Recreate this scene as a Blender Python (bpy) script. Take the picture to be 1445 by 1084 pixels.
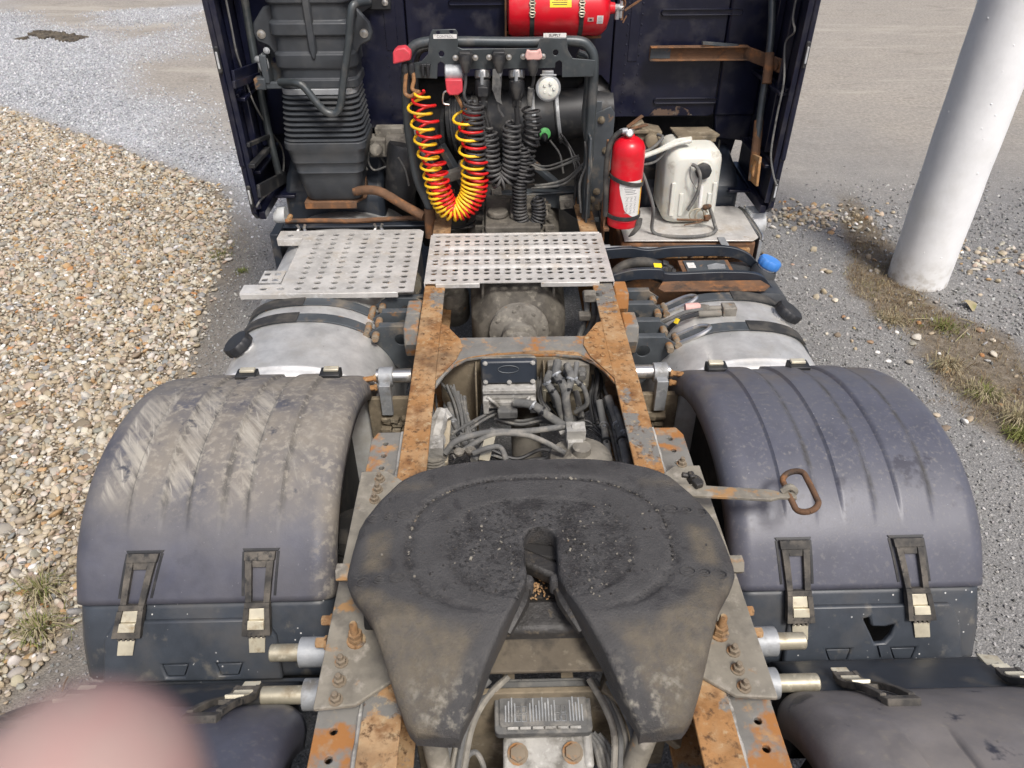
import bpy, bmesh, math, random
import numpy as np
from mathutils import Vector, Matrix, Euler

# ------------------------------------------------------------------ scene, camera, light
for o in list(bpy.data.objects):
    bpy.data.objects.remove(o)
scene = bpy.context.scene
COL = scene.collection
rnd = random.Random(7)
PI = math.pi
V = Vector

cam_data = bpy.data.cameras.new('camera')
cam = bpy.data.objects.new('camera', cam_data)
COL.objects.link(cam)
scene.camera = cam
cam_data.sensor_width = 36.0
cam_data.lens = 26.06
cam_data.clip_start = 0.01
cam_data.clip_end = 2000
CAM = V((-0.089, 0.0, 2.462))
pitch, yaw, roll = 0.62974, 0.02208, -0.00371
fw = V((math.sin(yaw)*math.cos(pitch), math.cos(yaw)*math.cos(pitch), -math.sin(pitch)))
rt = V((math.cos(yaw), -math.sin(yaw), 0))
up = rt.cross(fw)
r2 = rt*math.cos(roll) + up*math.sin(roll)
u2 = -rt*math.sin(roll) + up*math.cos(roll)
mw = Matrix((r2, u2, -fw)).transposed().to_4x4()
mw.translation = CAM
cam.matrix_world = mw
cam_data.dof.use_dof = True
cam_data.dof.focus_distance = 2.7
cam_data.dof.aperture_fstop = 9.0

SUN_EL, SUN_AZ = math.radians(57), math.radians(158)      # azimuth clockwise from +Y
world = bpy.data.worlds.new('World')
scene.world = world
world.use_nodes = True
wn = world.node_tree
wn.nodes.clear()
sky = wn.nodes.new('ShaderNodeTexSky')
sky.sky_type = 'NISHITA'
sky.sun_disc = False
sky.sun_elevation = SUN_EL
sky.sun_rotation = SUN_AZ
sky.air_density = 0.7
sky.dust_density = 4.5
sky.ozone_density = 0.6
bg = wn.nodes.new('ShaderNodeBackground')
bg.inputs['Strength'].default_value = 0.13
wo = wn.nodes.new('ShaderNodeOutputWorld')
wn.links.new(sky.outputs[0], bg.inputs['Color'])
wn.links.new(bg.outputs[0], wo.inputs['Surface'])
sun_data = bpy.data.lights.new('sun', 'SUN')
sun_data.energy = 2.3
sun_data.angle = math.radians(14)
sun_data.color = (1.0, 0.975, 0.935)
sun = bpy.data.objects.new('sun', sun_data)
COL.objects.link(sun)
sd = V((math.sin(SUN_AZ)*math.cos(SUN_EL), math.cos(SUN_AZ)*math.cos(SUN_EL), math.sin(SUN_EL)))
sun.rotation_euler = sd.to_track_quat('Z', 'Y').to_euler()
sun.location = (6, 2, 12)
scene.view_settings.view_transform = 'Standard'
scene.view_settings.look = 'None'
scene.view_settings.gamma = 1
scene.view_settings.exposure = 0.30
scene.view_settings.use_curve_mapping = False
scene.render.engine = 'CYCLES'

# ------------------------------------------------------------------ materials
def L(color, lo, hi, scale=6.0, detail=5.0, attr=None, stretch=None, rotz=0.0, rough=None, metal=None, kind='noise', seed=None):
    return dict(color=color, lo=lo, hi=hi, scale=scale, detail=detail, attr=attr, stretch=stretch, rotz=rotz,
                rough=rough, metal=metal, kind=kind, seed=seed)

_seed = [0]
def mat(name, base, rough=0.6, metal=0.0, layers=(), bump=0.25, bscale=90.0, bdist=0.002, var=0.18, spec=0.5, sub=0.0, trans=0.0, instcol=False):
    m = bpy.data.materials.new(name)
    m.use_nodes = True
    nt = m.node_tree
    N, K = nt.nodes, nt.links
    p = N['Principled BSDF']
    tc = N.new('ShaderNodeTexCoord')
    def noise(scale, detail, seed, stretch=None, rotz=0.0, kind='noise'):
        mp = N.new('ShaderNodeMapping')
        mp.inputs['Location'].default_value = (seed*3.17 % 17, seed*1.91 % 13, seed*2.37 % 11)
        if stretch: mp.inputs['Scale'].default_value = stretch
        src = tc.outputs['Object']
        if rotz:
            m0 = N.new('ShaderNodeMapping')
            m0.inputs['Rotation'].default_value = (0, 0, rotz)
            K.new(src, m0.inputs[0]); src = m0.outputs[0]
        K.new(src, mp.inputs[0])
        if kind == 'voronoi':
            t = N.new('ShaderNodeTexVoronoi')
            t.inputs['Scale'].default_value = scale
            K.new(mp.outputs[0], t.inputs['Vector'])
            return t.outputs['Distance']
        t = N.new('ShaderNodeTexNoise')
        t.inputs['Scale'].default_value = scale
        t.inputs['Detail'].default_value = detail
        t.inputs['Roughness'].default_value = 0.62
        K.new(mp.outputs[0], t.inputs['Vector'])
        return t.outputs['Fac']
    def rng(sock, lo, hi, a=0.0, b=1.0):
        r = N.new('ShaderNodeMapRange')
        r.inputs[1].default_value = lo; r.inputs[2].default_value = hi
        r.inputs[3].default_value = a; r.inputs[4].default_value = b
        K.new(sock, r.inputs[0])
        return r.outputs[0]
    def mul(a, b):
        x = N.new('ShaderNodeMath'); x.operation = 'MULTIPLY'
        K.new(a, x.inputs[0]); K.new(b, x.inputs[1])
        return x.outputs[0]
    def mixc(fac, a, b):
        x = N.new('ShaderNodeMix'); x.data_type = 'RGBA'
        K.new(fac, x.inputs[0])
        for s, i in ((a, 6), (b, 7)):
            if isinstance(s, tuple): x.inputs[i].default_value = (*s, 1)
            else: K.new(s, x.inputs[i])
        return x.outputs[2]
    def mixf(fac, a, b):
        x = N.new('ShaderNodeMix'); x.data_type = 'FLOAT'
        K.new(fac, x.inputs[0])
        for s, i in ((a, 2), (b, 3)):
            if isinstance(s, (int, float)): x.inputs[i].default_value = s
            else: K.new(s, x.inputs[i])
        return x.outputs[0]
    _seed[0] += 1
    sd0 = _seed[0]
    if instcol:
        at = N.new('ShaderNodeAttribute'); at.attribute_type = 'INSTANCER'; at.attribute_name = 'pcol'
        col = at.outputs['Color']
        v = rng(noise(60.0, 3, sd0), 0.3, 0.7, 0.75, 1.2)
        x = N.new('ShaderNodeVectorMath'); x.operation = 'SCALE'
        K.new(col, x.inputs[0]); K.new(v, x.inputs[3]); col = x.outputs[0]
    else:
        dark = tuple(c*(1-var) for c in base); lite = tuple(min(1, c*(1+var)) for c in base)
        col = mixc(rng(noise(11.0, 6, sd0), 0.35, 0.65), dark, lite)
    rs, ms = rough, metal
    for i, l in enumerate(layers):
        s = l['seed'] if l['seed'] is not None else sd0*7+i+1
        f = rng(noise(l['scale'], l['detail'], s, l['stretch'], l['rotz'], l['kind']), l['lo'], l['hi'])
        if l['kind'] == 'voronoi':
            f = mul(f, rng(noise(7.0, 4, s+31), 0.50, 0.58))
        if l['attr']:
            at = N.new('ShaderNodeAttribute'); at.attribute_name = l['attr']
            f = mul(f, at.outputs['Fac'])
        col = mixc(f, col, l['color'])
        if l['rough'] is not None: rs = mixf(f, rs, l['rough'])
        if l['metal'] is not None: ms = mixf(f, ms, l['metal'])
    K.new(col, p.inputs['Base Color'])
    for s, nm in ((rs, 'Roughness'), (ms, 'Metallic')):
        if isinstance(s, (int, float)): p.inputs[nm].default_value = s
        else: K.new(s, p.inputs[nm])
    p.inputs['Specular IOR Level'].default_value = spec
    if sub:
        p.inputs['Subsurface Weight'].default_value = sub
        p.inputs['Subsurface Radius'].default_value = (0.02, 0.012, 0.008)
    if trans: p.inputs['Transmission Weight'].default_value = trans
    if bump:
        b = N.new('ShaderNodeBump')
        b.inputs['Strength'].default_value = bump
        b.inputs['Distance'].default_value = bdist
        K.new(noise(bscale, 6, sd0+50), b.inputs['Height'])
        K.new(b.outputs[0], p.inputs['Normal'])
    return m

TAN = (0.30, 0.245, 0.17)
DUST = (0.27, 0.245, 0.205)
RUST = (0.33, 0.150, 0.050)
RUSTD = (0.13, 0.062, 0.028)
M = {}
M['rust'] = mat('rusty_steel', (0.33, 0.175, 0.072), 0.85, 0, [
    L((0.40, 0.27, 0.15), 0.46, 0.66, 7), L((0.17, 0.078, 0.032), 0.54, 0.70, 13, detail=8), L((0.185, 0.18, 0.165), 0.575, 0.605, 5.0, detail=7, rough=.6),
    L((0.43, 0.33, 0.20), 0.56, 0.74, 46), L((0.10, 0.055, 0.03), 0.54, 0.68, 58, detail=8), L((0.12, 0.075, 0.045), 0.54, 0.68, 3.2, detail=8)], bump=0.8, bscale=110, spec=.2)
M['rust_grey'] = mat('rust_over_grey_paint', (0.185, 0.18, 0.165), 0.72, 0, [
    L(RUST, 0.50, 0.57, 7, rough=.85), L((0.38, 0.22, 0.10), 0.58, 0.68, 16), L(TAN, 0.55, 0.75, 30)], bump=0.45, bscale=110, spec=.3)
M['rust_dark'] = mat('dark_rusted_steel', (0.15, 0.085, 0.05), 0.85, 0, [
    L((0.28, 0.13, 0.055), 0.5, 0.65, 18), L((0.05, 0.045, 0.04), 0.55, 0.68, 9)], bump=0.7, bscale=100, spec=.25)
M['dusty_steel'] = mat('dusty_steel_plate', (0.235, 0.215, 0.175), 0.75, 0.1, [
    L((0.12, 0.11, 0.095), 0.5, 0.68, 8), L((0.34, 0.20, 0.09), 0.60, 0.66, 11), L((0.36, 0.33, 0.28), 0.56, 0.72, 26)], bump=0.45, bscale=110, spec=.3)
M['dirt_steel'] = mat('mud_coated_steel', (0.20, 0.165, 0.115), 0.88, 0, [
    L((0.10, 0.085, 0.062), 0.48, 0.66, 10), L((0.32, 0.28, 0.21), 0.56, 0.72, 24)], bump=0.6, bscale=90, spec=.2)
M['bracket'] = mat('dark_blue_grey_paint', (0.070, 0.080, 0.088), 0.5, 0.1, [
    L((0.20, 0.17, 0.13), 0.54, 0.72, 10, rough=.8), L((0.26, 0.15, 0.075), 0.62, 0.68, 14, rough=.85)], bump=0.25, spec=.4)
M['grey_paint'] = mat('grey_painted_steel', (0.060, 0.070, 0.075), 0.36, 0.25, [
    L((0.13, 0.125, 0.115), 0.52, 0.74, 14, rough=.65)], bump=0.12, bscale=60)
M['cast'] = mat('dusty_cast_metal', (0.225, 0.21, 0.18), 0.78, 0.1, [
    L((0.11, 0.10, 0.085), 0.48, 0.66, 12), L((0.36, 0.335, 0.28), 0.55, 0.74, 28), L((0.30, 0.17, 0.08), 0.66, 0.72, 10)], bump=0.6, bscale=80, spec=.3)
M['cast_light'] = mat('pale_corroded_alloy', (0.40, 0.39, 0.36), 0.7, 0.2, [
    L((0.17, 0.16, 0.14), 0.50, 0.66, 16), L((0.58, 0.57, 0.54), 0.56, 0.7, 32)], bump=0.7, bscale=90, spec=.35)
M['cast_dark'] = mat('shaded_cast_metal', (0.130, 0.118, 0.098), 0.78, 0.1, [L((0.06, 0.055, 0.047), 0.46, 0.64, 9, detail=8), L((0.24, 0.22, 0.18), 0.56, 0.74, 22)], bump=0.7, bscale=80, spec=.3)  # darker copy of cast; shade of the centre bay is put into its colour
M['galv'] = mat('galvanised_steel', (0.33, 0.345, 0.355), 0.55, 0.35, [
    L((0.20, 0.19, 0.17), 0.52, 0.7, 13, rough=.75), L((0.45, 0.46, 0.46), 0.55, 0.7, 40)], bump=0.3, bscale=120)
M['alu'] = mat('aluminium_tread', (0.60, 0.585, 0.55), 0.5, 0.35, [
    L((0.40, 0.355, 0.29), 0.52, 0.74, 8, rough=.7, metal=.1), L((0.30, 0.20, 0.11), 0.66, 0.74, 13, metal=0), L((0.70, 0.69, 0.67), 0.56, 0.7, 45)], bump=0.2, bscale=160)
M['tank'] = mat('dull_aluminium_tank', (0.70, 0.70, 0.68), 0.40, 0.30, [
    L((0.50, 0.475, 0.42), 0.50, 0.75, 6, rough=.62, metal=.15), L((0.16, 0.15, 0.13), 0.68, 0.74, 60, metal=0)], bump=0.15, bscale=140)
M['tan_tank'] = mat('dust_coated_tank', (0.37, 0.32, 0.235), 0.7, 0.1, [
    L((0.24, 0.17, 0.09), 0.55, 0.68, 7), L((0.46, 0.43, 0.36), 0.54, 0.7, 14)], bump=0.25)
M['navy'] = mat('navy_cab_paint', (0.008, 0.0095, 0.024), 0.28, 0.0, [
    L((0.055, 0.052, 0.056), 0.50, 0.82, 7, rough=.7), L((0.11, 0.10, 0.085), 0.72, 0.80, 22, rough=.85)], bump=0.03, bscale=15)
M['dirt_dark'] = mat('oily_brown_plate', (0.115, 0.096, 0.070), 0.8, 0, [L((0.05, 0.044, 0.036), 0.46, 0.62, 14, detail=8), L((0.21, 0.185, 0.14), 0.58, 0.72, 26)], bump=0.6, bscale=90, spec=.3)
M['navy_rust'] = mat('chipped_navy_paint', (0.0085, 0.0085, 0.020), 0.4, 0.0, [
    L((0.13, 0.085, 0.06), 0.50, 0.56, 22, rough=.85), L((0.25, 0.22, 0.17), 0.6, 0.68, 30, rough=.85)], bump=0.3)
M['duct'] = mat('dark_grey_moulded_plastic', (0.040, 0.045, 0.051), 0.48, 0.0, [
    L((0.085, 0.085, 0.082), 0.50, 0.80, 5, rough=.7)], bump=0.15, bscale=150)
M['plastic'] = mat('black_plastic', (0.019, 0.020, 0.022), 0.5, 0.0, [
    L((0.075, 0.07, 0.062), 0.52, 0.76, 14, rough=.75)], bump=0.15)
M['black_blue'] = mat('blue_black_plastic', (0.022, 0.028, 0.038), 0.42, 0.0, [
    L((0.10, 0.09, 0.075), 0.56, 0.78, 12, rough=.75)], bump=0.12)
M['rubber'] = mat('dusty_black_rubber', (0.026, 0.026, 0.026), 0.75, 0.0, [
    L((0.11, 0.10, 0.083), 0.44, 0.72, 12)], bump=0.25)
M['latch'] = mat('dusty_rubber_latch', (0.040, 0.038, 0.035), 0.8, 0.0, [L((0.145, 0.128, 0.105), 0.38, 0.66, 16, detail=7), L((0.025, 0.025, 0.025), 0.56, 0.66, 40)], bump=0.3)
M['hose'] = mat('dusty_grey_hose', (0.125, 0.125, 0.12), 0.78, 0.0, [
    L((0.26, 0.245, 0.215), 0.5, 0.7, 18), L((0.055, 0.055, 0.055), 0.58, 0.7, 12)], bump=0.25, spec=.3)
M['cable'] = mat('black_coiled_cable', (0.020, 0.020, 0.021), 0.5, 0.0, [
    L((0.095, 0.092, 0.086), 0.50, 0.78, 16, rough=.7)], bump=0.1)
M['cable_grey'] = mat('grey_black_coiled_cable', (0.040, 0.040, 0.041), 0.5, 0.0, [
    L((0.14, 0.135, 0.125), 0.48, 0.78, 16, rough=.7)], bump=0.1)
M['red_hose'] = mat('red_hose', (0.60, 0.012, 0.012), 0.38, 0.0, [L((0.34, 0.04, 0.03), 0.60, 0.76, 18, rough=.6)], bump=0.05)
M['yellow_hose'] = mat('yellow_hose', (0.82, 0.50, 0.02), 0.38, 0.0, [L((0.50, 0.28, 0.06), 0.62, 0.78, 18, rough=.6)], bump=0.05)
M['stained_hose'] = mat('brown_stained_hose_end', (0.30, 0.15, 0.06), 0.6, 0.0, [L((0.14, 0.075, 0.04), 0.5, 0.7, 30)], bump=0.15)
M['red'] = mat('red_enamel', (0.64, 0.008, 0.020), 0.30, 0.0, [L((0.50, 0.10, 0.09), 0.50, 0.85, 9, detail=8, rough=.6), L((0.42, 0.02, 0.02), 0.60, 0.8, 7, rough=.5), L((0.10, 0.06, 0.05), 0.72, 0.76, 26, rough=.7)], bump=0.02, var=.06)
M['red_plug'] = mat('faded_red_plastic', (0.62, 0.055, 0.075), 0.5, 0.0, [L((0.40, 0.10, 0.09), 0.56, 0.75, 30)], bump=0.1)
M['pink_plug'] = mat('bleached_pink_plastic', (0.60, 0.36, 0.32), 0.6, 0.0, [L((0.42, 0.22, 0.2), 0.54, 0.75, 40)], bump=0.1)
M['yellow'] = mat('yellow_print', (0.80, 0.58, 0.02), 0.5, 0.0, bump=0, var=.05)
M['white'] = mat('white_print', (0.72, 0.71, 0.68), 0.55, 0.0, [L((0.45, 0.42, 0.37), 0.58, 0.72, 30)], bump=0.05, var=.05)
M['ink'] = mat('dark_print', (0.03, 0.03, 0.03), 0.6, 0.0, bump=0)
M['grey_ink'] = mat('grey_print', (0.33, 0.33, 0.33), 0.6, 0.0, bump=0)
M['blue'] = mat('blue_plastic_cap', (0.05, 0.22, 0.62), 0.45, 0.0, [L((0.16, 0.30, 0.55), 0.5, 0.75, 20)], bump=0.1, var=.06)
M['green'] = mat('green_plastic', (0.12, 0.50, 0.14), 0.5, 0.0, bump=0.05)
M['brass'] = mat('yellow_passivated_steel', (0.43, 0.395, 0.30), 0.45, 0.45, [L((0.29, 0.245, 0.17), 0.52, 0.7, 22, rough=.65), L((0.62, 0.57, 0.44), 0.56, 0.7, 40)], bump=0.15)
M['chrome'] = mat('bright_steel', (0.62, 0.61, 0.58), 0.28, 0.9, [L((0.25, 0.21, 0.16), 0.58, 0.72, 18, rough=.6, metal=.3)], bump=0.1)
M['strap_metal'] = mat('pale_zinc_strip', (0.66, 0.61, 0.47), 0.45, 0.4, [L((0.42, 0.33, 0.20), 0.56, 0.72, 26)], bump=0.15)
M['canister'] = mat('milky_white_plastic', (0.62, 0.62, 0.56), 0.42, 0.0, [L((0.52, 0.45, 0.28), 0.55, 0.74, 5), L((0.34, 0.31, 0.25), 0.60, 0.76, 16, rough=.7)], bump=0.08, bscale=30, sub=.25, var=.05)
M['lens'] = mat('clear_ribbed_plastic', (0.72, 0.74, 0.74), 0.22, 0.0, [L((0.42, 0.40, 0.36), 0.5, 0.75, 25)], bump=0.2, bscale=40, trans=.35)
M['sole'] = mat('cream_white_paint', (0.8, 0.8, 0.8), 0.5)
M['tyre'] = mat('tyre_rubber', (0.022, 0.022, 0.022), 0.85, 0.0, [L((0.07, 0.063, 0.05), 0.5, 0.7, 8)], bump=0.3)
M['void'] = mat('shade_black_metal', (0.018, 0.017, 0.016), 0.8, 0.0, [L((0.06, 0.052, 0.042), 0.54, 0.72, 9)], bump=0.4)  # near-black, the dark of the chassis cavities is put into the colour
M['column'] = mat('white_painted_concrete', (0.84, 0.845, 0.84), 0.5, 0.0, [L((0.74, 0.74, 0.71), 0.52, 0.78, 3), L((0.42, 0.38, 0.31), 0.46, 0.66, 16, detail=8, attr='splash')], bump=0.22, bscale=22, bdist=0.006, var=.03)
M['skin'] = mat('skin', (0.39, 0.27, 0.24), 0.9, 0.0, [L((0.40, 0.225, 0.205), 0.40, 0.65, 110), L((0.36, 0.27, 0.235), 0.5, 0.7, 240)], bump=0.1, bscale=900, bdist=.0003, sub=.0, var=.06)
GREY_DUST = (0.115, 0.115, 0.125)
M['fender_right'] = mat('dusty_blue_grey_fender_plastic', (0.070, 0.073, 0.098), 0.36, 0.0, [
    L((0.118, 0.120, 0.138), 0.20, 0.75, 2.2, attr='dust', rough=.5), L((0.165, 0.16, 0.16), 0.54, 0.72, 75, attr='dust', rough=.65),
    L((0.15, 0.132, 0.11), 0.42, 0.70, 7, attr='grime', rough=.85), L((0.05, 0.05, 0.065), 0.66, 0.70, 5, attr='dust', rough=.45),
    L((0.05, 0.048, 0.045), 0.3, 0.6, 20, attr='groove', rough=.85),
    L((0.36, 0.36, 0.37), 0.69, 0.75, 95, attr='dust')], bump=0.15, bscale=200)
M['fender_left'] = mat('scratched_dusty_fender_plastic', (0.066, 0.069, 0.092), 0.42, 0.0, [
    L((0.15, 0.142, 0.135), 0.30, 0.60, 4, attr='dust', rough=.65), L((0.225, 0.20, 0.165), 0.36, 0.62, 6, attr='grime', rough=.85),
    L((0.075, 0.072, 0.066), 0.3, 0.6, 20, attr='groove', rough=.85), L((0.28, 0.255, 0.215), 0.50, 0.64, 50, attr='grime', rough=.85),
    L((0.36, 0.335, 0.285), 0.40, 0.64, 9, detail=10, attr='scrape', stretch=(8, 0.55, 1.0), rotz=-0.70, rough=.8),
    L((0.38, 0.355, 0.31), 0.60, 0.68, 14, detail=4, attr='scrape', stretch=(9, 0.4, 1.0), rotz=-0.35, rough=.8),
    L((0.06, 0.062, 0.075), 0.62, 0.68, 9, attr='dust'), L((0.38, 0.37, 0.36), 0.68, 0.75, 80, attr='dust')], bump=0.2, bscale=180)
M['fender_base'] = mat('dark_fender_plastic', (0.042, 0.050, 0.062), 0.42, 0.0, [
    L((0.085, 0.083, 0.080), 0.48, 0.78, 5, rough=.65), L((0.62, 0.62, 0.60), 0.13, 0.09, 48, kind='voronoi', rough=.7), L((0.58, 0.57, 0.54), 0.74, 0.76, 26, rough=.7), L((0.15, 0.14, 0.12), 0.6, 0.75, 14)], bump=0.15, bscale=180)
M['fender_brown'] = mat('brown_dusted_fender_plastic', (0.145, 0.135, 0.134), 0.55, 0.0, [
    L((0.20, 0.182, 0.168), 0.42, 0.66, 4, rough=.8), L((0.21, 0.19, 0.165), 0.55, 0.75, 45, rough=.8), L((0.035, 0.035, 0.045), 0.63, 0.68, 7, rough=.5)], bump=0.2, bscale=180)
M['grease'] = mat('greasy_coupling_plate', (0.060, 0.058, 0.057), 0.66, 0.0, [
    L((0.042, 0.040, 0.040), 0.56, 0.64, 22, detail=9, rough=.55), L((0.145, 0.122, 0.088), 0.18, 0.68, 30, detail=9, attr='bare', rough=.75), L((0.27, 0.25, 0.205), 0.50, 0.66, 34, detail=10, attr='chalk', rough=.85), L((0.115, 0.098, 0.072), 0.50, 0.66, 70, attr='bare', rough=.8),
    L((0.22, 0.20, 0.165), 0.11, 0.06, 170, kind='voronoi', rough=.6),
    L((0.034, 0.032, 0.031), 0.48, 0.60, 13, detail=9, attr='pit', rough=.30), L((0.030, 0.029, 0.028), 0.52, 0.60, 85, detail=8, attr='pit', rough=.42), L((0.10, 0.09, 0.082), 0.60, 0.66, 110, attr='pit', rough=.4),
    L((0.075, 0.062, 0.05), 0.5, 0.7, 9, attr='edge', rough=.8)], bump=1.0, bscale=210, bdist=.0035, spec=.4, var=.16)
M['grease_dark'] = mat('thick_black_grease', (0.030, 0.028, 0.026), 0.5, 0.0, [L((0.085, 0.07, 0.05), 0.58, 0.7, 40, rough=.8)], bump=0.8, bscale=60, bdist=.004)
M['bolt_steel'] = mat('dull_rusted_bolt', (0.25, 0.205, 0.15), 0.8, 0.1, [L((0.34, 0.17, 0.065), 0.48, 0.6, 30), L((0.12, 0.10, 0.08), 0.55, 0.7, 45)], bump=0.5, spec=.25)
M['ground'] = None

# ------------------------------------------------------------------ mesh helpers
def catmull(pts, k=6):
    pts = [V(p) for p in pts]
    if len(pts) < 3: return pts
    out = []
    P = [pts[0]*2-pts[1]] + pts + [pts[-1]*2-pts[-2]]
    for i in range(1, len(P)-2):
        a, b, c, d = P[i-1:i+3]
        for j in range(k):
            t = j/k
            out.append(0.5*((2*b) + (c-a)*t + (2*a-5*b+4*c-d)*t*t + (3*b-a-3*c+d)*t**3))
    out.append(pts[-1])
    return out

def frame_of(d, ref=None):
    d = V(d).normalized()
    r = V(ref) if ref is not None else (V((0, 0, 1)) if abs(d.z) < 0.9 else V((1, 0, 0)))
    x = r.cross(d)
    if x.length < 1e-6: x = V((0, 1, 0)).cross(d)
    x.normalize()
    return x, d.cross(x), d

class MB:
    def __init__(s):
        s.v = []; s.f = []; s.mi = []
    def add(s, vs, fs, mi=0):
        b = len(s.v)
        s.v += [V(p) for p in vs]
        for f in fs:
            s.f.append([b+i for i in f]); s.mi.append(mi)
        return b
    def box(s, x0, x1, y0, y1, z0, z1, mi=0):
        s.add([(x, y, z) for z in (z0, z1) for y in (y0, y1) for x in (x0, x1)],
              [(0, 2, 3, 1), (4, 5, 7, 6), (0, 1, 5, 4), (2, 6, 7, 3), (0, 4, 6, 2), (1, 3, 7, 5)], mi)
        return s
    def obox(s, c, size, rot=(0, 0, 0), mi=0):
        R = Euler(rot).to_matrix(); c = V(c)
        h = V(size)/2
        s.add([c + R @ V((x*h.x, y*h.y, z*h.z)) for z in (-1, 1) for y in (-1, 1) for x in (-1, 1)],
              [(0, 2, 3, 1), (4, 5, 7, 6), (0, 1, 5, 4), (2, 6, 7, 3), (0, 4, 6, 2), (1, 3, 7, 5)], mi)
        return s
    def bar(s, a, b, w, h, ref=(0, 0, 1), mi=0):
        a, b = V(a), V(b)
        x, y, d = frame_of(b-a, ref)
        vs = []
        for p in (a, b):
            for i, j in ((-1, -1), (1, -1), (1, 1), (-1, 1)):
                vs.append(p + x*(i*w/2) + y*(j*h/2))
        s.add(vs, [(3, 2, 1, 0), (4, 5, 6, 7), (0, 1, 5, 4), (1, 2, 6, 5), (2, 3, 7, 6), (3, 0, 4, 7)], mi)
        return s
    def loft(s, rings, cap=True, closed=True, mi=0):
        n = len(rings[0]); vs = [p for r in rings for p in r]; fs = []
        for k in range(len(rings)-1):
            for i in range(n if closed else n-1):
                j = (i+1) % n
                fs.append((k*n+i, k*n+j, (k+1)*n+j, (k+1)*n+i))
        if cap and closed:
            fs.append(tuple(range(n-1, -1, -1))); fs.append(tuple((len(rings)-1)*n+i for i in range(n)))
        s.add(vs, fs, mi)
        return s
    def tube(s, pts, r, n=8, k=0, cap=True, mi=0, flat=1.0):
        pts = catmull(pts, k) if k else [V(p) for p in pts]
        m = len(pts)
        rr = r if isinstance(r, (list, tuple)) else [r]*m
        if len(rr) != m: rr = [np.interp(i/(m-1), np.linspace(0, 1, len(rr)), rr) for i in range(m)]
        t0 = (pts[1]-pts[0]).normalized()
        x, y, _ = frame_of(t0)
        rings = []
        for i, p in enumerate(pts):
            a = pts[max(i-1, 0)]; b = pts[min(i+1, m-1)]
            t = (b-a).normalized() if (b-a).length > 1e-9 else t0
            q = t0.rotation_difference(t); x = q @ x; y = q @ y; t0 = t
            x = (x - t*x.dot(t)).normalized(); y = t.cross(x)
            rings.append([p + (x*math.cos(2*PI*j/n) + y*flat*math.sin(2*PI*j/n))*rr[i] for j in range(n)])
        return s.loft(rings, cap, mi=mi)
    def lathe(s, prof, o=(0, 0, 0), d=(0, 0, 1), n=20, mi=0, cap=True):
        o = V(o); x, y, d = frame_of(d)
        rings = [[o + d*h + (x*math.cos(2*PI*j/n) + y*math.sin(2*PI*j/n))*max(r, 1e-4) for j in range(n)] for r, h in prof]
        return s.loft(rings, cap, mi=mi)
    def prism(s, poly, a0, a1, axis='z', holes=(), mi=0):
        def P(u, v, a):
            return (u, v, a) if axis == 'z' else ((u, a, v) if axis == 'y' else (a, u, v))
        loops = [list(poly)] + [list(h) for h in holes]
        if not holes:
            tri = [tuple(range(len(poly)))]
            flat = list(poly)
        else:
            bm = bmesh.new(); es = []
            for lp in loops:
                vs = [bm.verts.new((u, v, 0)) for u, v in lp]
                es += [bm.edges.new((vs[i], vs[(i+1) % len(vs)])) for i in range(len(vs))]
            bm.verts.index_update()
            bmesh.ops.triangle_fill(bm, use_beauty=True, use_dissolve=False, edges=es, normal=(0, 0, 1))
            bm.verts.index_update()
            flat = [(v.co.x, v.co.y) for v in bm.verts]
            tri = [tuple(v.index for v in f.verts) for f in bm.faces]
            bm.free()
        n = len(flat)
        vs = [P(u, v, a0) for u, v in flat] + [P(u, v, a1) for u, v in flat]
        fs = [tuple(reversed(t)) for t in tri] + [tuple(n+i for i in t) for t in tri]
        b = 0
        for lp in loops:
            k = len(lp)
            fs += [(b+i, b+(i+1) % k, n+b+(i+1) % k, n+b+i) for i in range(k)]
            b += k
        s.add(vs, fs, mi)
        return s
    def bolt(s, p, d=(0, 0, 1), r=0.012, h=0.012, stud=0.0, mi=0, washer=True):
        p = V(p); d = V(d).normalized()
        if washer: s.lathe([(r*1.45, 0), (r*1.45, h*.2)], p, d, 14, mi)
        s.lathe([(r*1.05, h*.15), (r*1.1, h*.3), (r*1.1, h*.9), (r*.9, h)], p, d, 6, mi)
        if stud: s.lathe([(r*.6, h*.9), (r*.6, h+stud*.9), (r*.45, h+stud)], p, d, 10, mi)
        return s
    def xf(s, m):
        s.v = [m @ p for p in s.v]; return s
    def fn(s, f):
        s.v = [V(f(p)) for p in s.v]; return s
    def join(s, o, mi=None):
        b = len(s.v); s.v += o.v
        for f, k in zip(o.f, o.mi):
            s.f.append([b+i for i in f]); s.mi.append(k if mi is None else mi)
        return s

def wloc(o):
    p = V((0, 0, 0))
    while o is not None:
        p += o.location; o = o.parent
    return p

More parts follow.
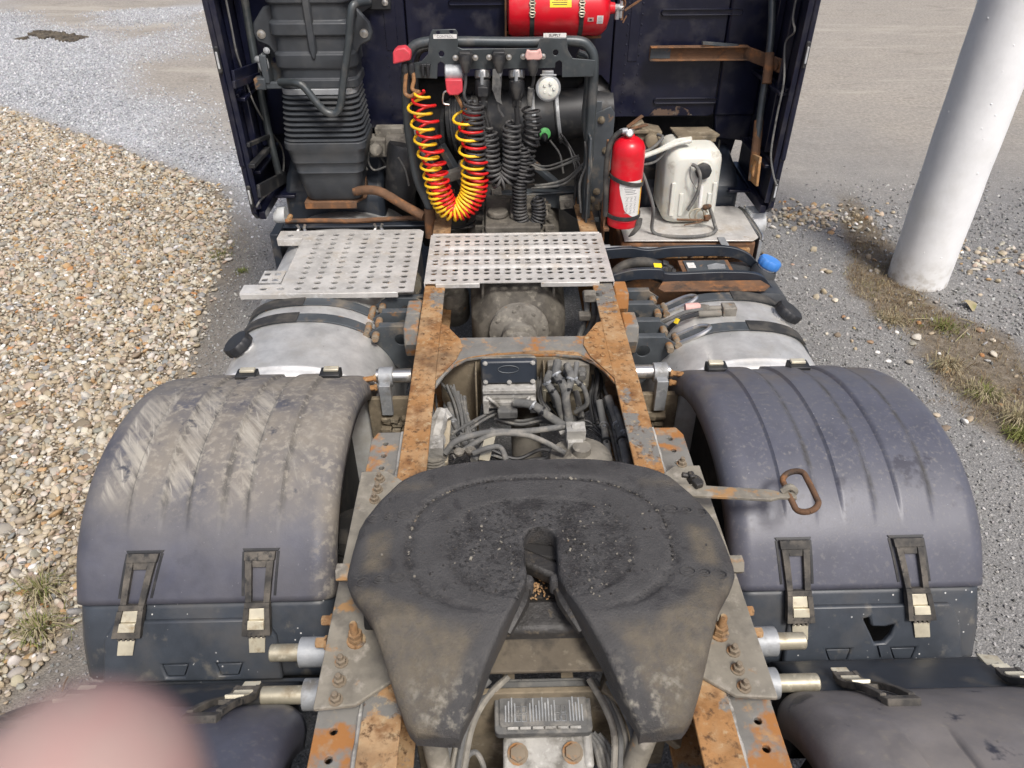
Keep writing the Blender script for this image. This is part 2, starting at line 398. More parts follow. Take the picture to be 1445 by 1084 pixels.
def obj(name, mb, mats, parent=None, label=None, bevel=0.0, ang=38, loc=None, attrs=None, kind=None, recalc=True, seg=2):
    me = bpy.data.meshes.new(name)
    off = V(loc) if loc is not None else V((0, 0, 0))
    base = (wloc(parent) if parent is not None else V((0, 0, 0))) + off
    me.from_pydata([p-base for p in mb.v], [], mb.f)
    mats = mats if isinstance(mats, (list, tuple)) else [mats]
    for m in mats: me.materials.append(M[m] if isinstance(m, str) else m)
    me.polygons.foreach_set('material_index', mb.mi)
    if recalc:
        bm = bmesh.new(); bm.from_mesh(me)
        bmesh.ops.recalc_face_normals(bm, faces=bm.faces)
        bm.to_mesh(me); bm.free()
    if attrs:
        for k, arr in attrs.items():
            a = me.attributes.new(k, 'FLOAT', 'POINT'); a.data.foreach_set('value', np.asarray(arr, dtype=np.float32))
    me.shade_smooth()
    me.set_sharp_from_angle(angle=math.radians(ang))
    o = bpy.data.objects.new(name, me)
    COL.objects.link(o)
    o.parent = parent
    o.location = off
    if bevel:
        md = o.modifiers.new('bevel', 'BEVEL'); md.width = bevel; md.segments = seg; md.limit_method = 'ANGLE'; md.angle_limit = math.radians(40)
    if label: o['label'] = label
    if kind: o['kind'] = kind
    return o

def thing(name, label, cat, loc=(0, 0, 0), group=None):
    o = bpy.data.objects.new(name, None)
    COL.objects.link(o)
    o.location = loc
    o.empty_display_size = 0.2
    o['label'] = label; o['category'] = cat
    if group: o['group'] = group
    return o

def tag(o, label, cat, group=None, kind=None):
    o['label'] = label; o['category'] = cat
    if group: o['group'] = group
    if kind: o['kind'] = kind
    return o

def dup(o, loc, parent=None, rot=None):
    c = o.copy(); COL.objects.link(c)
    c.parent = parent if parent is not None else o.parent
    c.location = V(loc)
    if rot is not None: c.rotation_euler = rot
    return c

def circ(x, y, r, n=10, ry=None):
    ry = r if ry is None else ry
    return [(x + r*math.cos(2*PI*i/n), y + ry*math.sin(2*PI*i/n)) for i in range(n)]

def rrect(x0, x1, y0, y1, r, k=4):
    out = []
    for cx, cy, a in ((x1-r, y1-r, 0), (x0+r, y1-r, 90), (x0+r, y0+r, 180), (x1-r, y0+r, 270)):
        for i in range(k+1):
            t = math.radians(a + 90*i/k); out.append((cx+r*math.cos(t), cy+r*math.sin(t)))
    return out

def text_mb(txt, size, m4, depth=0.0006):
    cu = bpy.data.curves.new('lettering', 'FONT')
    cu.body = txt; cu.size = size; cu.align_x = 'CENTER'; cu.align_y = 'CENTER'; cu.extrude = depth
    o = bpy.data.objects.new('lettering', cu); COL.objects.link(o)
    dg = bpy.context.evaluated_depsgraph_get(); dg.update()
    me = o.evaluated_get(dg).to_mesh()
    mb = MB(); mb.add([m4 @ v.co for v in me.vertices], [tuple(p.vertices) for p in me.polygons])
    o.evaluated_get(dg).to_mesh_clear()
    bpy.data.objects.remove(o); bpy.data.curves.remove(cu)
    return mb

def axes(o, x, y):
    x = V(x).normalized(); z = x.cross(V(y)).normalized(); y = z.cross(x)
    m = Matrix((x, y, z)).transposed().to_4x4(); m.translation = V(o)
    return m

# value noise in numpy for the ground's zones
def vnoise(x, y, s, seed):
    r = np.random.RandomState(seed).rand(256, 256)
    fx, fy = x/s, y/s
    ix, iy = np.floor(fx).astype(int), np.floor(fy).astype(int)
    tx, ty = fx-ix, fy-iy
    tx = tx*tx*(3-2*tx); ty = ty*ty*(3-2*ty)
    g = lambda a, b: r[a % 256, b % 256]
    return (g(ix, iy)*(1-tx)+g(ix+1, iy)*tx)*(1-ty) + (g(ix, iy+1)*(1-tx)+g(ix+1, iy+1)*tx)*ty
def fbm(x, y, s, seed, o=4):
    t = 0; a = 0.5; w = 0
    for i in range(o):
        t = t + a*vnoise(x, y, s/2**i, seed+i); w += a; a *= 0.5
    return t/w
def sstep(a, b, x):
    t = np.clip((x-a)/(b-a), 0, 1); return t*t*(3-2*t)

# ------------------------------------------------------------------ ground
EDGE_Y = np.array([-3, 1.2, 1.77, 3.44, 3.97, 5.44, 6.4, 6.75, 7.4, 9.06, 10.5, 14.0])
EDGE_X = np.array([-1.95, -1.86, -1.78, -1.84, -1.93, -2.16, -2.5, -2.95, -3.73, -5.87, -7.8, -12.5])
def pebble_side(x, y):           # metres inside the pebble bed (positive)
    return np.interp(y, EDGE_Y, EDGE_X) - x
def white_w(x, y):
    n = fbm(x, y, 2.2, 11)-0.5
    lim = 7.9 + (-x-2.93)*1.2 + n*3.5
    w = sstep(1.2, -0.8, y-lim) * sstep(-0.15, 0.35, -pebble_side(x, y)) * sstep(-1.7, -2.1, x) * sstep(5.0, 6.4, y)
    far = sstep(0.52, 0.66, fbm(x, y, 3.0, 31)) * sstep(-3.5, -6, x) * sstep(17.5, 16, y) * sstep(10, 12, y)
    return np.clip(np.maximum(w, 0.8*far), 0, 1)
STRIP = [(2.72, 5.95), (2.52, 5.1), (2.40, 4.62), (2.38, 4.2), (2.52, 3.8), (2.60, 3.4), (2.58, 2.9), (2.75, 2.4), (2.9, 1.5), (3.0, 0.0)]
SX = np.array([p[0] for p in STRIP[::-1]]); SY = np.array([p[1] for p in STRIP[::-1]])
def strip_w(x, y):               # the verge of soil and dead grass right of the truck
    c = np.interp(y, SY, SX) + 0.22
    w = np.interp(y, [0, 2.5, 3.3, 4.0, 4.7, 5.9], [0.55, 0.50, 0.42, 0.34, 0.22, 0.12])
    d = np.abs(x-c)/w + (fbm(x, y, 0.35, 5)-0.5)*1.5
    return sstep(1.05, 0.55, d) * sstep(6.3, 5.6, y)

nx, ny = 400, 400
gx = np.linspace(-12, 12, nx); gy = np.linspace(-2.5, 18.5, ny)
X, Y = np.meshgrid(gx, gy)
Zg = (fbm(X, Y, 0.8, 3)-0.5)*0.012
vs = np.stack([X, Y, Zg], -1).reshape(-1, 3)
gmb = MB()
gmb.v = [V(p) for p in vs.tolist()]
idx = np.arange(nx*ny).reshape(ny, nx)
quads = np.stack([idx[:-1, :-1], idx[:-1, 1:], idx[1:, 1:], idx[1:, :-1]], -1).reshape(-1, 4).tolist()
# skirt out to the horizon
ring = [idx[0, 0], idx[0, -1], idx[-1, -1], idx[-1, 0]]
b0 = len(gmb.v)
gmb.v += [V(p) for p in ((-900, -900, 0), (900, -900, 0), (900, 900, 0), (-900, 900, 0))]
edges = [list(idx[0, :]), list(idx[:, -1]), list(idx[-1, ::-1]), list(idx[::-1, 0])]
for k, e in enumerate(edges):
    quads.append([int(i) for i in e[::-1]] + [b0+k, b0+(k+1) % 4])
gmb.f = quads; gmb.mi = [0]*len(quads)
pw = np.clip(sstep(-0.10, 0.06, pebble_side(X, Y) - .05 + (fbm(X, Y, 0.3, 21)-0.5)*0.16), 0, 1)
ww = white_w(X, Y)
asp = sstep(9.0, 5.0, Y + (fbm(X, Y, 1.1, 41)-0.5)*2.6) * (1-pw)
asp = np.maximum(asp, sstep(2.4, 1.9, np.abs(X))*(1-pw))
soil = strip_w(X, Y)
soil2 = sstep(0.30, 0.0, np.abs(pebble_side(X, Y)+0.05))*sstep(7, 5.5, Y)*(0.3+1.2*(fbm(X, Y, 0.5, 61)-0.35))
pad = lambda a: list(a.reshape(-1)) + [0, 0, 0, 0]

def ground_material():
    m = bpy.data.materials.new('ground_dirt_and_gravel'); m.use_nodes = True
    nt = m.node_tree; N, K = nt.nodes, nt.links
    p = N['Principled BSDF']; tc = N.new('ShaderNodeTexCoord')
    def tex(kind, scale, detail=6, rough=.6, out=None, stretch=None):
        t = N.new('ShaderNodeTexNoise' if kind == 'n' else 'ShaderNodeTexVoronoi')
        t.inputs['Scale'].default_value = scale
        src = tc.outputs['Object']
        if stretch:
            mp = N.new('ShaderNodeMapping'); mp.inputs['Scale'].default_value = stretch; K.new(src, mp.inputs[0]); src = mp.outputs[0]
        K.new(src, t.inputs['Vector'])
        if kind == 'n': t.inputs['Detail'].default_value = detail; t.inputs['Roughness'].default_value = rough; return t.outputs['Fac']
        return t.outputs[out or 'Color']
    def ramp(s, pts):
        r = N.new('ShaderNodeValToRGB'); e = r.color_ramp.elements
        e[0].position, e[0].color = pts[0][0], (*pts[0][1], 1)
        e[1].position, e[1].color = pts[-1][0], (*pts[-1][1], 1)
        for a, c in pts[1:-1]:
            x = e.new(a); x.color = (*c, 1)
        K.new(s, r.inputs[0]); return r.outputs[0]
    def mix(f, a, b, mode='MIX'):
        x = N.new('ShaderNodeMix'); x.data_type = 'RGBA'; x.blend_type = mode
        for s, i in ((f, 0), (a, 6), (b, 7)):
            if isinstance(s, (int, float)): x.inputs[i].default_value = s
            elif isinstance(s, tuple): x.inputs[i].default_value = (*s, 1)
            else: K.new(s, x.inputs[i])
        return x.outputs[2]
    def at(n):
        a = N.new('ShaderNodeAttribute'); a.attribute_name = n; return a.outputs['Fac']
    def sep(s):
        x = N.new('ShaderNodeSeparateColor'); K.new(s, x.inputs[0]); return x.outputs[0]
    dirt = ramp(tex('n', 0.9, 9, .72, stretch=(.5, 1.3, 1)), [(.32, (0.26, 0.24, 0.21)), (.46, (0.39, 0.355, 0.305)), (.53, (0.33, 0.305, 0.27)), (.68, (0.47, 0.43, 0.37))])
    dirt = mix(0.6, dirt, ramp(tex('n', 24, 8, .8), [(.34, (0.12, 0.11, 0.095)), (.5, (0.30, 0.272, 0.232)), (.66, (0.50, 0.46, 0.40))]))
    dirt = mix(ramp(tex('n', .55, 6, .7, stretch=(.35, 1.6, 1)), [(.54, (0, 0, 0)), (.62, (.55, .55, .55))]), dirt, (0.47, 0.43, 0.365))
    dirt = mix(ramp(tex('n', 2.6, 9, .8, stretch=(.5, 1.4, 1)), [(.56, (0, 0, 0)), (.68, (.6, .6, .6))]), dirt, (0.19, 0.172, 0.145))
    dirt = mix(ramp(tex('n', 1.7, 4), [(.60, (0, 0, 0)), (.74, (.35, .35, .35))]), dirt, (0.13, 0.11, 0.085))
    chip = ramp(sep(tex('v', 150)), [(.0, (0.13, 0.13, 0.128)), (.35, (0.19, 0.188, 0.182)), (.7, (0.245, 0.242, 0.235)), (.93, (0.32, 0.315, 0.305)), (1, (0.6, 0.59, 0.57))])
    chip = mix(0.45, chip, ramp(tex('n', 2.3, 7, .7), [(.3, (0.15, 0.148, 0.144)), (.5, (0.215, 0.211, 0.203)), (.7, (0.27, 0.262, 0.248))]))
    white = ramp(sep(tex('v', 85)), [(0, (0.10, 0.105, 0.115)), (.3, (0.30, 0.31, 0.33)), (.7, (0.45, 0.46, 0.48)), (1, (0.62, 0.63, 0.64))])
    white = mix(0.4, white, ramp(tex('n', 1.1, 7, .7), [(.3, (0.22, 0.215, 0.205)), (.5, (0.42, 0.425, 0.43)), (.7, (0.50, 0.51, 0.52))]))
    peb = ramp(sep(tex('v', 55)), [(0, (0.10, 0.08, 0.055)), (.5, (0.24, 0.195, 0.14)), (1, (0.42, 0.36, 0.27))])
    soilc = ramp(tex('n', 22, 8, .75), [(.3, (0.075, 0.062, 0.046)), (.5, (0.165, 0.137, 0.102)), (.7, (0.27, 0.235, 0.185))])
    c = mix(at('asphalt'), dirt, chip)
    c = mix(at('white'), c, white)
    c = mix(at('soil'), c, soilc)
    c = mix(at('pebble'), c, peb)
    K.new(c, p.inputs['Base Color'])
    p.inputs['Roughness'].default_value = 0.9
    p.inputs['Specular IOR Level'].default_value = 0.2
    b = N.new('ShaderNodeBump'); b.inputs['Strength'].default_value = 0.7; b.inputs['Distance'].default_value = 0.006
    mx = N.new('ShaderNodeMath'); mx.operation = 'ADD'
    K.new(tex('v', 120, out='Distance'), mx.inputs[0]); K.new(tex('n', 40, 8, .7), mx.inputs[1])
    K.new(mx.outputs[0], b.inputs['Height']); K.new(b.outputs[0], p.inputs['Normal'])
    return m
M['ground'] = ground_material()
ground = obj('ground', gmb, 'ground', recalc=False, kind='structure', attrs=dict(
    pebble=pad(pw), white=pad(ww), asphalt=pad(asp), soil=pad(np.clip(np.maximum(soil, soil2), 0, 1))))
ground['label'] = 'dirt, asphalt chippings and gravel ground of the yard under and around the truck'

# ------------------------------------------------------------------ scattered stones (too many to count)
def stone_mat(name, rough=0.7):
    return mat(name, (0.3, 0.3, 0.3), rough, 0, instcol=True, bump=0.25, bscale=70, spec=.3)
M['pebble'] = stone_mat('river_pebbles', .65)
M['chips'] = stone_mat('crushed_stone', .85)

def scatter(name, P, S, R, C, level, disp, dscale, m):
    me = bpy.data.meshes.new(name)
    me.from_pydata(P.tolist(), [], [])
    for k, arr, t in (('scl', S, 'FLOAT_VECTOR'), ('rot', R, 'FLOAT_VECTOR')):
        a = me.attributes.new(k, t, 'POINT'); a.data.foreach_set('vector', arr.astype(np.float32).ravel())
    a = me.attributes.new('pcol', 'FLOAT_COLOR', 'POINT')
    a.data.foreach_set('color', np.hstack([C, np.ones((len(C), 1))]).astype(np.float32).ravel())
    o = bpy.data.objects.new(name, me); COL.objects.link(o)
    g = bpy.data.node_groups.new(name, 'GeometryNodeTree')
    g.interface.new_socket('Geometry', in_out='INPUT', socket_type='NodeSocketGeometry')
    g.interface.new_socket('Geometry', in_out='OUTPUT', socket_type='NodeSocketGeometry')
    N, K = g.nodes, g.links
    gi, go = N.new('NodeGroupInput'), N.new('NodeGroupOutput')
    ico = N.new('GeometryNodeMeshIcoSphere'); ico.inputs['Radius'].default_value = 1; ico.inputs['Subdivisions'].default_value = level
    nz = N.new('ShaderNodeTexNoise'); nz.inputs['Scale'].default_value = dscale
    pos = N.new('GeometryNodeInputPosition')
    K.new(pos.outputs[0], nz.inputs['Vector'])
    sub = N.new('ShaderNodeMath'); sub.operation = 'MULTIPLY_ADD'; sub.inputs[1].default_value = disp; sub.inputs[2].default_value = 1-disp/2
    K.new(nz.outputs['Fac'], sub.inputs[0])
    sc = N.new('ShaderNodeVectorMath'); sc.operation = 'SCALE'
    K.new(pos.outputs[0], sc.inputs[0]); K.new(sub.outputs[0], sc.inputs[3])
    sp = N.new('GeometryNodeSetPosition'); K.new(ico.outputs[0], sp.inputs[0]); K.new(sc.outputs[0], sp.inputs['Position'])
    sm = N.new('GeometryNodeSetShadeSmooth'); sm.inputs['Shade Smooth'].default_value = level > 1
    K.new(sp.outputs[0], sm.inputs[0])
    st = N.new('GeometryNodeSetMaterial'); st.inputs['Material'].default_value = m
    K.new(sm.outputs[0], st.inputs[0])
    inst = N.new('GeometryNodeInstanceOnPoints')
    K.new(gi.outputs[0], inst.inputs['Points']); K.new(st.outputs[0], inst.inputs['Instance'])
    for nm, sock in (('rot', 'Rotation'), ('scl', 'Scale')):
        a = N.new('GeometryNodeInputNamedAttribute'); a.data_type = 'FLOAT_VECTOR'; a.inputs['Name'].default_value = nm
        K.new(a.outputs[0], inst.inputs[sock])
    K.new(inst.outputs[0], go.inputs[0])
    md = o.modifiers.new('scatter', 'NODES'); md.node_group = g
    me.materials.append(m)
    o['kind'] = 'stuff'
    return o

rs = np.random.RandomState(4)
def jitter_grid(x0, x1, y0, y1, d):
    a, b = np.meshgrid(np.arange(x0, x1, d), np.arange(y0, y1, d))
    a = a.ravel() + rs.uniform(-.5, .5, a.size)*d; b = b.ravel() + rs.uniform(-.5, .5, b.size)*d
    return a, b
def in_view(x, y, mx=60):
    d = np.stack([x-CAM.x, y-CAM.y, np.full_like(x, -CAM.z)], -1)
    z = d @ np.array(fw); u = d @ np.array(r2)/z*1046; w = d @ np.array(u2)/z*1046
    return (z > 0) & (np.abs(u) < 722+mx*4) & (np.abs(w) < 542+mx*3)
def pick(pal, n, jit=.09):
    cs = np.array([p[0] for p in pal]); w = np.array([p[1] for p in pal], float); w /= w.sum()
    c = cs[rs.choice(len(pal), n, p=w)]
    return np.clip(c*(1+rs.normal(0, jit, (n, 1)))*(1+rs.normal(0, .015, (n, 3))), .02, .85)
def stones(name, x, y, rad, pal, level, disp, dscale, m, z=0.0, flat=.62, tilt=.5):
    n = len(x)
    s = rad[:, None]*rs.uniform(.75, 1.25, (n, 3)); s[:, 0] *= rs.uniform(1, 1.45, n); s[:, 2] *= flat
    r = np.stack([rs.normal(0, tilt, n), rs.normal(0, tilt, n), rs.uniform(0, 6.28, n)], -1)
    P = np.stack([x, y, z + s[:, 2]*rs.uniform(.05, .9, n)], -1)
    return scatter(name, P, s, r, pick(pal, n), level, disp, dscale, m)

PEB = [((0.46, 0.395, 0.295), 6), ((0.40, 0.33, 0.23), 6), ((0.53, 0.485, 0.40), 5), ((0.355, 0.33, 0.28), 4.5), ((0.61, 0.58, 0.52), 1.3),
       ((0.42, 0.28, 0.145), 1.3), ((0.23, 0.185, 0.135), 2.0), ((0.46, 0.36, 0.28), 1.6), ((0.28, 0.28, 0.265), 1.3), ((0.46, 0.235, 0.10), .22), ((0.77, 0.76, 0.72), .6)]
x, y = jitter_grid(-9.0, -1.5, 0.7, 9.6, 0.0212)
k = (pebble_side(x, y) - .05 + (fbm(x, y, 0.3, 21)-0.5)*0.16 > rs.uniform(-.10, .04, x.size)) & in_view(x, y)
k &= (y < 5.5) | (rs.rand(x.size) < .8)
x, y = x[k], y[k]
rad = np.clip(rs.lognormal(math.log(.0105), .38, x.size), .004, .029)
o = stones('pebble_bed', x, y, rad, PEB, 2, 1.0, 0.9, M['pebble'], z=.004)
o['label'] = 'bed of tan, grey and orange river pebbles along the left side of the truck'
WH = [((0.42, 0.428, 0.44), 6), ((0.50, 0.508, 0.52), 6), ((0.58, 0.585, 0.59), 3), ((0.33, 0.335, 0.345), 3)]
x, y = jitter_grid(-11.5, -1.9, 5.3, 15.5, 0.033)
k = (rs.rand(x.size) < white_w(x, y)*1.0) & in_view(x, y)
x, y = x[k], y[k]
o = stones('crushed_gravel', x, y, rs.uniform(.006, .015, x.size), WH, 1, .9, 1.4, M['chips'], z=.002, flat=.6, tilt=.8)
o['label'] = 'pale blue grey crushed gravel spread beyond the pebble bed on the left'
GR = [((0.22, 0.219, 0.212), 5), ((0.28, 0.277, 0.268), 6), ((0.36, 0.356, 0.346), 4), ((0.17, 0.168, 0.162), 2), ((0.46, 0.45, 0.42), 1.2)]
x, y = jitter_grid(1.1, 6.5, 1.0, 6.8, 0.030)
right = np.interp(y, SY, SX) + .12
wgt = np.where(x > right, sstep(6.8, 5.0, y)*.62*sstep(6.0, 4.2, x - (5-y)*.3), .05*sstep(7.0, 5.4, y))
wgt *= 1-.7*strip_w(x, y)
k = (rs.rand(x.size) < wgt) & in_view(x, y) & (np.hypot(x-2.85, y-4.55) > .235)
x, y = x[k], y[k]
o = stones('grey_chippings', x, y, rs.uniform(.005, .013, x.size), GR, 1, .9, 1.4, M['chips'], z=.002, flat=.6, tilt=.8)
o['label'] = 'loose grey stone chippings lying around the foot of the white column'
# fine asphalt chips beside the truck
x, y = jitter_grid(-2.3, 3.0, .8, 5.6, 0.024)
k = in_view(x, y) & (np.abs(x) > .95) & (pebble_side(x, y) < .03) & (rs.rand(x.size) < .55) & (strip_w(x, y) < .4)
x, y = x[k], y[k]
o = stones('asphalt_grit', x, y, rs.uniform(.0035, .0085, x.size), GR, 1, .9, 1.4, M['chips'], z=.001, flat=.6, tilt=.8)
o['label'] = 'fine grey grit covering the hard strip beside the truck'
# pebbles that have strayed from the bed
x, y = np.concatenate([rs.normal(2.45, .30, 260), rs.normal(3.6, .35, 160), rs.uniform(1.3, 3.6, 120)]), np.concatenate([rs.normal(5.60, .16, 260), rs.normal(4.75, .16, 160), rs.uniform(2.3, 5.6, 120)])
k = np.hypot(x-2.85, y-4.55) > .26
x, y = x[k], y[k]
o = stones('stray_pebbles', x, y, rs.uniform(.009, .022, x.size), PEB, 2, 1.0, .9, M['pebble'], z=.003)
o['label'] = 'tan pebbles strewn in loose patches across the grey ground right of the truck'

# ------------------------------------------------------------------ white column
cyl = MB()
prof = [(0.192, -0.02)] + [(0.192 + 0.0015*math.sin(i*1.7), i*0.12) for i in range(1, 56)]
cyl.lathe(prof, (2.845, 4.55, 0), (0, 0, 1), 56)
def lump(p):
    a = math.atan2(p.y-4.55, p.x-2.845)
    n = float(fbm(np.array([a*0.5+9]), np.array([p.z+3]), .35, 77)[0])-.5
    r = 1+n*.035
    return V((2.845+(p.x-2.845)*r, 4.55+(p.y-4.55)*r, p.z))
cyl.fn(lump)
column = obj('column', cyl, 'column', loc=(2.845, 4.55, 0), attrs=dict(splash=[float(sstep(.22, .02, p.z))*.8 for p in cyl.v]))
tag(column, 'thick white painted concrete column rising from the gravel right of the truck', 'column')
pits = MB()
for i in range(26):
    a = rnd.uniform(PI*.95, PI*1.75); z = rnd.uniform(.1, 2.6); r = .1905
    c = V((2.845+r*math.cos(a), 4.55+r*math.sin(a), z))
    pits.lathe([(0.0, .004), (rnd.uniform(.003, .007), .002), (.009, -.004)], c, (math.cos(a), math.sin(a), 0), 7)
pits.fn(lump)
obj('paint_blister', pits, 'column', column, kind='stuff')

# ------------------------------------------------------------------ the truck
truck = thing('truck', 'dark blue tractor truck seen from behind with rusty chassis, fifth wheel coupling and bare fenders', 'truck')

# --- chassis rails
for s in (-1, 1):
    b = MB()
    xo, xi = .385*s, .302*s
    pl = [(xo, 1.0), (xi, 1.0), (xi, .99), (xo-.009*s, .99), (xo-.009*s, .73), (xi, .73), (xi, .72), (xo, .72)]
    b.prism(pl, .25, 3.75, 'y')
    rail = obj('frame_rail', b, 'rust', truck, bevel=.003)
    # mounting angle outside the rail, carrying the coupling
    a = MB()
    hs = [(.442*s, yy) for yy in (1.755, 1.70, 1.645, 1.59)] + [(.447*s, yy) for yy in (.835, .775, .715, .655, .595, .535)]
    po = [(.392*s, .3), (.488*s, .3), (.488*s, 1.775), (.472*s, 1.81), (.392*s, 1.81)]
    a.prism(po, .948, .962, 'z', [circ(hx, hy, .0085, 10) for hx, hy in hs])
    a.box(min(.480*s, .490*s), max(.480*s, .490*s), .3, 1.78, .80, .947)
    a.box(min(.388*s, .398*s), max(.388*s, .398*s), .3, 1.80, .80, .947)
    obj('mounting_angle', a, 'rust_grey', truck, bevel=.002)
    w = MB()
    w.tube([(.393*s, yy, .966+.0015*math.sin(yy*60)) for yy in np.linspace(.3, 1.8, 60)], [.0075+.0012*math.sin(i*2.1) for i in range(60)], 6)
    obj('weld_seam', w, 'cast_light', rail)
    # gusset plate under the coupling with its bolts
    g = MB()
    gp = [(.486*s, .855), (.486*s, 1.575), (.41*s, 1.575), (.36*s, 1.53), (.315*s, 1.50), (.30*s, 1.02), (.315*s, .925), (.40*s, .862)]
    g.prism(gp, 1.002, 1.014, 'z')
    g.box(min(.476*s, .486*s), max(.476*s, .486*s), .90, 1.58, .9625, 1.0015)
    plate = obj('coupling_base_plate', g, 'dusty_steel', truck, bevel=.003)
    if s < 0:
        bolts = [(-0.4186, 1.015, 1.014), (-0.4434, 0.9617, 1.014), (-0.4405, 0.9158, 1.014), (-0.441, 0.8735, 1.014), (-0.4288, 1.539, 1.014), (-0.4296, 1.497, 1.014), (-0.4327, 1.458, 1.014)]
    else:
        bolts = [(0.4008, 1.012, 1.014), (0.4208, 0.9654, 1.014), (0.4184, 0.9219, 1.014), (0.4207, 0.8801, 1.014), (0.4349, 1.58, 1.014)]
    if s < 0:
        bm_ = MB().bolt((0, 0, 0), (0, 0, 1), .0105, .014, .012)
        b0_ = obj('bolt', bm_, 'bolt_steel', truck)
        M_bolt = b0_.data
        b0_.location = V(bolts[1]); b0_.parent = plate
        lst = bolts[2:]
        M_alt = bm_
    else: lst = bolts[1:]
    for p in lst: dup(b0_, p, plate)
    for p_ in (): pass
    st = MB().bolt((0, 0, 0), (0, 0, 1), .015, .020, .045)
    st.lathe([(.016, .020), (.016, .031)], (0, 0, 0), (0, 0, 1), 6)
    so = obj('stud_nut', st, 'rust', plate); so.location = V(bolts[0])
    # pedestal under the coupling
    pd = MB()
    pd.prism([(1.04, 1.0145), (1.30, 1.0145), (1.25, 1.12), (1.08, 1.12)], min(.30*s, .405*s), max(.30*s, .405*s), 'x')
    obj('pedestal', pd, 'void', truck, bevel=.006)

# --- crossmember with gussets and the plate that carries the brake valve
c = MB()
def arc(y0, y1, x0, x1, n=8): return [(x0+(x1-x0)*i/n, y0+(y1-y0)*math.sin(PI/2*i/n)) for i in range(n+1)]
rear = [(-.301, 2.00), (-.275, 2.07), (-.245, 2.125), (-.20, 2.165), (-.12, 2.183), (0, 2.187), (.12, 2.185), (.20, 2.17), (.245, 2.13), (.275, 2.08), (.301, 2.01)]
front = [(.301, 2.305), (-.301, 2.305)]
c.prism(rear+front, .985, .997, 'z')
c.box(-.301, .301, 2.285, 2.297, .80, .9845)
cross = obj('cross_member', c, 'rust_grey', truck, bevel=.003)
c = MB(); rin = [(a*.955, b_+.016+.008*math.sin(a*70)) for a, b_ in rear[1:-1]]
c.loft([[V((a[0], a[1]+.001, .9972)), V((a[0], a[1]+.001, .9990)), V((b_[0], b_[1], .9990)), V((b_[0], b_[1], .9972))] for a, b_ in zip(rear[2:-2], rin[1:-1])])
obj('rusted_lip', c, 'rust', cross)
for s in (-1, 1):
    g = MB(); e = .003
    g.prism([(.302*s, 2.395), (.282*s, 2.385), (.226*s, 2.285), (.218*s, 2.235), (.235*s, 2.16), (.302*s, 2.03)], .9975, 1.0035, 'z')
    gs = obj('gusset', g, 'rust', cross, bevel=.002)
    for (x_, y_) in ((.275, 2.33), (.255, 2.28), (.262, 2.22), (.28, 2.16)):
        q = MB().bolt((x_*s, y_, 1.003), (0, 0, 1), .009, .007)
        obj('bolt', q, 'rust', gs)
c = MB()
bp = [(-.30, .984), (-.30, .80), (-.26, .72), (-.20, .69), (-.165, .71), (-.155, .78), (.06, .77), (.10, .72), (.18, .70), (.25, .74), (.30, .80), (.30, .984)]
c.prism(bp, 2.186, 2.192, 'y')
c.box(-.172, -.166, 2.10, 2.185, .70, .975).box(.068, .074, 2.13, 2.185, .76, .975)
obj('valve_carrier_plate', c, 'dirt_steel', truck, bevel=.002)

# brake valve with a navy cover
UP4 = Matrix.Translation((0, 0, .038))
v = MB()
v.loft([[V((x_, 2.185, z_)) for x_, z_ in rrect(-.153, .047, .80, .955, .012)],
        [V((x_, 2.140 - (.985-z_)*.25, z_)) for x_, z_ in rrect(-.150, .044, .803, .950, .012)]])
bvalve = obj('brake_valve', v.xf(UP4), 'cast', truck, bevel=.003)
v = MB()
v.loft([[V((x_, 2.137-(.985-z_)*.25, z_)) for x_, z_ in rrect(-.152, .046, .895, .981, .01)],
        [V((x_, 2.118-(.985-z_)*.25, z_)) for x_, z_ in rrect(-.146, .040, .899, .976, .012)]])
cov = obj('valve_cover', v.xf(UP4), 'black_blue', bvalve, bevel=.004)
v = MB(); ov = [V((-.055+.036*math.cos(t), 2.116-(.985-(.951+.013*math.sin(t)))*.25, .951+.013*math.sin(t))) for t in np.linspace(0, 2*PI, 25)]
v.tube(ov, .0016, 5)
obj('oval_emblem', v.xf(UP4), 'bracket', cov)
for (x_, z_) in ((-.135, .972), (.03, .972), (-.135, .905), (.03, .905), (-.052, .903)):
    obj('cover_screw', MB().bolt((x_, 2.118-(.985-z_)*.25, z_), (0, -1, .25), .006, .006).xf(UP4), 'cast_light', bvalve)
v = MB()
v.box(-.146, .040, 2.068, 2.108, .872, .890).box(-.140, .034, 2.075, 2.105, .846, .866).box(-.128, .022, 2.062, 2.105, .815, .843)
v.box(-.145, -.125, 2.05, 2.105, .80, .86).box(.02, .04, 2.05, 2.105, .80, .86)
v.tube([(-.13, 2.06, .868), (-.10, 2.05, .845), (-.09, 2.05, .83)], .006, 6).tube([(.02, 2.06, .868), (0, 2.05, .845), (-.02, 2.05, .835)], .006, 6)
obj('valve_body', v.xf(UP4), 'cast_light', bvalve, bevel=.004)
v = MB().obox((-.06, 2.045, .812), (.07, .04, .035))
obj('cable_connector', v.xf(UP4), 'hose', bvalve, bevel=.006)

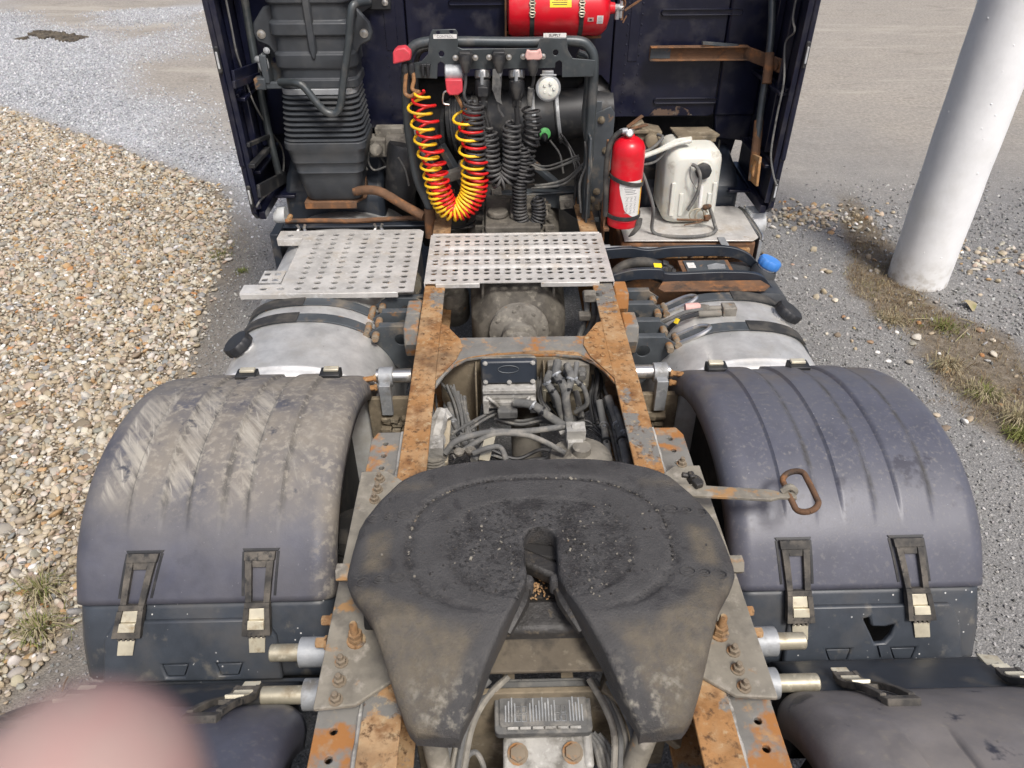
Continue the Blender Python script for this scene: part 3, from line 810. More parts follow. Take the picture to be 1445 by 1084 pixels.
# valve hose block and hoses
v = MB().box(.085, .235, 2.15, 2.185, .87, .975)
hb = obj('hose_block', v, 'cast', truck, bevel=.005)
fit = [(.112, .945), (.157, .95), (.205, .95)]
for x_, z_ in fit:
    obj('fitting', MB().lathe([(.018, 0), (.018, .02), (.013, .022), (.013, .04)], (x_, 2.15, z_), (0, -1, -.15), 8), 'hose', hb)
hoses = [([(0.1167, 2.12, 1.011), (0.1087, 2.07, 0.9921), (0.1318, 2.04, 0.9624), (0.1454, 2.02, 0.8856), (0.1518, 1.98, 0.8264)], .017),
         ([(0.1493, 2.12, 0.9952), (0.1596, 2.06, 0.9773), (0.1386, 2.02, 0.9318), (0.1523, 2, 0.8544), (0.1578, 1.96, 0.8175)], .016),
         ([(0.1835, 2.12, 1.004), (0.1743, 2.06, 0.977), (0.2028, 2.04, 0.9519), (0.2149, 2.03, 0.8919), (0.1785, 2.04, 0.8472)], .010),
         ([(0.0875, 2.08, 0.9915), (0.0756, 2.04, 0.9786), (0.107, 2.02, 0.9325), (0.1268, 2.02, 0.8547), (0.1469, 2, 0.8069)], .014),
         ([(-0.0378, 2.05, 0.8882), (0.028, 2.03, 0.8897), (0.0833, 2, 0.8622), (0.1432, 1.97, 0.8348)], .018),
         ([(0.1033, 2.12, 0.8793), (0.1194, 2.11, 0.8323), (0.1561, 2.1, 0.7873), (0.212, 2.08, 0.7626)], .016),
         ([(0.1816, 2.1, 0.9019), (0.1979, 2.08, 0.8378), (0.212, 2.06, 0.7724)], .013),
         ([(0.2592, 2.05, 0.8911), (0.2717, 1.98, 0.8363), (0.2707, 1.85, 0.8209), (0.2728, 1.7, 0.8344)], .015),
         ([(0.2903, 2.05, 0.9059), (0.3147, 1.95, 0.8599), (0.3164, 1.8, 0.8639), (0.3129, 1.65, 0.851)], .017),
         ([(0.3089, 2, 0.8976), (0.3259, 1.9, 0.8699), (0.3286, 1.75, 0.8475)], .011),
         ([(-0.2377, 2.12, 0.8896), (-0.2307, 2.08, 0.8471), (-0.2115, 2, 0.831), (-0.1786, 1.92, 0.818)], .011),
         ([(-0.2666, 2.1, 0.8484), (-0.2476, 2, 0.8477), (-0.2085, 1.9, 0.8359), (-0.1709, 1.8, 0.8452)], .012),
         ([(-0.2147, 2.14, 0.8487), (-0.2057, 2.06, 0.8304), (-0.1797, 1.98, 0.815)], .009),
         ([(-0.2971, 2.16, 0.8992), (-0.2687, 2.13, 0.8828), (-0.2391, 2.12, 0.858)], .006)]
for pts, r in hoses:
    ho = obj('rubber_hose', MB().tube(pts, r*.88, 10, 6), 'hose', truck)
    a_, b_ = V(pts[1]), V(pts[2])
    for f_ in (.0, .55):
        obj('cable_tie', MB().lathe([(r*.9, -.004), (r*1.12, -.003), (r*1.12, .003), (r*.9, .004)], a_.lerp(b_, f_), b_-a_, 12).obox(a_.lerp(b_, f_)+V((0, -r*1.1, r*.6)), (.008, .008, .008)), 'plastic' if f_ else 'galv', ho)
b = MB().bar((0.0635, 2.1, 0.9106), (0.2161, 2.1, 0.9136), .012, .03).bar((0.0711, 2.1, 0.9073), (0.0723, 2.1, 0.8538), .012, .02, (0, 1, 0))
obj('hose_clip_bracket', b, 'brass', truck, bevel=.001)

# area behind the coupling: air lines, valve post, levelling valve
for pts, r in (([(-0.2636, 1.78, 0.8957), (-0.2243, 1.8, 0.9309), (-0.1232, 1.84, 0.9303), (-0.0081, 1.86, 0.9139), (0.1277, 1.88, 0.9153)], .0105),
               ([(-0.2373, 1.78, 0.88), (-0.1233, 1.83, 0.9238), (-0.0199, 1.85, 0.9106), (0.0483, 1.83, 0.8988), (0.1206, 1.78, 0.8863)], .0095),
               ([(-0.1731, 1.75, 0.8903), (-0.1467, 1.8, 0.8903), (-0.1095, 1.86, 0.9253)], .012),
               ([(-0.1721, 1.75, 0.9199), (-0.1228, 1.75, 0.9422), (-0.0875, 1.76, 0.9326), (-0.0684, 1.72, 0.9146)], .009)):
    obj('air_line', MB().tube(pts, r, 10, 8), 'hose', truck)
v = MB().obox((0.1589, 1.86, 0.9071), (.062, .05, .05)).obox((0.1563, 1.84, 0.8726), (.05, .04, .05))
v.bolt((0.158, 1.86, 0.9251), (0, -.3, 1), .014, .012)
v.tube([(0.1329, 1.88, 0.9031), (0.1099, 1.88, 0.8916)], .013, 8)
obj('relay_valve', v, 'cast_light', truck, bevel=.005)
v = MB().lathe([(.105, -.12), (.11, -.02), (.10, 0), (.03, .02), (.03, .045)], (0.1743, 1.8, 0.8521), (0, 0, 1), 24)
obj('brake_chamber', v, 'cast', truck)
v = MB().bar((-0.2649, 1.95, 0.8916), (-0.2706, 1.78, 0.8505), .028, .02)
obj('bracket_post', v, 'tan_tank', truck, bevel=.004)
v = MB().bar((-0.1164, 1.84, 0.9242), (-0.1393, 1.74, 0.8984), .034, .006)
obj('bracket_strip', v, 'brass', truck, bevel=.001)
v = MB().tube([(-0.2791, 1.95, 0.9344), (-0.2917, 1.9, 0.9146), (-0.3003, 1.86, 0.8876), (-0.2739, 1.85, 0.8955)], [.022, .03, .026, .02], 8, 4).obox((-0.2984, 1.8, 0.897), (.06, .06, .06))
v.tube([(-0.2791, 1.95, 0.9344), (-0.2604, 1.93, 0.9137)], .02, 8)
obj('height_valve', v, 'cast_light', truck, bevel=.005)
v = MB()
for k in range(5): v.lathe([(.040, 0), (.044, .006), (.040, .012)], V((-0.3012, 1.8, 0.8546))+V((0, 0, -.03+.012*k)), (0, 0, 1), 16)
v.lathe([(.016, 0), (.018, .01), (.01, .016)], (-0.1823, 1.78, 0.8997), (0, 0, 1), 10).lathe([(.016, 0), (.018, .01), (.01, .016)], (-0.2186, 1.78, 0.8946), (0, 0, 1), 10)
obj('bellows_valve', v, 'cast', truck)

# propshaft, axle, springs, wheels
v = MB().lathe([(.055, 0), (.055, .9)], (0.01, 2.45, .70), (0.0, -1, -.16), 24)
v.lathe([(.09, -.03), (.09, 0), (.058, .04)], (0.01, 2.45, .70), (0, -1, -.16), 20)
obj('propshaft', v, 'cast_dark', truck)
for yc in (1.80, .45):
    v = MB()
    v.loft([[V((x_, yc + r_*math.cos(t), .52 + r_*math.sin(t))) for t in np.linspace(0, 2*PI, 17)[:-1]]
            for x_, r_ in ((-.62, .07), (-.3, .08), (-.22, .12), (-.1, .21), (.1, .21), (.22, .12), (.3, .08), (.62, .07))])
    obj('axle', v, 'void', truck)
def wheel(x0, x1, yc, zc=.5, r=.5):
    n = 28; w = x1-x0; xm = (x0+x1)/2
    t = MB()
    t.lathe([(r*.58, -w/2), (r*.9, -w/2), (r*.985, -w*.40), (r, -w*.3), (r, w*.3), (r*.985, w*.40), (r*.9, w/2), (r*.58, w/2)], (xm, yc, zc), (1, 0, 0), n)
    o = obj('tyre', t, 'tyre', truck)
    h = MB().lathe([(r*.57, -w*.35), (r*.5, -w*.2), (r*.2, -w*.2), (r*.2, w*.2), (r*.5, w*.2), (r*.57, w*.35)], (xm, yc, zc), (1, 0, 0), n)
    obj('rim', h, 'dirt_steel', o)
for yc in (1.80, .45):
    for s in (-1, 1):
        wheel(*sorted((.64*s, .90*s)), yc); wheel(*sorted((.93*s, 1.19*s)), yc)
for s in (-1, 1): wheel(*sorted((.90*s, 1.20*s)), 5.35)
for s in (-1, 1):
    for yc in (1.62, .75):
        v = MB().lathe([(.115, .42), (.135, .46), (.14, .55), (.135, .66), (.12, .70), (.105, .71), (.105, .72)], (.535*s, yc, 0), (0, 0, 1), 24)
        ab = obj('air_spring', v, 'void', truck)
        w = MB().bar((.535*s-.05, yc, .73), (.535*s-.05, yc-.25, .60), .045, .03).bar((.535*s+.04, yc, .73), (.535*s+.04, yc-.25, .60), .05, .03)
        obj('spring_bracket', w, 'void', ab, bevel=.003)

# torque rods and the rear valve unit below the coupling
for a, b_ in (((-0.2418, 0.8384, 0.9), (-0.2263, 0.8087, 0.8)), ((0.2098, 0.8314, 0.9), (0.1773, 0.7907, 0.8))):
    d = (V(b_)-V(a)).normalized()
    obj('torque_rod', MB().tube([V(a)-d*.05, V(a)+d*.5], .026, 14), 'dusty_steel', truck)
v = MB(); m4 = axes((-0.0027, 0.9098, 0.9), (1, 0, -.005), (0, 1, .20))
lid = MB(); lid.prism(rrect(-.108, .108, -.052, .068, .012), -.03, 0, 'z'); lid.prism(rrect(-.098, .098, -.040, .060, .010), 0, .006, 'z')
lid.xf(m4)
unit = obj('valve_unit', lid, 'hose', truck, bevel=.004)
dn = MB()
for k in range(26):
    x_ = -.085 + k*.0068
    if 4 <= k <= 7 or 17 <= k <= 20: continue
    hh = .022 + .012*((k*7) % 5)/4
    dn.box(x_, x_+.003, -.030, -.030+hh*1.6, .006, .0085)
for x0 in (-.056, .032):
    for i in range(2):
        for j in range(2):
            cx_, cy_ = x0+i*.013, -.022+j*.018
            loop = [(cx_+a_, cy_+b2, .0075) for a_, b2 in ((-.005, -.007), (.005, -.007), (.005, .007), (-.005, .007), (-.005, -.007))]
            dn.tube(loop, .0012, 4)
obj('embossed_rib', dn.xf(m4), 'galv', unit)
cl = MB()
for k in range(6): cl.box(-.080+k*.0275, -.056+k*.0275, -.046, -.040, .004, .009)
obj('lid_clip', cl.xf(m4), 'cast_light', unit, bevel=.001)
bd = MB().box(-.09, .09, -.13, -.045, -.10, -.032).box(-.055, .065, -.22, -.10, -.12, -.045)
bd.lathe([(.05, 0), (.045, .05), (.02, .07)], (-.02, -.17, -.05), (0, -.3, 1), 14).lathe([(.04, 0), (.03, .05)], (.045, -.19, -.05), (0, -.3, 1), 12)
bd.box(.085, .108, -.115, -.03, -.09, -.03)
obj('valve_casting', bd.xf(m4), 'cast_light', unit, bevel=.008)
for x_ in (-.058, .062):
    t = MB().bolt((0, 0, 0), (0, -.35, 1), .016, .016)
    o_ = obj('hex_plug', t, 'bolt_steel', unit); o_.location = m4 @ V((x_, -.085, -.03))
tb = MB()
for x_ in (-.075, .06): tb.box(x_-.014, x_+.014, .066, .105, -.012, -.006).box(x_-.014, x_+.014, .10, .106, -.03, 0.0)
obj('mounting_lug', tb.xf(m4), 'dirt_steel', unit, bevel=.001)
sl = MB().tube([(-.10, -.15, -.04), (-.125, -.16, -.02), (-.14, -.20, -.02)], [.018, .028, .02], 9, 4).tube([(-.14, -.185, -.02), (0.03, -.19, -.01)], .009, 8).tube([(.03, -.18, -.02), (.11, -.15, .0)], .006, 6)
obj('silencer_elbow', sl.xf(m4), 'cast', unit)
sl = MB().prism([(.085, -.20), (.10, -.185), (.12, -.19), (.125, -.215), (.105, -.235), (.085, -.225)], -.02, .01, 'z')
obj('label_tag', sl.xf(m4), 'tan_tank', unit, bevel=.002)
for sgn, pxs in ((-1, ((700,962), (668,995), (648,1035), (638,1090))), (1, ((850,962), (872,1000), (884,1040), (886,1090)))):
    for k in range(5):
        pts = {(-1): [(-0.1064, 0.9596, 0.93), (-0.1576, 0.9164, 0.91), (-0.1889, 0.8684, 0.88), (-0.2066, 0.7963, 0.84)], 1: [(0.1308, 0.9534, 0.93), (0.1603, 0.8997, 0.91), (0.1777, 0.8509, 0.88), (0.1716, 0.7865, 0.84)]}[sgn]
        pts = [V(p)+V((.014*(k-2), .006*math.sin(k*2.), .012*math.cos(k*1.7))) for p in pts]
        obj('brake_pipe', MB().tube(pts, .0075, 8, 8), 'hose' if k % 2 else 'cast', truck)
for k in range(4):
    pts = [V(p)+V((.012*k, 0, -.006*k)) for p in ((0.0853, 0.8804, 0.86), (0.1094, 0.8581, 0.84), (0.125, 0.8073, 0.8))]
    obj('brake_pipe', MB().tube(pts, .006, 8, 6), 'hose', truck)
obj('brake_pipe', MB().tube([(-0.1776, 0.7955, 0.84), (-0.17, 0.8265, 0.86), (-0.1516, 0.8353, 0.86), (-0.1363, 0.8122, 0.85), (-0.133, 0.7821, 0.85)], .006, 8, 6), 'hose', truck)
v = MB().lathe([(.12, -.25), (.13, -.2), (.13, .2), (.12, .25)], (-.16, .72, .62), (1, 0, 0), 24)
obj('air_reservoir', v, 'plastic', truck)
v = MB().box(-.30, .30, .93, .945, .60, .93)
obj('rear_cross_plate', v, 'dirt_steel', truck, bevel=.003)
v = MB().bar((0.1344, 0.9568, 0.93), (0.315, 0.8907, 0.8), .06, .02)
obj('stay_bar', v, 'dirt_steel', truck, bevel=.003)

# --- gearbox
v = MB()
def oct_(cx_, cz_, w, h, y_): return [V((cx_+a_*w, y_, cz_+b2*h)) for a_, b2 in ((-.55, 1), (.55, 1), (1, .5), (1, -.5), (.55, -1), (-.55, -1), (-1, -.5), (-1, .5))]
v.loft([oct_(.0, .74, .16, .17, 2.66), oct_(0, .74, .20, .21, 2.72), oct_(0, .76, .21, .22, 3.0), oct_(0, .76, .22, .22, 3.3), oct_(0, .78, .25, .23, 3.8)])
gear = obj('gearbox', v, 'cast_dark', truck, bevel=.012)
v = MB().lathe([(.125, 0), (.125, .03), (.10, .04), (.075, .06), (.075, .10), (.05, .11)], (0, 2.665, .81), (0, -1, 0), 24)
v.lathe([(.06, 0), (.06, .20)], (0, 2.57, .81), (0, -1, -.4), 20)
obj('output_flange', v, 'cast', gear)
for a in range(8):
    t = 2*PI*a/8+.2
    obj('bolt', MB().bolt((.105*math.cos(t), 2.634, .81+.105*math.sin(t)), (0, -1, 0), .009, .010), 'cast', gear)
v = MB()
for x_ in (-.15, -.10, .10, .15): v.prism([(2.68, .80), (2.80, .975), (3.6, .99), (3.6, .97), (2.82, .95)], x_-.006, x_+.006, 'x')
for y_ in (2.9, 3.12, 3.3, 3.42, 3.55): v.box(-.19, .19, y_, y_+.018, .965, .99)
obj('casting_rib', v, 'cast_dark', gear, bevel=.003)
v = MB().box(-.14, .12, 3.22, 3.62, .975, 1.02).box(-.02, .16, 3.3, 3.5, 1.02, 1.05).lathe([(.05, 0), (.05, .03)], (-.08, 3.35, 1.02), (0, 0, 1), 16)
obj('gearbox_cover', v, 'cast_dark', gear, bevel=.008)
obj('gearbox_canister', MB().lathe([(.06, -.1), (.075, -.08), (.075, .06), (.055, .09)], (-0.2949, 3.042, 0.72), (0, -.3, 1), 20), 'cast', truck)
for dx in (0, .03, .055):
    obj('air_line', MB().tube([V(p)+V((dx, 0, 0)) for p in ((0.2626, 2.6, 1.016), (0.2735, 2.6, 0.9241), (0.248, 2.58, 0.8181))], .012, 8, 6), 'hose', truck)
v = MB().obox((0.2779, 2.58, 1.007), (.05, .04, .04)).obox((0.2632, 2.58, 0.9162), (.05, .04, .03))
obj('pipe_joint', v, 'cast', truck, bevel=.006)

# --- perforated catwalk between the rails
def perf(x0, x1, y0, y1, xs, ys, rx, ry, z0, z1, skip=()):
    b = MB()
    return b.prism([(x0, y0), (x1, y0), (x1, y1), (x0, y1)], z0, z1, 'z', [circ(a, c_, rx, 10, ry) for a in xs for c_ in ys if (a, c_) not in skip])
xs = np.linspace(-.352, .352, 17)
ysr = [2.717, 2.771, 2.801, 2.861, 2.891, 2.954, 2.984, 3.044, 3.074, 3.124]
b = perf(-.387, .392, 2.690, 3.150, xs, ysr, .0135, .0102, 1.012, 1.016)
def wave(p):
    y_ = p.y
    z = 0
    for c_ in (2.831, 2.922, 3.014): z += .010*math.exp(-((y_-c_)/.016)**2)
    z *= min(1, max(0, (.30-abs(p.x+.02))/.05))
    return V((p.x, y_, p.z+z+.006*max(0, (3.10-abs(3.10-y_)-3.05)/.05)))
b2 = MB()
# finer sheet so that the pressed waves show
b2.v = b.v; b2.f = b.f; b2.mi = b.mi
cat = obj('catwalk', b2.fn(wave), 'alu', truck)
w = MB()
for c_ in (2.831, 2.922, 3.014):
    w.loft([[V((x_, c_-.018, 1.0165)), V((x_, c_-.006, 1.0165+h_)), V((x_, c_+.006, 1.0165+h_)), V((x_, c_+.018, 1.0165))] for x_, h_ in ((-.33, .0005), (-.29, .0085), (.27, .0085), (.31, .0005))], closed=False, cap=False)
obj('pressed_ridge', w, 'alu', cat)
w = MB().box(-.34, -.16, 2.682, 2.6895, .995, 1.015).box(.09, .33, 2.682, 2.6895, .995, 1.015).box(-.387, -.383, 2.69, 3.15, .99, 1.0115).box(.388, .392, 2.69, 3.15, .99, 1.0115)
w.prism([(-.38, 3.151), (.385, 3.151), (.385, 3.165), (-.38, 3.165)], 1.005, 1.017)
obj('folded_edge', w, 'alu', cat, bevel=.002)

# --- step over the left tank
xs = [-.487-.072*i for i in range(9)]
ysr = [2.752+.0475*i for i in range(12)]
skip = {(xs[i], ysr[j]) for i in (7, 8) for j in range(1, 11)}
b = MB()
outl = [(-.435, 2.715), (-.435, 3.30), (-.455, 3.325), (-1.12, 3.325), (-1.12, 3.245), (-.995, 3.245), (-.995, 2.79), (-1.15, 2.79), (-1.15, 2.715)]
hl = [circ(a, c_, .0160, 10, .0118) for i, a in enumerate(xs) for j, c_ in enumerate(ysr) if not (i in (7, 8) and 1 <= j <= 10) and not (i == 7 and False)]
b.prism(outl, .962, .967, 'z', hl)
step = obj('foot_step', b, 'alu', truck)
w = MB().box(-1.15, -.50, 2.708, 2.7145, .942, .966).box(-1.12, -1.00, 3.238, 3.2445, .930, .966).box(-1.154, -1.1505, 2.72, 2.79, .945, .966)
w.box(-1.0, -.9955, 2.80, 3.235, .95, .966)
obj('folded_edge', w, 'alu', step, bevel=.002)
w = MB().prism([(-1.115, 2.86), (-1.02, 2.86), (-1.02, 2.97), (-1.115, 2.97)], .935, .939, 'z', [rrect(a, a+.026, c_, c_+.026, .004, 2) for a in (-1.108, -1.062) for c_ in (2.873, 2.925)])
obj('slotted_tread', w, 'alu', step)

# --- D shaped fuel tanks
def tank_prof(s, d=0.0):
    pts = [(.50, .62), (.515, .74), (.56, .825), (.64, .89), (.75, .930), (.88, .938), (1.0, .925), (1.09, .885), (1.145, .80), (1.165, .68), (1.165, .45), (1.13, .35), (1.05, .31), (.70, .31), (.56, .35), (.505, .48)]
    cx_, cz_ = .84, .62
    out = []
    for x_, z_ in [(p.x, p.y) for p in catmull([V((a_, b2, 0)) for a_, b2 in pts+pts[:1]], 4)[:-1]]:
        vx, vz = x_-cx_, z_-cz_; l = math.hypot(vx, vz)
        out.append(((cx_+vx*(1+d/l))*s, cz_+vz*(1+d/l)))
    return out
def tank(s, y0, y1):
    t = MB()
    st_ = [(y0-.030, -.20), (y0-.026, -.12), (y0-.012, -.05), (y0, -.018), (y0+.012, -.002), (y0+.03, 0), (y0+.05, 0), (y0+.054, .004), (y0+.064, .004), (y0+.068, 0), (y1-.03, 0), (y1, -.03), (y1+.02, -.15)]
    t.loft([[V((x_, y_, z_)) for x_, z_ in tank_prof(s, d)] for y_, d in st_])
    return obj('fuel_tank', t, 'tank', truck, ang=50)
def strap(s, yc, par, w=.058, i0=9, i1=42):
    a, b_ = tank_prof(s, .002)[i0:i1], tank_prof(s, .008)[i0:i1]
    t = MB()
    poly = a + b_[::-1]
    t.loft([[V((x_, yc-w/2, z_)) for x_, z_ in poly], [V((x_, yc+w/2, z_)) for x_, z_ in poly]])
    o_ = obj('tank_strap', t, 'bracket', par, bevel=.001)
    b2 = tank_prof(s, .012)[20:30]
    t = MB(); a2 = tank_prof(s, .0085)[20:30]
    t.loft([[V((x_, yc-w*.58, z_)) for x_, z_ in a2+b2[::-1]], [V((x_, yc+w*.58, z_)) for x_, z_ in a2+b2[::-1]]])
    obj('rubber_liner', t, 'rubber', o_)
    return o_
def cap_part(o, d, par, r=.057, name='filler_cap', m='plastic'):
    t = MB(); d = V(d).normalized(); x_, y_, _ = frame_of(d)
    rings = []
    for (rr, h) in ((r*.72, 0), (r*.72, .012), (r*.96, .014), (r, .020), (r, .042), (r*.90, .050), (r*.3, .051)):
        n = 48
        rings.append([V(o)+d*h+(x_*math.cos(2*PI*j/n)+y_*math.sin(2*PI*j/n))*rr*(1+(.028 if rr > r*.89 else 0)*math.copysign(1, math.sin(12*2*PI*j/n))*abs(math.sin(12*2*PI*j/n))**.3) for j in range(n)])
    t.loft(rings)
    o_ = obj(name, t, m, par)
    t = MB().lathe([(r*.78, -.012), (r*.80, .004), (r*.74, .008)], o, d, 28)
    obj('filler_neck', t, 'tank', o_)
    return o_
tl = tank(-1, 2.16, 3.78)
tr = tank(1, 2.16, 2.74)
for yc in (2.555, 2.685): strap(-1, yc, tl)
for yc in (2.44, 2.675): strap(1, yc, tr)
cap_part((-1.062, 2.395, .900), (-.50, -.10, .86), tl)
cap_part((1.075, 2.575, .897), (.50, -.05, .86), tr)
# brackets from rail to tank
def tbr(s, yc, top=.925, hole=True):
    t = MB()
    pl = [(.395*s, top-.02), (.43*s, top), (.555*s, top), (.60*s, top-.03), (.575*s, top-.10), (.50*s, top-.20), (.395*s, top-.30)]
    t.prism(pl, yc-.004, yc+.004, 'y', [circ(.475*s, top-.062, .026, 16)] if hole else [])
    t.box(*sorted((.40*s, .56*s)), yc+.0045, yc+.03, top-.006, top)
    o_ = obj('tank_bracket', t, 'bracket', truck, bevel=.0015)
    obj('bracket_pin', MB().lathe([(.013, 0), (.015, .006), (.015, .04), (.012, .044)], (.572*s, yc-.044, top-.035), (0, 1, 0), 14), 'bolt_steel', o_)
    return o_
for yc in (2.735, 2.62, 2.51): tbr(-1, yc)
for yc in (2.765, 2.655, 2.52, 2.40): tbr(1, yc)
for s in (-1, 1):
    for yc in ((2.55, 2.44) if s < 0 else (2.685, 2.435)):
        t = MB().prism([(yc-.055, .99), (yc+.05, .99), (yc+.06, .93), (yc-.05, .86), (yc-.075, .93)], *sorted((.39*s, .445*s)), 'x')
        obj('spacer_block', t, 'rust_grey', truck, bevel=.006)
# loops where the straps end
for s, ys_ in ((1, (2.44, 2.675)), (-1, (2.555, 2.685))):
    for yc in ys_:
        t = MB()
        lp = [V((.615*s, yc-.028, .885)), V((.70*s, yc-.026, .928)), V((.735*s, yc, .942)), V((.70*s, yc+.026, .930)), V((.615*s, yc+.028, .887))]
        t.tube(lp, .009, 8, 6)
        if s > 0: obj('strap_loop', t, 'chrome', truck)
        obj('loop_pin', MB().lathe([(.014, -.04), (.014, .04)], (.612*s, yc, .882), (0, 1, 0), 12), 'bolt_steel', truck)
# fittings on the right tank
f_ = MB().obox((0.8338, 2.548, 0.955), (.055, .05, .04)).tube([(0.8141, 2.559, 0.955), (0.7419, 2.556, 0.955)], .013, 8).tube([(0.8015, 2.53, 0.95), (0.71, 2.535, 0.945)], .014, 8)
f_.tube([(0.756, 2.556, 0.955), (0.7045, 2.577, 0.95)], .018, 8)
fit_ = obj('fuel_fitting', f_, 'cast', tr, bevel=.004)
obj('fuel_line', MB().tube([(0.7419, 2.556, 0.955), (0.6688, 2.544, 0.95), (0.6127, 2.536, 0.93), (0.5669, 2.564, 0.88)], .008, 8, 6), 'hose', tr)
obj('fuel_line', MB().tube([(0.71, 2.535, 0.945), (0.6395, 2.507, 0.94), (0.6031, 2.504, 0.91), (0.5917, 2.531, 0.86)], .009, 8, 6), 'plastic', tr)
obj('hose_coupling', MB().lathe([(.016, -.03), (.019, -.02), (.019, .02), (.016, .03)], (0.6934, 2.569, 0.955), (1, .05, .02), 12), 'pink_plug', tr)
obj('cable_tie', MB().obox((0.6143, 2.483, 0.945), (.02, .008, .02), (0, .5, .6)), 'yellow', tr)

# ------------------------------------------------------------------ fenders
PROF1 = catmull([V((y_, z_, 0)) for y_, z_ in [(2.42, .58), (2.37, .72), (2.29, .82), (2.18, .915), (2.05, .995), (1.90, 1.046), (1.74, 1.062), (1.59, 1.046), (1.47, .998), (1.37, .925), (1.285, .815), (1.225, .715), (1.185, .62)]], 8)
PROF2 = catmull([V((y_, z_, 0)) for y_, z_ in [(.965, .845), (.90, .925), (.80, 1.0), (.66, 1.055), (.48, 1.075), (.30, 1.06), (.14, 1.0), (.0, .9), (-.1, .75)]], 8)
class Prof:
    def __init__(s, pts):
        s.p = [V((q.x, q.y)) for q in pts]
        s.s = [0.0]
        for a, b in zip(s.p, s.p[1:]): s.s.append(s.s[-1]+(b-a).length)
        s.py = [q.x for q in s.p]; s.pz = [q.y for q in s.p]
    def at(s, t, flip=1):
        y_ = float(np.interp(t, s.s, s.py)); z_ = float(np.interp(t, s.s, s.pz))
        e = .02
        dy = float(np.interp(t+e, s.s, s.py)-np.interp(t-e, s.s, s.py)); dz = float(np.interp(t+e, s.s, s.pz)-np.interp(t-e, s.s, s.pz))
        l = math.hypot(dy, dz) or 1
        n = (dz/l, -dy/l)
        if n[1] < 0: n = (-n[0], -n[1])
        if abs(n[1]) < 1e-6: n = (-1, 0)
        return y_, z_, n
    def find(s, y_):
        return s.s[int(np.argmin([abs(a-y_) for a in s.py]))]
P1, P2 = Prof(PROF1), Prof(PROF2)
SEAM = P1.s[int(np.argmin([abs(q.x-1.285)+abs(q.y-.815) for q in P1.p]))]
def band(x, c_, w): return sstep(w/2+.003, w/2-.003, np.abs(x-c_))
def fender_sheet(s, P, t0, t1, xin, xout, bands, fade, nu=90, nv=170, edge=.05, th=.006, rise=.009, notch=None):
    """a curved moulded sheet: outer skin, folded edges, thickness; returns MB and vertex data"""
    us = np.linspace(0, 1, nv); b = MB(); info = []
    rows = []
    ts = np.linspace(t0, t1, nu)
    for t in ts:
        y_, z_, n = P.at(float(t))
        row = []
        for k, u in enumerate(us):
            x = xin + (xout-xin)*u
            d = min(x-xin, xout-x)
            dr = -edge*.9*(1-math.sqrt(max(0, 1-(max(0, edge-d)/edge)**2)))
            h = sum(float(band(np.array(x), c_, w))*rise for c_, w in bands) * float(fade(t))
            row.append((x, y_+n[0]*(h+dr), z_+n[1]*(h+dr)))
            info.append((x, t, d))
        # folded lips
        a = row[0]; e = row[-1]
        low = .035
        row = [(a[0]+.004, a[1]-n[0]*low, a[2]-n[1]*low)] + row + [(e[0]-.004, e[1]-n[0]*low, e[2]-n[1]*low)]
        rows.append([V((q[0]*s, q[1], q[2])) for q in row])
    m = nv+2
    b.v = [p for r in rows for p in r]
    for i in range(nu-1):
        for j in range(m-1):
            b.f.append([i*m+j, i*m+j+1, (i+1)*m+j+1, (i+1)*m+j]); b.mi.append(0)
    co = np.array([[p.x*s, p.y, p.z] for p in b.v])
    tt = np.repeat(ts, m)
    return b, co, tt

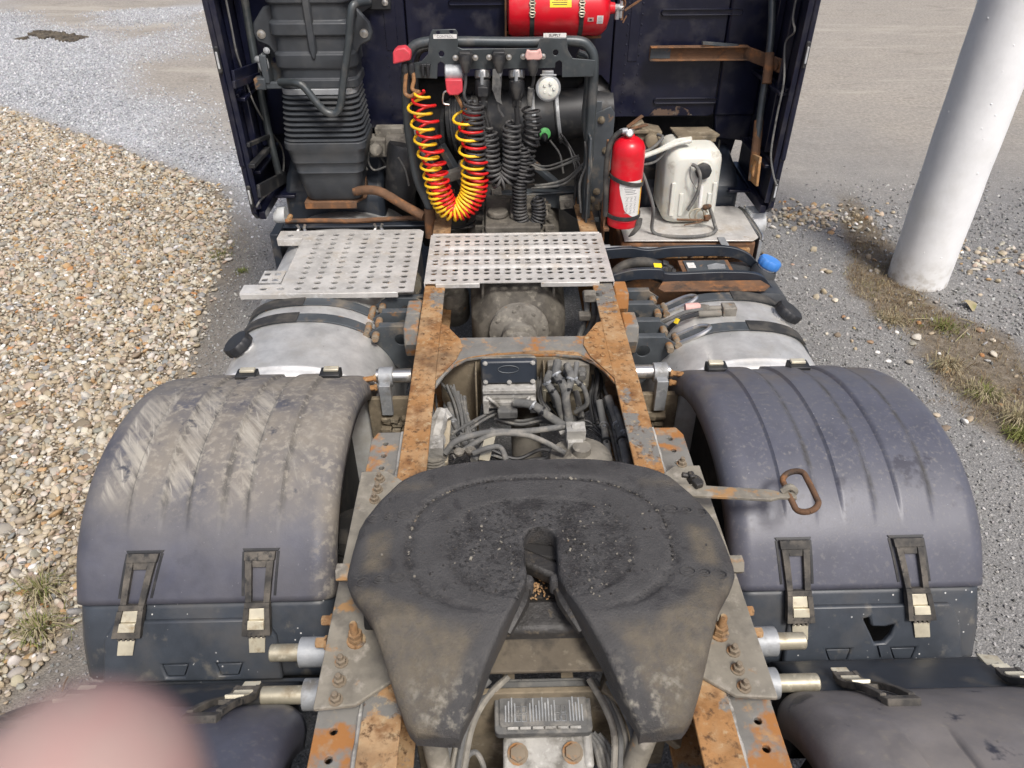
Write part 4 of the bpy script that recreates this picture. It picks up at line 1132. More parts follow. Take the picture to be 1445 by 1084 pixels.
def fender(s):
    xin, xout = .548, 1.242
    bands = [(.735, .085), (.895, .085), (1.055, .085)]
    fd = lambda t: sstep(P1.find(1.40), P1.find(1.56), t) if False else sstep(P1.find(1.39), P1.find(1.50), np.array(t))
    b, co, tt = fender_sheet(s, P1, 0.0, SEAM, xin, xout, bands, fd)
    xx, yy = co[:, 0], co[:, 1]
    top = sstep(1.30, 1.60, yy)
    if s < 0:
        dust = np.clip(.35+.75*top, 0, 1)
        grime = np.clip(sstep(1.27, 1.05, xx)*sstep(1.38, 1.62, yy)*(.45+1.1*fbm(xx, yy, .25, 3)) + .8*sstep(.62, .56, xx), 0, 1)
        scrape = np.clip((band(xx, .815, .085)+band(xx, .975, .085)+band(xx, 1.135, .10)+.35*band(xx, .66, .08))*sstep(0, .12, yy-1.40-.10*fbm(xx, yy, .05, 71))*sstep(2.05, 1.8, yy)*sstep(.30, .55, fbm(xx+3, yy, .16, 72)), 0, 1)
    else:
        dust = np.clip(.55+.45*top, 0, 1)*np.clip(.6+.8*fbm(xx, yy, .3, 9), 0, 1)
        grime = np.clip(sstep(1.75, 2.05, yy)*.9 + .5*sstep(.64, .56, xx)*sstep(1.5, 1.9, yy), 0, 1)
        scrape = np.zeros_like(xx)
    gv = sum(sstep(.016, .005, np.abs(xx-(c_+e_*w_/2)-.004*e_)) for c_, w_ in bands for e_ in ((1,) if s > 0 else (-1, 1)))
    groove = np.clip(gv*fd(tt)*sstep(0, .1, tt)*(.5+.8*fbm(xx, yy, .2, 44)), 0, 1)*(.95 if s > 0 else .8)
    f = obj('fender', b, 'fender_left' if s < 0 else 'fender_right', truck, ang=55, recalc=False, attrs=dict(dust=dust, grime=grime, scrape=scrape, groove=groove),
            label='dusty scratched left fender' if s < 0 else 'smoother blue grey right fender')
    md = f.modifiers.new('thickness', 'SOLIDIFY'); md.thickness = .006; md.offset = -1 if s > 0 else 1
    # front hold-down tabs
    for x_ in (.665, .95):
        t = MB().box(*sorted(((x_-.035)*s, (x_+.035)*s)), 2.065, 2.115, .972, 1.006)
        t2 = MB().box(*sorted(((x_-.028)*s, (x_+.022)*s)), 2.085, 2.108, 1.0065, 1.016)
        o_ = obj('front_latch', t, 'plastic', f, bevel=.003)
        obj('latch_strip', t2, 'strap_metal', o_, bevel=.002)
    # base moulding behind the seam
    ends = PROF1[-1]
    b2 = MB()
    ts = np.linspace(SEAM, P1.s[-1], 14)
    rings = []
    for t in ts:
        y_, z_, n = P1.at(float(t)); k = (t-SEAM)/(P1.s[-1]-SEAM)
        o_ = -.004
        row = []
        for u in np.linspace(0, 1, 40):
            x = (xin+.012*k)+(xout-.012*k-xin-.012*k)*u
            d = min(x-xin, xout-x)
            dr = -.05*(1-math.sqrt(max(0, 1-(max(0, .05-d)/.05)**2)))
            row.append(V((x*s, y_+n[0]*(o_+dr), z_+n[1]*(o_+dr))))
        row = [row[0]-V((0, n[0]*.04, n[1]*.04))] + row + [row[-1]-V((0, n[0]*.04, n[1]*.04))]
        rings.append(row)
    hole = None
    b2.loft(rings, cap=False, closed=False)
    if s > 0:        # torn hole: drop the quads inside the tear
        keep = []
        tri = [(.915, .765), (.925, .735), (.985, .725), (.955, .665), (.935, .69)]
        # cut from the raised panel below and leave a window here
        for q, m_ in zip(b2.f, b2.mi):
            c_ = sum((b2.v[i] for i in q), V((0, 0, 0)))/len(q)
            if .875 < c_.x < 1.005 and .655 < c_.z < .752: continue
            keep.append(q)
        b2.f = keep; b2.mi = [0]*len(keep)
    base = obj('fender_base', b2, 'fender_base', truck, ang=55)
    md = base.modifiers.new('thickness', 'SOLIDIFY'); md.thickness = .005; md.offset = -1 if s > 0 else -1
    # raised panel on the base
    pa, pb = P1.at(SEAM+.045), P1.at(P1.s[-1]-.005)
    o3 = V((0, pa[0]+pa[2][0]*.010, pa[1]+pa[2][1]*.010)); e3 = V((0, pb[0]+pb[2][0]*.022, pb[1]+pb[2][1]*.022))
    dv = (e3-o3); ln = dv.length; dv.normalize(); nn = V((0, pa[2][0]+pb[2][0], pa[2][1]+pb[2][1])).normalized()
    xa = V((s, 0, 0))
    mtx = Matrix((xa, dv, nn)).transposed().to_4x4(); mtx.translation = o3
    pn = MB(); x0, x1 = (.69, 1.165) if s > 0 else (.70, 1.16)
    holes = []
    for x_ in (.83, .975) if s < 0 else (.83, 1.01):
        holes.append([(x_-.036, ln-.050), (x_+.036, ln-.050), (x_+.024, ln-.014), (x_-.024, ln-.014)])
    if s > 0: holes.append([(.895, .038), (.913, .034), (.918, .060), (.960, .062), (.985, .055), (.975, .085), (.955, .108), (.930, .110), (.916, .080)])
    pn.prism([(x0+.03, 0), (x1-.03, 0), (x1, .05), (x1+.012, ln), (x0-.012, ln), (x0, .05)], -.020, 0, 'z', holes)
    panel = obj('rear_panel', pn.xf(mtx), 'fender_base', base, bevel=.006, label='panel with a torn hole' if s > 0 else None)
    rc = MB()
    for x_ in ((.83, .975) if s < 0 else (.83, 1.01)):
        rc.prism([(x_-.033, ln-.047), (x_+.033, ln-.047), (x_+.022, ln-.016), (x_-.022, ln-.016)], -.016, -.004, 'z')
    obj('vent_recess', rc.xf(mtx), 'fender_base', base, bevel=.002)
    if s > 0:
        fl = MB().prism([(.936, .112), (.960, .110), (.968, .135), (.945, .145)], .004, .007, 'z').xf(mtx)
        obj('torn_flap', fl, 'fender_base', base)
    lip = MB().box(*sorted(((xin+.02)*s, (xout-.02)*s)), 1.13, 1.185, .60, .615)
    obj('base_lip', lip, 'fender_base', base, bevel=.004)
    return f, base

def latch(s, xc, P, t_top, slant, par, length=.235, d=1):
    """rubber hold-down strap bent along the fender skin; v runs down the skin"""
    def bend(p):
        y_, z_, n = P.at(t_top + d*p.y)
        return V((s*(xc + p.x) + slant*p.y, y_ + n[0]*p.z, z_ + n[1]*p.z))
    def dens(mb):   # subdivide long prisms along v so that they follow the skin
        return mb.fn(bend)
    L_ = length
    b = MB()
    N_ = 12
    def sides(xl0, xr0, xl1, xr1, v0, v1, z0, z1):
        rings = []
        for i in range(N_+1):
            k = i/N_; a, c_ = xl0+(xl1-xl0)*k, xr0+(xr1-xr0)*k; v_ = v0+(v1-v0)*k
            rings.append([V((a, v_, z0)), V((c_, v_, z0)), V((c_, v_, z1)), V((a, v_, z1))])
        b.loft(rings)
    # yoke at the top, two limbs, lower buckle
    sides(-.041, .041, -.040, .040, 0, .022, .005, .020)
    sides(-.038, -.020, -.032, -.016, .0225, L_*.56, .006, .020)
    sides(.020, .038, .016, .032, .0225, L_*.56, .006, .020)
    sides(-.020, .020, -.017, .017, .0228, .040, .006, .017)
    sides(-.033, .033, -.033, .033, L_*.5605, L_*.62, .006, .024)
    sides(-.034, -.020, -.038, -.024, L_*.6205, L_*.93, .006, .026)
    sides(.020, .034, .024, .038, L_*.6205, L_*.93, .006, .026)
    sides(-.024, .024, -.024, .024, L_*.86, L_*.93, .008, .026)
    for k in range(4): sides(-.022+.0125*k, -.015+.0125*k, -.022+.0125*k, -.015+.0125*k, L_*.9305, L_*.965, .008, .022)
    o_ = obj('fender_latch', b.fn(bend), 'latch', par, bevel=.003)
    c2 = MB(); b = c2
    sides(-.0195, .0195, -.021, .021, L_*.625, L_*.75, .010, .0225)
    sides(-.0215, .0215, -.022, .022, L_*.755, L_*.855, .012, .030)
    sides(-.022, .022, -.021, .021, L_*.966, L_*1.15, .014, .0165)
    obj('metal_clip', c2.fn(bend), 'strap_metal', o_, bevel=.002)
    rec = MB(); b = rec
    sides(-.050, .050, -.046, .046, -.008, -.001, .001, .010)
    sides(-.050, -.043, -.046, -.039, 0, L_*.5, .001, .008)
    sides(.043, .050, .039, .046, 0, L_*.5, .001, .008)
    obj('latch_recess', rec.fn(bend), 'plastic', o_, bevel=.002)
    return o_
fenders = {}
for s in (-1, 1):
    fenders[s] = fender(s)
T0 = SEAM-.135
for xc, sl in ((1.045, -.22), (.735, -.06)): latch(-1, xc, P1, T0, sl, fenders[-1][0])
for xc, sl in ((.705, .06), (1.015, .16)): latch(1, xc, P1, T0, sl, fenders[1][0])

# second pair of fenders, nearer the camera
for s in (-1, 1):
    xin, xout = .545, 1.245
    fd2 = lambda t: sstep(.24, .30, np.array(t))
    bands = [(.76, .10), (1.0, .10)]
    b, co, tt = fender_sheet(s, P2, 0.02, P2.s[-1], xin, xout, bands, fd2, nu=60, edge=.06, rise=-.010)
    f2 = obj('fender', b, 'fender_brown' if s > 0 else 'fender_right', truck, ang=55, recalc=False, attrs=dict(dust=np.ones(len(b.v))*.5, grime=np.zeros(len(b.v)), groove=np.zeros(len(b.v))),
             label='nearest right fender, brown with dust' if s > 0 else 'nearest left fender')
    md = f2.modifiers.new('thickness', 'SOLIDIFY'); md.thickness = .006; md.offset = -1 if s > 0 else 1
    t = MB()
    rings = [[V((x_*s, y_, z_)) for x_ in np.linspace(.60, 1.15, 12)] for y_, z_ in ((1.10, .68), (1.09, .745), (1.07, .768), (1.03, .797), (.965, .836), (.945, .79))]
    t.loft(rings, cap=False, closed=False)
    br = obj('front_apron', t, 'black_blue', truck, ang=60)
    md = br.modifiers.new('thickness', 'SOLIDIFY'); md.thickness = .02; md.offset = 1 if s > 0 else -1
    t = MB().box(*sorted((.62*s, 1.13*s)), .93, 1.08, .60, .745)
    obj('apron_core', t, 'plastic', br, bevel=.01)
    for xc in ((.735, 1.13) if s > 0 else (.70, 1.09)):
        def bend2(p):
            y_, z_, n = P2.at(p.y if p.y > 0 else 0.0)
            ex = min(0, p.y)
            return V((s*(xc+p.x+.18*(p.y)), y_-ex*1.0+n[0]*p.z, z_+ex*.25+n[1]*p.z))
        q = MB()
        def seg_(xa0, xb0, xa1, xb1, v0, v1, z0, z1, q=q):
            rings = []
            for i in range(9):
                k = i/8; a, c_ = xa0+(xa1-xa0)*k, xb0+(xb1-xb0)*k; v_ = v0+(v1-v0)*k
                rings.append([V((a, v_, z0)), V((c_, v_, z0)), V((c_, v_, z1)), V((a, v_, z1))])
            q.loft(rings)
        seg_(-.030, -.018, -.038, -.024, -.03, .15, .010, .026); seg_(.018, .030, .024, .038, -.03, .15, .010, .026)
        seg_(-.030, .030, -.030, .030, -.03, -.012, .010, .024); seg_(-.024, .024, -.026, .026, .045, .06, .010, .022); seg_(-.038, .038, -.036, .036, .1505, .17, .004, .022)
        la = obj('fender_latch', q.fn(bend2), 'latch', f2, bevel=.003)
        q2 = MB()
        seg_(-.022, .022, -.022, .022, -.010, .035, .012, .030, q2); seg_(-.020, .020, -.02, .02, -.055, -.031, .012, .016, q2)
        obj('metal_clip', q2.fn(bend2), 'strap_metal', la, bevel=.002)
# edge strip standing at the outer right corner
obj('edge_strip', MB().bar((1.147, 1.094, 0.78), (1.124, 0.9538, 0.85), .05, .006), 'strap_metal', truck, bevel=.001)

# fender carrying tubes
def sleeve(a, b_, x_tube, r=.021, R=.036):
    a, b_, c_ = V(a), V(b_), V(x_tube)
    d = (b_-a).normalized()
    o_ = obj('fender_tube', MB().lathe([(r*.85, 0), (r, .003), (r, (b_-a).length)], a, d, 20), 'brass' if True else '', truck)
    q = MB().lathe([(R, 0), (R, (b_-c_).length*.8), (R*1.25, (b_-c_).length*.85), (R*1.25, (b_-c_).length)], c_, (b_-c_).normalized(), 20)
    obj('tube_sleeve', q, 'galv', o_)
    return o_
for s, dz in ((-1, 0), (1, 0)):
    t1 = sleeve((.66*s, 1.095, .86), (.49*s, 1.095, .86), (.585*s, 1.095, .86))
    t2 = sleeve((.655*s, .985, .855), (.49*s, .985, .855), (.555*s, .985, .855))
    fl = MB().box(*sorted((.491*s, .506*s)), 1.03, 1.16, .79, .935).box(*sorted((.491*s, .506*s)), .92, 1.0285, .79, .92)
    o_ = obj('tube_flange', fl, 'galv', t1, bevel=.004)
    for y_, z_ in ((1.145, .915), (1.075, .925), (1.045, .81)):
        obj('bolt', MB().bolt((.507*s, y_, z_), (s, 0, 0), .012, .028), 'rust', t1)
    # front tube with clamp
    o_ = obj('fender_tube', MB().lathe([(.026, 0), (.026, .125)], (.40*s, 2.17, .925), (s, 0, 0), 20), 'chrome', truck)
    cl = MB().lathe([(.036, 0), (.036, .05)], (.465*s, 2.165, .925), (s, 0, 0), 18).box(*sorted((.47*s, .51*s)), 2.10, 2.14, .80, .93)
    obj('tube_clamp', cl, 'galv', o_, bevel=.002)
    for z_ in (.945, .905):
        obj('bolt', MB().bolt((.52*s, 2.13, z_), (s, -.2, 0), .009, .045), 'rust', o_)
    w = MB(); qr = random.Random(5+s)
    for i_ in range(9):
        for j_ in range(3):
            w.obox((s*(.425+.035*j_+qr.uniform(-.006, .006)), 2.09+qr.uniform(-.015, .015)+.004*i_, .60+.022*i_), (.036*qr.uniform(.8, 1.15), .05, .016*qr.uniform(.8, 1.2)), (qr.uniform(-.2, .2), qr.uniform(-.15, .15), qr.uniform(-.2, .2)))
    w.box(*sorted((.40*s, .56*s)), 2.12, 2.14, .60, .86)
    obj('mud_caked_spring', w, 'dirt_steel', o_, bevel=.003, kind='stuff')

# ------------------------------------------------------------------ fifth wheel coupling
OUT = [(.765, .205), (.769, .262), (.785, .282), (.83, .305), (.90, .335), (.96, .362), (1.01, .392), (1.05, .420), (1.075, .432), (1.10, .436), (1.16, .434), (1.235, .428), (1.262, .420), (1.315, .392), (1.37, .348), (1.405, .300), (1.430, .245), (1.445, .18), (1.452, .10), (1.453, 0.0)]
INN = [(.765, .178), (.785, .166), (.83, .143), (.895, .115), (.94, .090), (.985, .067), (1.03, .046), (1.055, .036), (1.075, .034), (1.10, .036), (1.168, .037)] + [(1.168+.037*math.sin(a), .037*math.cos(a)) for a in np.linspace(.1, PI/2, 14)] + [(1.46, 0.0)]
oy, ox = np.array(OUT).T; iy, ix = np.array(INN).T
nj, ni = 150, 70
def plate_z(x, y_):
    z = 1.172
    z = z - .100*np.clip((.965-y_)/.20, 0, None)**1.2*np.where(y_ < .965, 1, 0)
    # shoulders sag at the sides and front
    z = z - .020*sstep(.31, .44, np.abs(x))*sstep(.9, 1.05, y_) - .012*sstep(1.37, 1.46, y_)
    # shallow annular grease groove and inner disc
    r = (np.abs(x)**2.5/.300**2.5 + np.abs(y_-1.165)**2.5/.205**2.5)**(1/2.5)
    back = sstep(.96, 1.0, y_)
    z = z - .0048*(sstep(.042, .028, np.abs(r-1.0)))*back
    r2_ = (np.abs(x)**2.4/.215**2.4 + np.abs(y_-1.150)**2.4/.150**2.4)**(1/2.4)
    z = z - .0034*sstep(1.012, .985, r2_) + (fbm(x+5, y_+5, .018, 7)-.5)*.0030*sstep(1.02, .95, r2_)
    z = z + (fbm(x+5, y_+5, .05, 17)-.5)*.0015
    return z, r, r2_
fwm = MB(); cos_, bare, chalk, pit, edg = [], [], [], [], []
ys = np.concatenate([np.linspace(.765, 1.165, 90), 1.168+.037*np.sin(np.linspace(.05, PI/2, 18)), np.linspace(1.209, 1.453, 55)])
for s in (-1, 1):
    base_i = len(fwm.v)
    for y_ in ys:
        xo = float(np.interp(y_, oy, ox)); xi = float(np.interp(y_, iy, ix))
        if xi > xo: xi = xo
        if y_ > 1.2049 or xi < 1e-6: xi = 0.0
        u = np.linspace(0, 1, ni); u = .5-.5*np.cos(PI*u)*1.0
        x = xi + (xo-xi)*u
        yy = np.full_like(x, y_)
        z, r, r2_ = plate_z(x, yy)
        do = (xo-x); di = (x-xi) if xi > 0 else x*0+1
        df = np.minimum(do*.9, (y_-.765)*1.0)
        z = z - .020*(1-np.sqrt(np.clip(1-(np.clip(.022-df, 0, .022)/.022)**2, 0, 1))) - .010*(1-np.sqrt(np.clip(1-(np.clip(.010-di, 0, .010)/.010)**2, 0, 1)))
        for a, c_ in zip(x, z): fwm.v.append(V((a*s, y_, c_)))
        # clean, ungreased patches
        sq = lambda cx_, cy_, wx, wy, k=.022: sstep(-k, k, wx-np.abs(x-cx_))*sstep(-k, k, wy-np.abs(yy-cy_))
        n_ = (fbm(x*s+5, yy+5, .06, 23)-.5)*.06
        b1 = sq(.372, 1.145, .026, .055, .016) + .45*sq(.315, 1.345, .055, .012, .018)
        b2 = sstep(0, .05, (.965+.10*np.clip((x-.22)/.15, 0, 1)-.03*np.clip((.2-x)/.1, 0, 1)) - yy + n_*.8)*sstep(.03, .07, x-xi+n_*.3)
        bare.append(np.clip(b1+b2, 0, 1)); chalk.append(sstep(.90, .80, yy+n_)*sstep(.0, .06, do))
        pit.append(np.clip(sstep(1.02, .97, r2_)*.9 + .7*sstep(.05, .02, np.abs(r-1))*sstep(.96, 1.0, yy) + .10, 0, 1)); edg.append(sstep(.03, .0, do)+0*x)
    nyy = len(ys)
    for j in range(nyy-1):
        for i in range(ni-1):
            q = [base_i+j*ni+i, base_i+j*ni+i+1, base_i+(j+1)*ni+i+1, base_i+(j+1)*ni+i]
            fwm.f.append(q if s > 0 else q[::-1]); fwm.mi.append(0)
    # skirts along the outside, the throat and the tip
    ol = [base_i+j*ni+ni-1 for j in range(nyy)]
    il = [base_i+j*ni for j in range(nyy) if float(np.interp(ys[j], iy, ix)) > 0 or ys[j] <= 1.2051]
    tip = [base_i+i for i in range(ni)]
    for lst, dep0, flip in ((ol, .055, 1), (il, .060, -1), (tip, .036, -1)):
        prev = None
        prof_ = []
        for v_i in lst:
            p = fwm.v[v_i]; dep = .036+(dep0-.036)*float(sstep(.765, .86, p.y))
            inw = .012*float(sstep(.765, .86, p.y)) if lst is ol else 0
            k1 = len(fwm.v); fwm.v.append(V((p.x-s*inw*0.2, p.y, p.z-dep*.5)))
            k2 = len(fwm.v); fwm.v.append(V((p.x-s*inw*2.0, p.y, p.z-dep)))
            for arr in (bare, chalk, pit, edg): arr.append(np.array([0., 0.]) if arr is not edg else np.array([1., 1.]))
            cur = (v_i, k1, k2)
            if prev:
                for a in range(2):
                    q = [prev[a], cur[a], cur[a+1], prev[a+1]]
                    fwm.f.append(q if flip*s < 0 else q[::-1]); fwm.mi.append(0)
            prev = cur
fwo = obj('fifth_wheel', fwm, 'grease', truck, ang=60, recalc=False,
          attrs=dict(bare=np.concatenate(bare), chalk=np.concatenate(chalk), pit=np.concatenate(pit), edge=np.concatenate(edg)))
# cast maker's rings and grease holes
for s in (-1, 1):
    for yc, dy in ((1.062, .0), (1.25, 0)):
        for k in range(3):
            x_ = s*(.318+.036*k); zz = float(plate_z(np.array([x_]), np.array([yc]))[0][0])
            t = MB(); rr = .0135-.0015*(k % 2)
            for q in range(1 if k != 1 else 2):
                rad_ = rr-.006*q
                t.tube([(x_+rad_*1.25*math.cos(a), yc+rad_*.9*math.sin(a), zz+.0012) for a in np.linspace(0, 2*PI, 17)], .0016, 5, cap=False)
            t.tube([(x_-rr*.6, yc, zz+.001), (x_+rr*.6, yc+.002, zz+.001)], .0014, 5)
            obj('cast_mark', t, 'grease', fwo)
# crumbs stuck in the grease
cr = MB()
for k in range(620):
    x_ = rnd.gauss(0, .13); y_ = rnd.gauss(1.14, .08)
    if k > 420:
        a = rnd.uniform(-.25, PI+.25); x_ = .30*math.copysign(abs(math.cos(a))**.8, math.cos(a)); y_ = 1.165+.205*math.copysign(abs(math.sin(a))**.8, math.sin(a))
    if abs(x_) < .05 and y_ < 1.22 or abs(x_) > .4 or y_ < 1.0: continue
    z_ = float(plate_z(np.array([x_]), np.array([y_]))[0][0]); r_ = rnd.choice((.0010, .0014, .0018, .0026))*rnd.uniform(.8, 1.2)
    cr.obox((x_, y_, z_+r_*.4), (r_*rnd.uniform(1, 3), r_*rnd.uniform(1, 2), r_), (rnd.uniform(-.4, .4), rnd.uniform(-.4, .4), rnd.uniform(0, 3)), 0 if rnd.random() < .72 else 1)
obj('grease_crumbs', cr, ['grease_dark', 'dusty_steel'], fwo, kind='stuff')
# locking jaw in the throat
j = MB().box(-.10, .10, 1.0, 1.30, 1.015, 1.06).prism([(1.07, 1.08), (1.0, 1.062), (.985, 1.0), (1.07, 1.0)], -.099, .099, 'x')
obj('jaw_housing', j, 'grease_dark', truck, bevel=.01)
j = MB().obox((.0, 1.135, 1.108), (.13, .045, .04), (0, 0, -.55))
obj('locking_jaw', j, 'grease_dark', fwo, bevel=.01)
j = MB().obox((-.01, 1.175, 1.10), (.12, .04, .05), (0, 0, -.2)).obox((.02, 1.16, 1.115), (.05, .012, .02), (0, 0, -.55))
obj('jaw_spring_plate', j, 'void', fwo, bevel=.006)
j = MB()
for x_ in (-.032, .030): j.lathe([(.013, 0), (.014, .035), (.011, .042), (.005, .044)], (x_, 1.072, 1.105), (0, 0, 1), 14)
obj('guide_roller', j, 'grease', fwo)
for s in (-1, 1):
    j = MB(); pts = [V((.034*s, 1.065, 1.12)), V((.046*s, 1.03, 1.115)), V((.062*s, .995, 1.11)), V((.078*s, .965, 1.10))]
    j.tube(pts, [.010, .016, .013, .008], 8, 5)
    obj('throat_liner', j, 'grease_dark', fwo)
lf = MB(); rr_ = random.Random(3)
for k in range(70):
    lf.obox((rr_.gauss(-.012, .014), rr_.gauss(1.105, .012), 1.068+rr_.uniform(0, .008)), (.006, .003, .002), (rr_.uniform(-.5, .5), rr_.uniform(-.5, .5), rr_.uniform(0, 3)))
obj('leaf_litter', lf, 'rust', truck, kind='stuff')
# plates seen through the fork
j = MB(); j.prism([(-.13, 1.085), (.13, 1.085), (.145, 1.045), (.13, 1.035), (-.13, 1.035), (-.145, 1.045)], 1.035, 1.066, 'z')
obj('greasy_ledge', j, 'grease_dark', truck, bevel=.008)
j = MB(); m5 = axes((0, 1.035, 1.032), (1, 0, 0), (0, -1, -.18))
j.prism([(-.17, 0), (.17, 0), (.165, .09), (.155, .112), (-.155, .112), (-.165, .09)], -.012, 0, 'z').xf(m5)
obj('sloping_cross_plate', j, 'dirt_dark', truck, bevel=.003)
# release handle
h = MB().bar((0.3838, 1.391, 1.1), (0.6336, 1.369, 1.1), .045, .010, (0, 1, 0))
h = MB(); a, b_ = V((0.3726, 1.397, 1.095)), V((0.6778, 1.365, 1.095))
dr_ = (b_-a); px_ = V((-dr_.y, dr_.x, 0)).normalized()
h.add([a+px_*.020, a-px_*.020, a+dr_*.78-px_*.020, a+dr_*.86-px_*.010, b_-px_*.010, b_+px_*.010, a+dr_*.86+px_*.012, a+dr_*.78+px_*.018]+[p-V((0, 0, .010)) for p in (a+px_*.020, a-px_*.020, a+dr_*.78-px_*.020, a+dr_*.86-px_*.010, b_-px_*.010, b_+px_*.010, a+dr_*.86+px_*.012, a+dr_*.78+px_*.018)],
      [tuple(range(8)), tuple(range(15, 7, -1))]+[(i, (i+1) % 8, 8+(i+1) % 8, 8+i) for i in range(8)])
hd = obj('release_handle', h, 'dusty_steel', truck, bevel=.002)
c0 = V((0.6894, 1.375, 1.1)); ax_ = (V((0.6894, 1.312, 1.1))-V((0.6894, 1.442, 1.1))).normalized(); ay_ = V((-ax_.y, ax_.x, 0))
loop = []
for k in range(33):
    t = 2*PI*k/32
    e_ = .046 if math.cos(t) > 0 else -.046
    loop.append(c0 + ax_*(e_*(1 if abs(math.cos(t)) > .02 else 0) + .026*math.cos(t)) + ay_*(.027*math.sin(t)) + V((0, 0, .012*math.sin(t))))
obj('pull_ring', MB().tube(loop, .0080, 10, cap=False), 'rust_dark', hd)
obj('ring_eye', MB().tube([c0-ay_*0+V((-.045, .004, -.004)), c0+V((-.028, .004, .012)), c0+V((-.012, .002, -.004)), c0+V((-.03, .002, -.014))], .009, 8, 5), 'dusty_steel', hd)
j = MB().obox((0.4273, 1.406, 1.105), (.022, .026, .016), (0, 0, .4)).obox((0.4191, 1.438, 1.095), (.016, .022, .03), (0, 0, .2)).tube([(0.3951, 1.445, 1.1), (0.4323, 1.438, 1.095), (0.4424, 1.416, 1.095)], .008, 8, 4)
obj('handle_pivot', j, 'grease_dark', truck, bevel=.004)
for s in (-1, 1):
    j = MB().lathe([(.022, 0), (.022, .03), (.014, .032)], (.437*s, 1.13, 1.11), (s, 0, 0), 6)
    obj('pivot_bolt', j, 'dusty_steel', truck)

# ------------------------------------------------------------------ cab
YW = 3.85
w = MB()
w.prism([(-.497, 3.2), (-.497, 1.525), (-.475, 1.535), (.44, 1.535), (.487, 1.49), (.487, 3.2)], YW, YW+.03, 'y')
cabw = obj('cab_rear_wall', w, 'navy', truck, bevel=.004)
w = MB().prism([(.493, 3.2), (.493, 1.333), (1.0, 1.333), (1.03, 1.345), (1.03, 3.2)], YW-.004, YW+.03, 'y')
rp = obj('wall_panel', w, 'navy', cabw, bevel=.004)
w = MB().prism([(1.034, 3.2), (1.034, 1.335), (1.24, 1.335), (1.24, 3.2)], YW-.012, YW+.03, 'y')
obj('wall_panel', w, 'navy', cabw, bevel=.012)
w = MB().prism([(-.503, 3.2), (-.503, 1.30), (-1.24, 1.26), (-1.24, 3.2)], YW-.004, YW+.03, 'y')
obj('wall_panel', w, 'navy', cabw, bevel=.004)
w = MB().prism([(-1.24, 1.27), (-1.08, 1.27), (-1.09, 1.0), (-1.24, .97)], YW+.06, YW+.09, 'y').prism([(1.035, 1.36), (1.235, 1.36), (1.235, 1.20), (1.06, 1.22)], YW+.0, YW+.04, 'y').prism([(1.05, 1.20), (1.19, 1.20), (1.15, .95), (1.09, .95)], YW+.06, YW+.09, 'y')
obj('corner_skirt', w, 'navy', truck, bevel=.006)
# pressed swages in the wall: slot in a raised rim shaped to catch light
def swage(x0, x1, z, h=.030):
    t = MB()
    o_ = rrect(x0, x1, z-h/2, z+h/2, h*.49, 5); i_ = rrect(x0+.006, x1-.006, z-h/2+.006, z+h/2-.006, (h-.012)*.49, 5)
    y0 = YW-.0045 if x0 > .49 or x0 < -.5 else YW-.0005
    rings = [[V((a, y0, b)) for a, b in o_], [V((a, y0-.012, b)) for a, b in rrect(x0+.004, x1-.003, z-h/2+.003, z+h/2-.003, (h-.006)*.49, 5)], [V((a, y0-.003, b)) for a, b in i_]]
    t.loft(rings, cap=False)
    t.add([V((a, y0-.003, b)) for a, b in i_], [tuple(range(len(i_)))])
    obj('pressed_swage', t, 'navy', cabw)
for a, b_ in (((0.7046, 3.85, 1.817), (1.096, 3.85, 1.815)), ((0.7143, 3.85, 1.613), (1.035, 3.85, 1.611)), ((0.7119, 3.85, 1.412), (1.04, 3.85, 1.409)), ((-0.2966, 3.85, 1.867), (-0.0189, 3.85, 1.865))):
    swage(a[0], b_[0], a[2])
swage(.60, 1.0, 2.06); swage(-.30, .25, 2.12)
rv = MB()
for (px_, py0, py1, n_) in ((892, 20, 80, 0), (918, 0, 160, 0)): pass
for x_ in (.555, .62, -.545, -.60):
    for k in range(24): rv.lathe([(.0045, 0), (.003, .003)], (x_, YW-.0045, 1.36+k*.045), (0, -1, 0), 6)
obj('rivet_row', rv, 'navy', cabw, kind='stuff')
sm = MB().box(.565, .612, YW-.0075, YW-.0045, 1.60, 2.4).box(-.60, -.545, YW-.0075, YW-.0045, 1.66, 2.4)
obj('cover_strip', sm, 'navy', cabw, bevel=.002)
rp_ = MB().prism([(.70, 1.34), (.92, 1.34), (.90, 1.365), (.85, 1.385), (.78, 1.392), (.73, 1.375)], YW-.0075, YW-.0045, 'y')
obj('chipped_patch', rp_, 'navy_rust', rp)
# rest of the cab ahead of the wall
w = MB().loft([[V((x_, y_, z_)) for x_, z_ in rrect(-1.20, 1.20, 1.62, 3.25, .12)] for y_ in (YW+.035, 5.2)]+[[V((x_, 5.75, z_)) for x_, z_ in rrect(-1.12, 1.12, 1.62, 3.05, .2)]])
obj('cab_body', w, 'navy', truck, ang=50)
w = MB().box(-1.05, 1.05, 4.3, 5.7, .55, 1.56).box(-.52, .52, 3.98, 4.29, .55, 1.50)
obj('engine_bay', w, 'void', truck, bevel=.03)
w = MB().box(-1.18, -.55, 4.0, 4.28, .45, 1.22).box(.55, 1.15, 4.05, 4.28, .45, 1.30)
obj('inner_arch_liner', w, 'void', truck, bevel=.03)

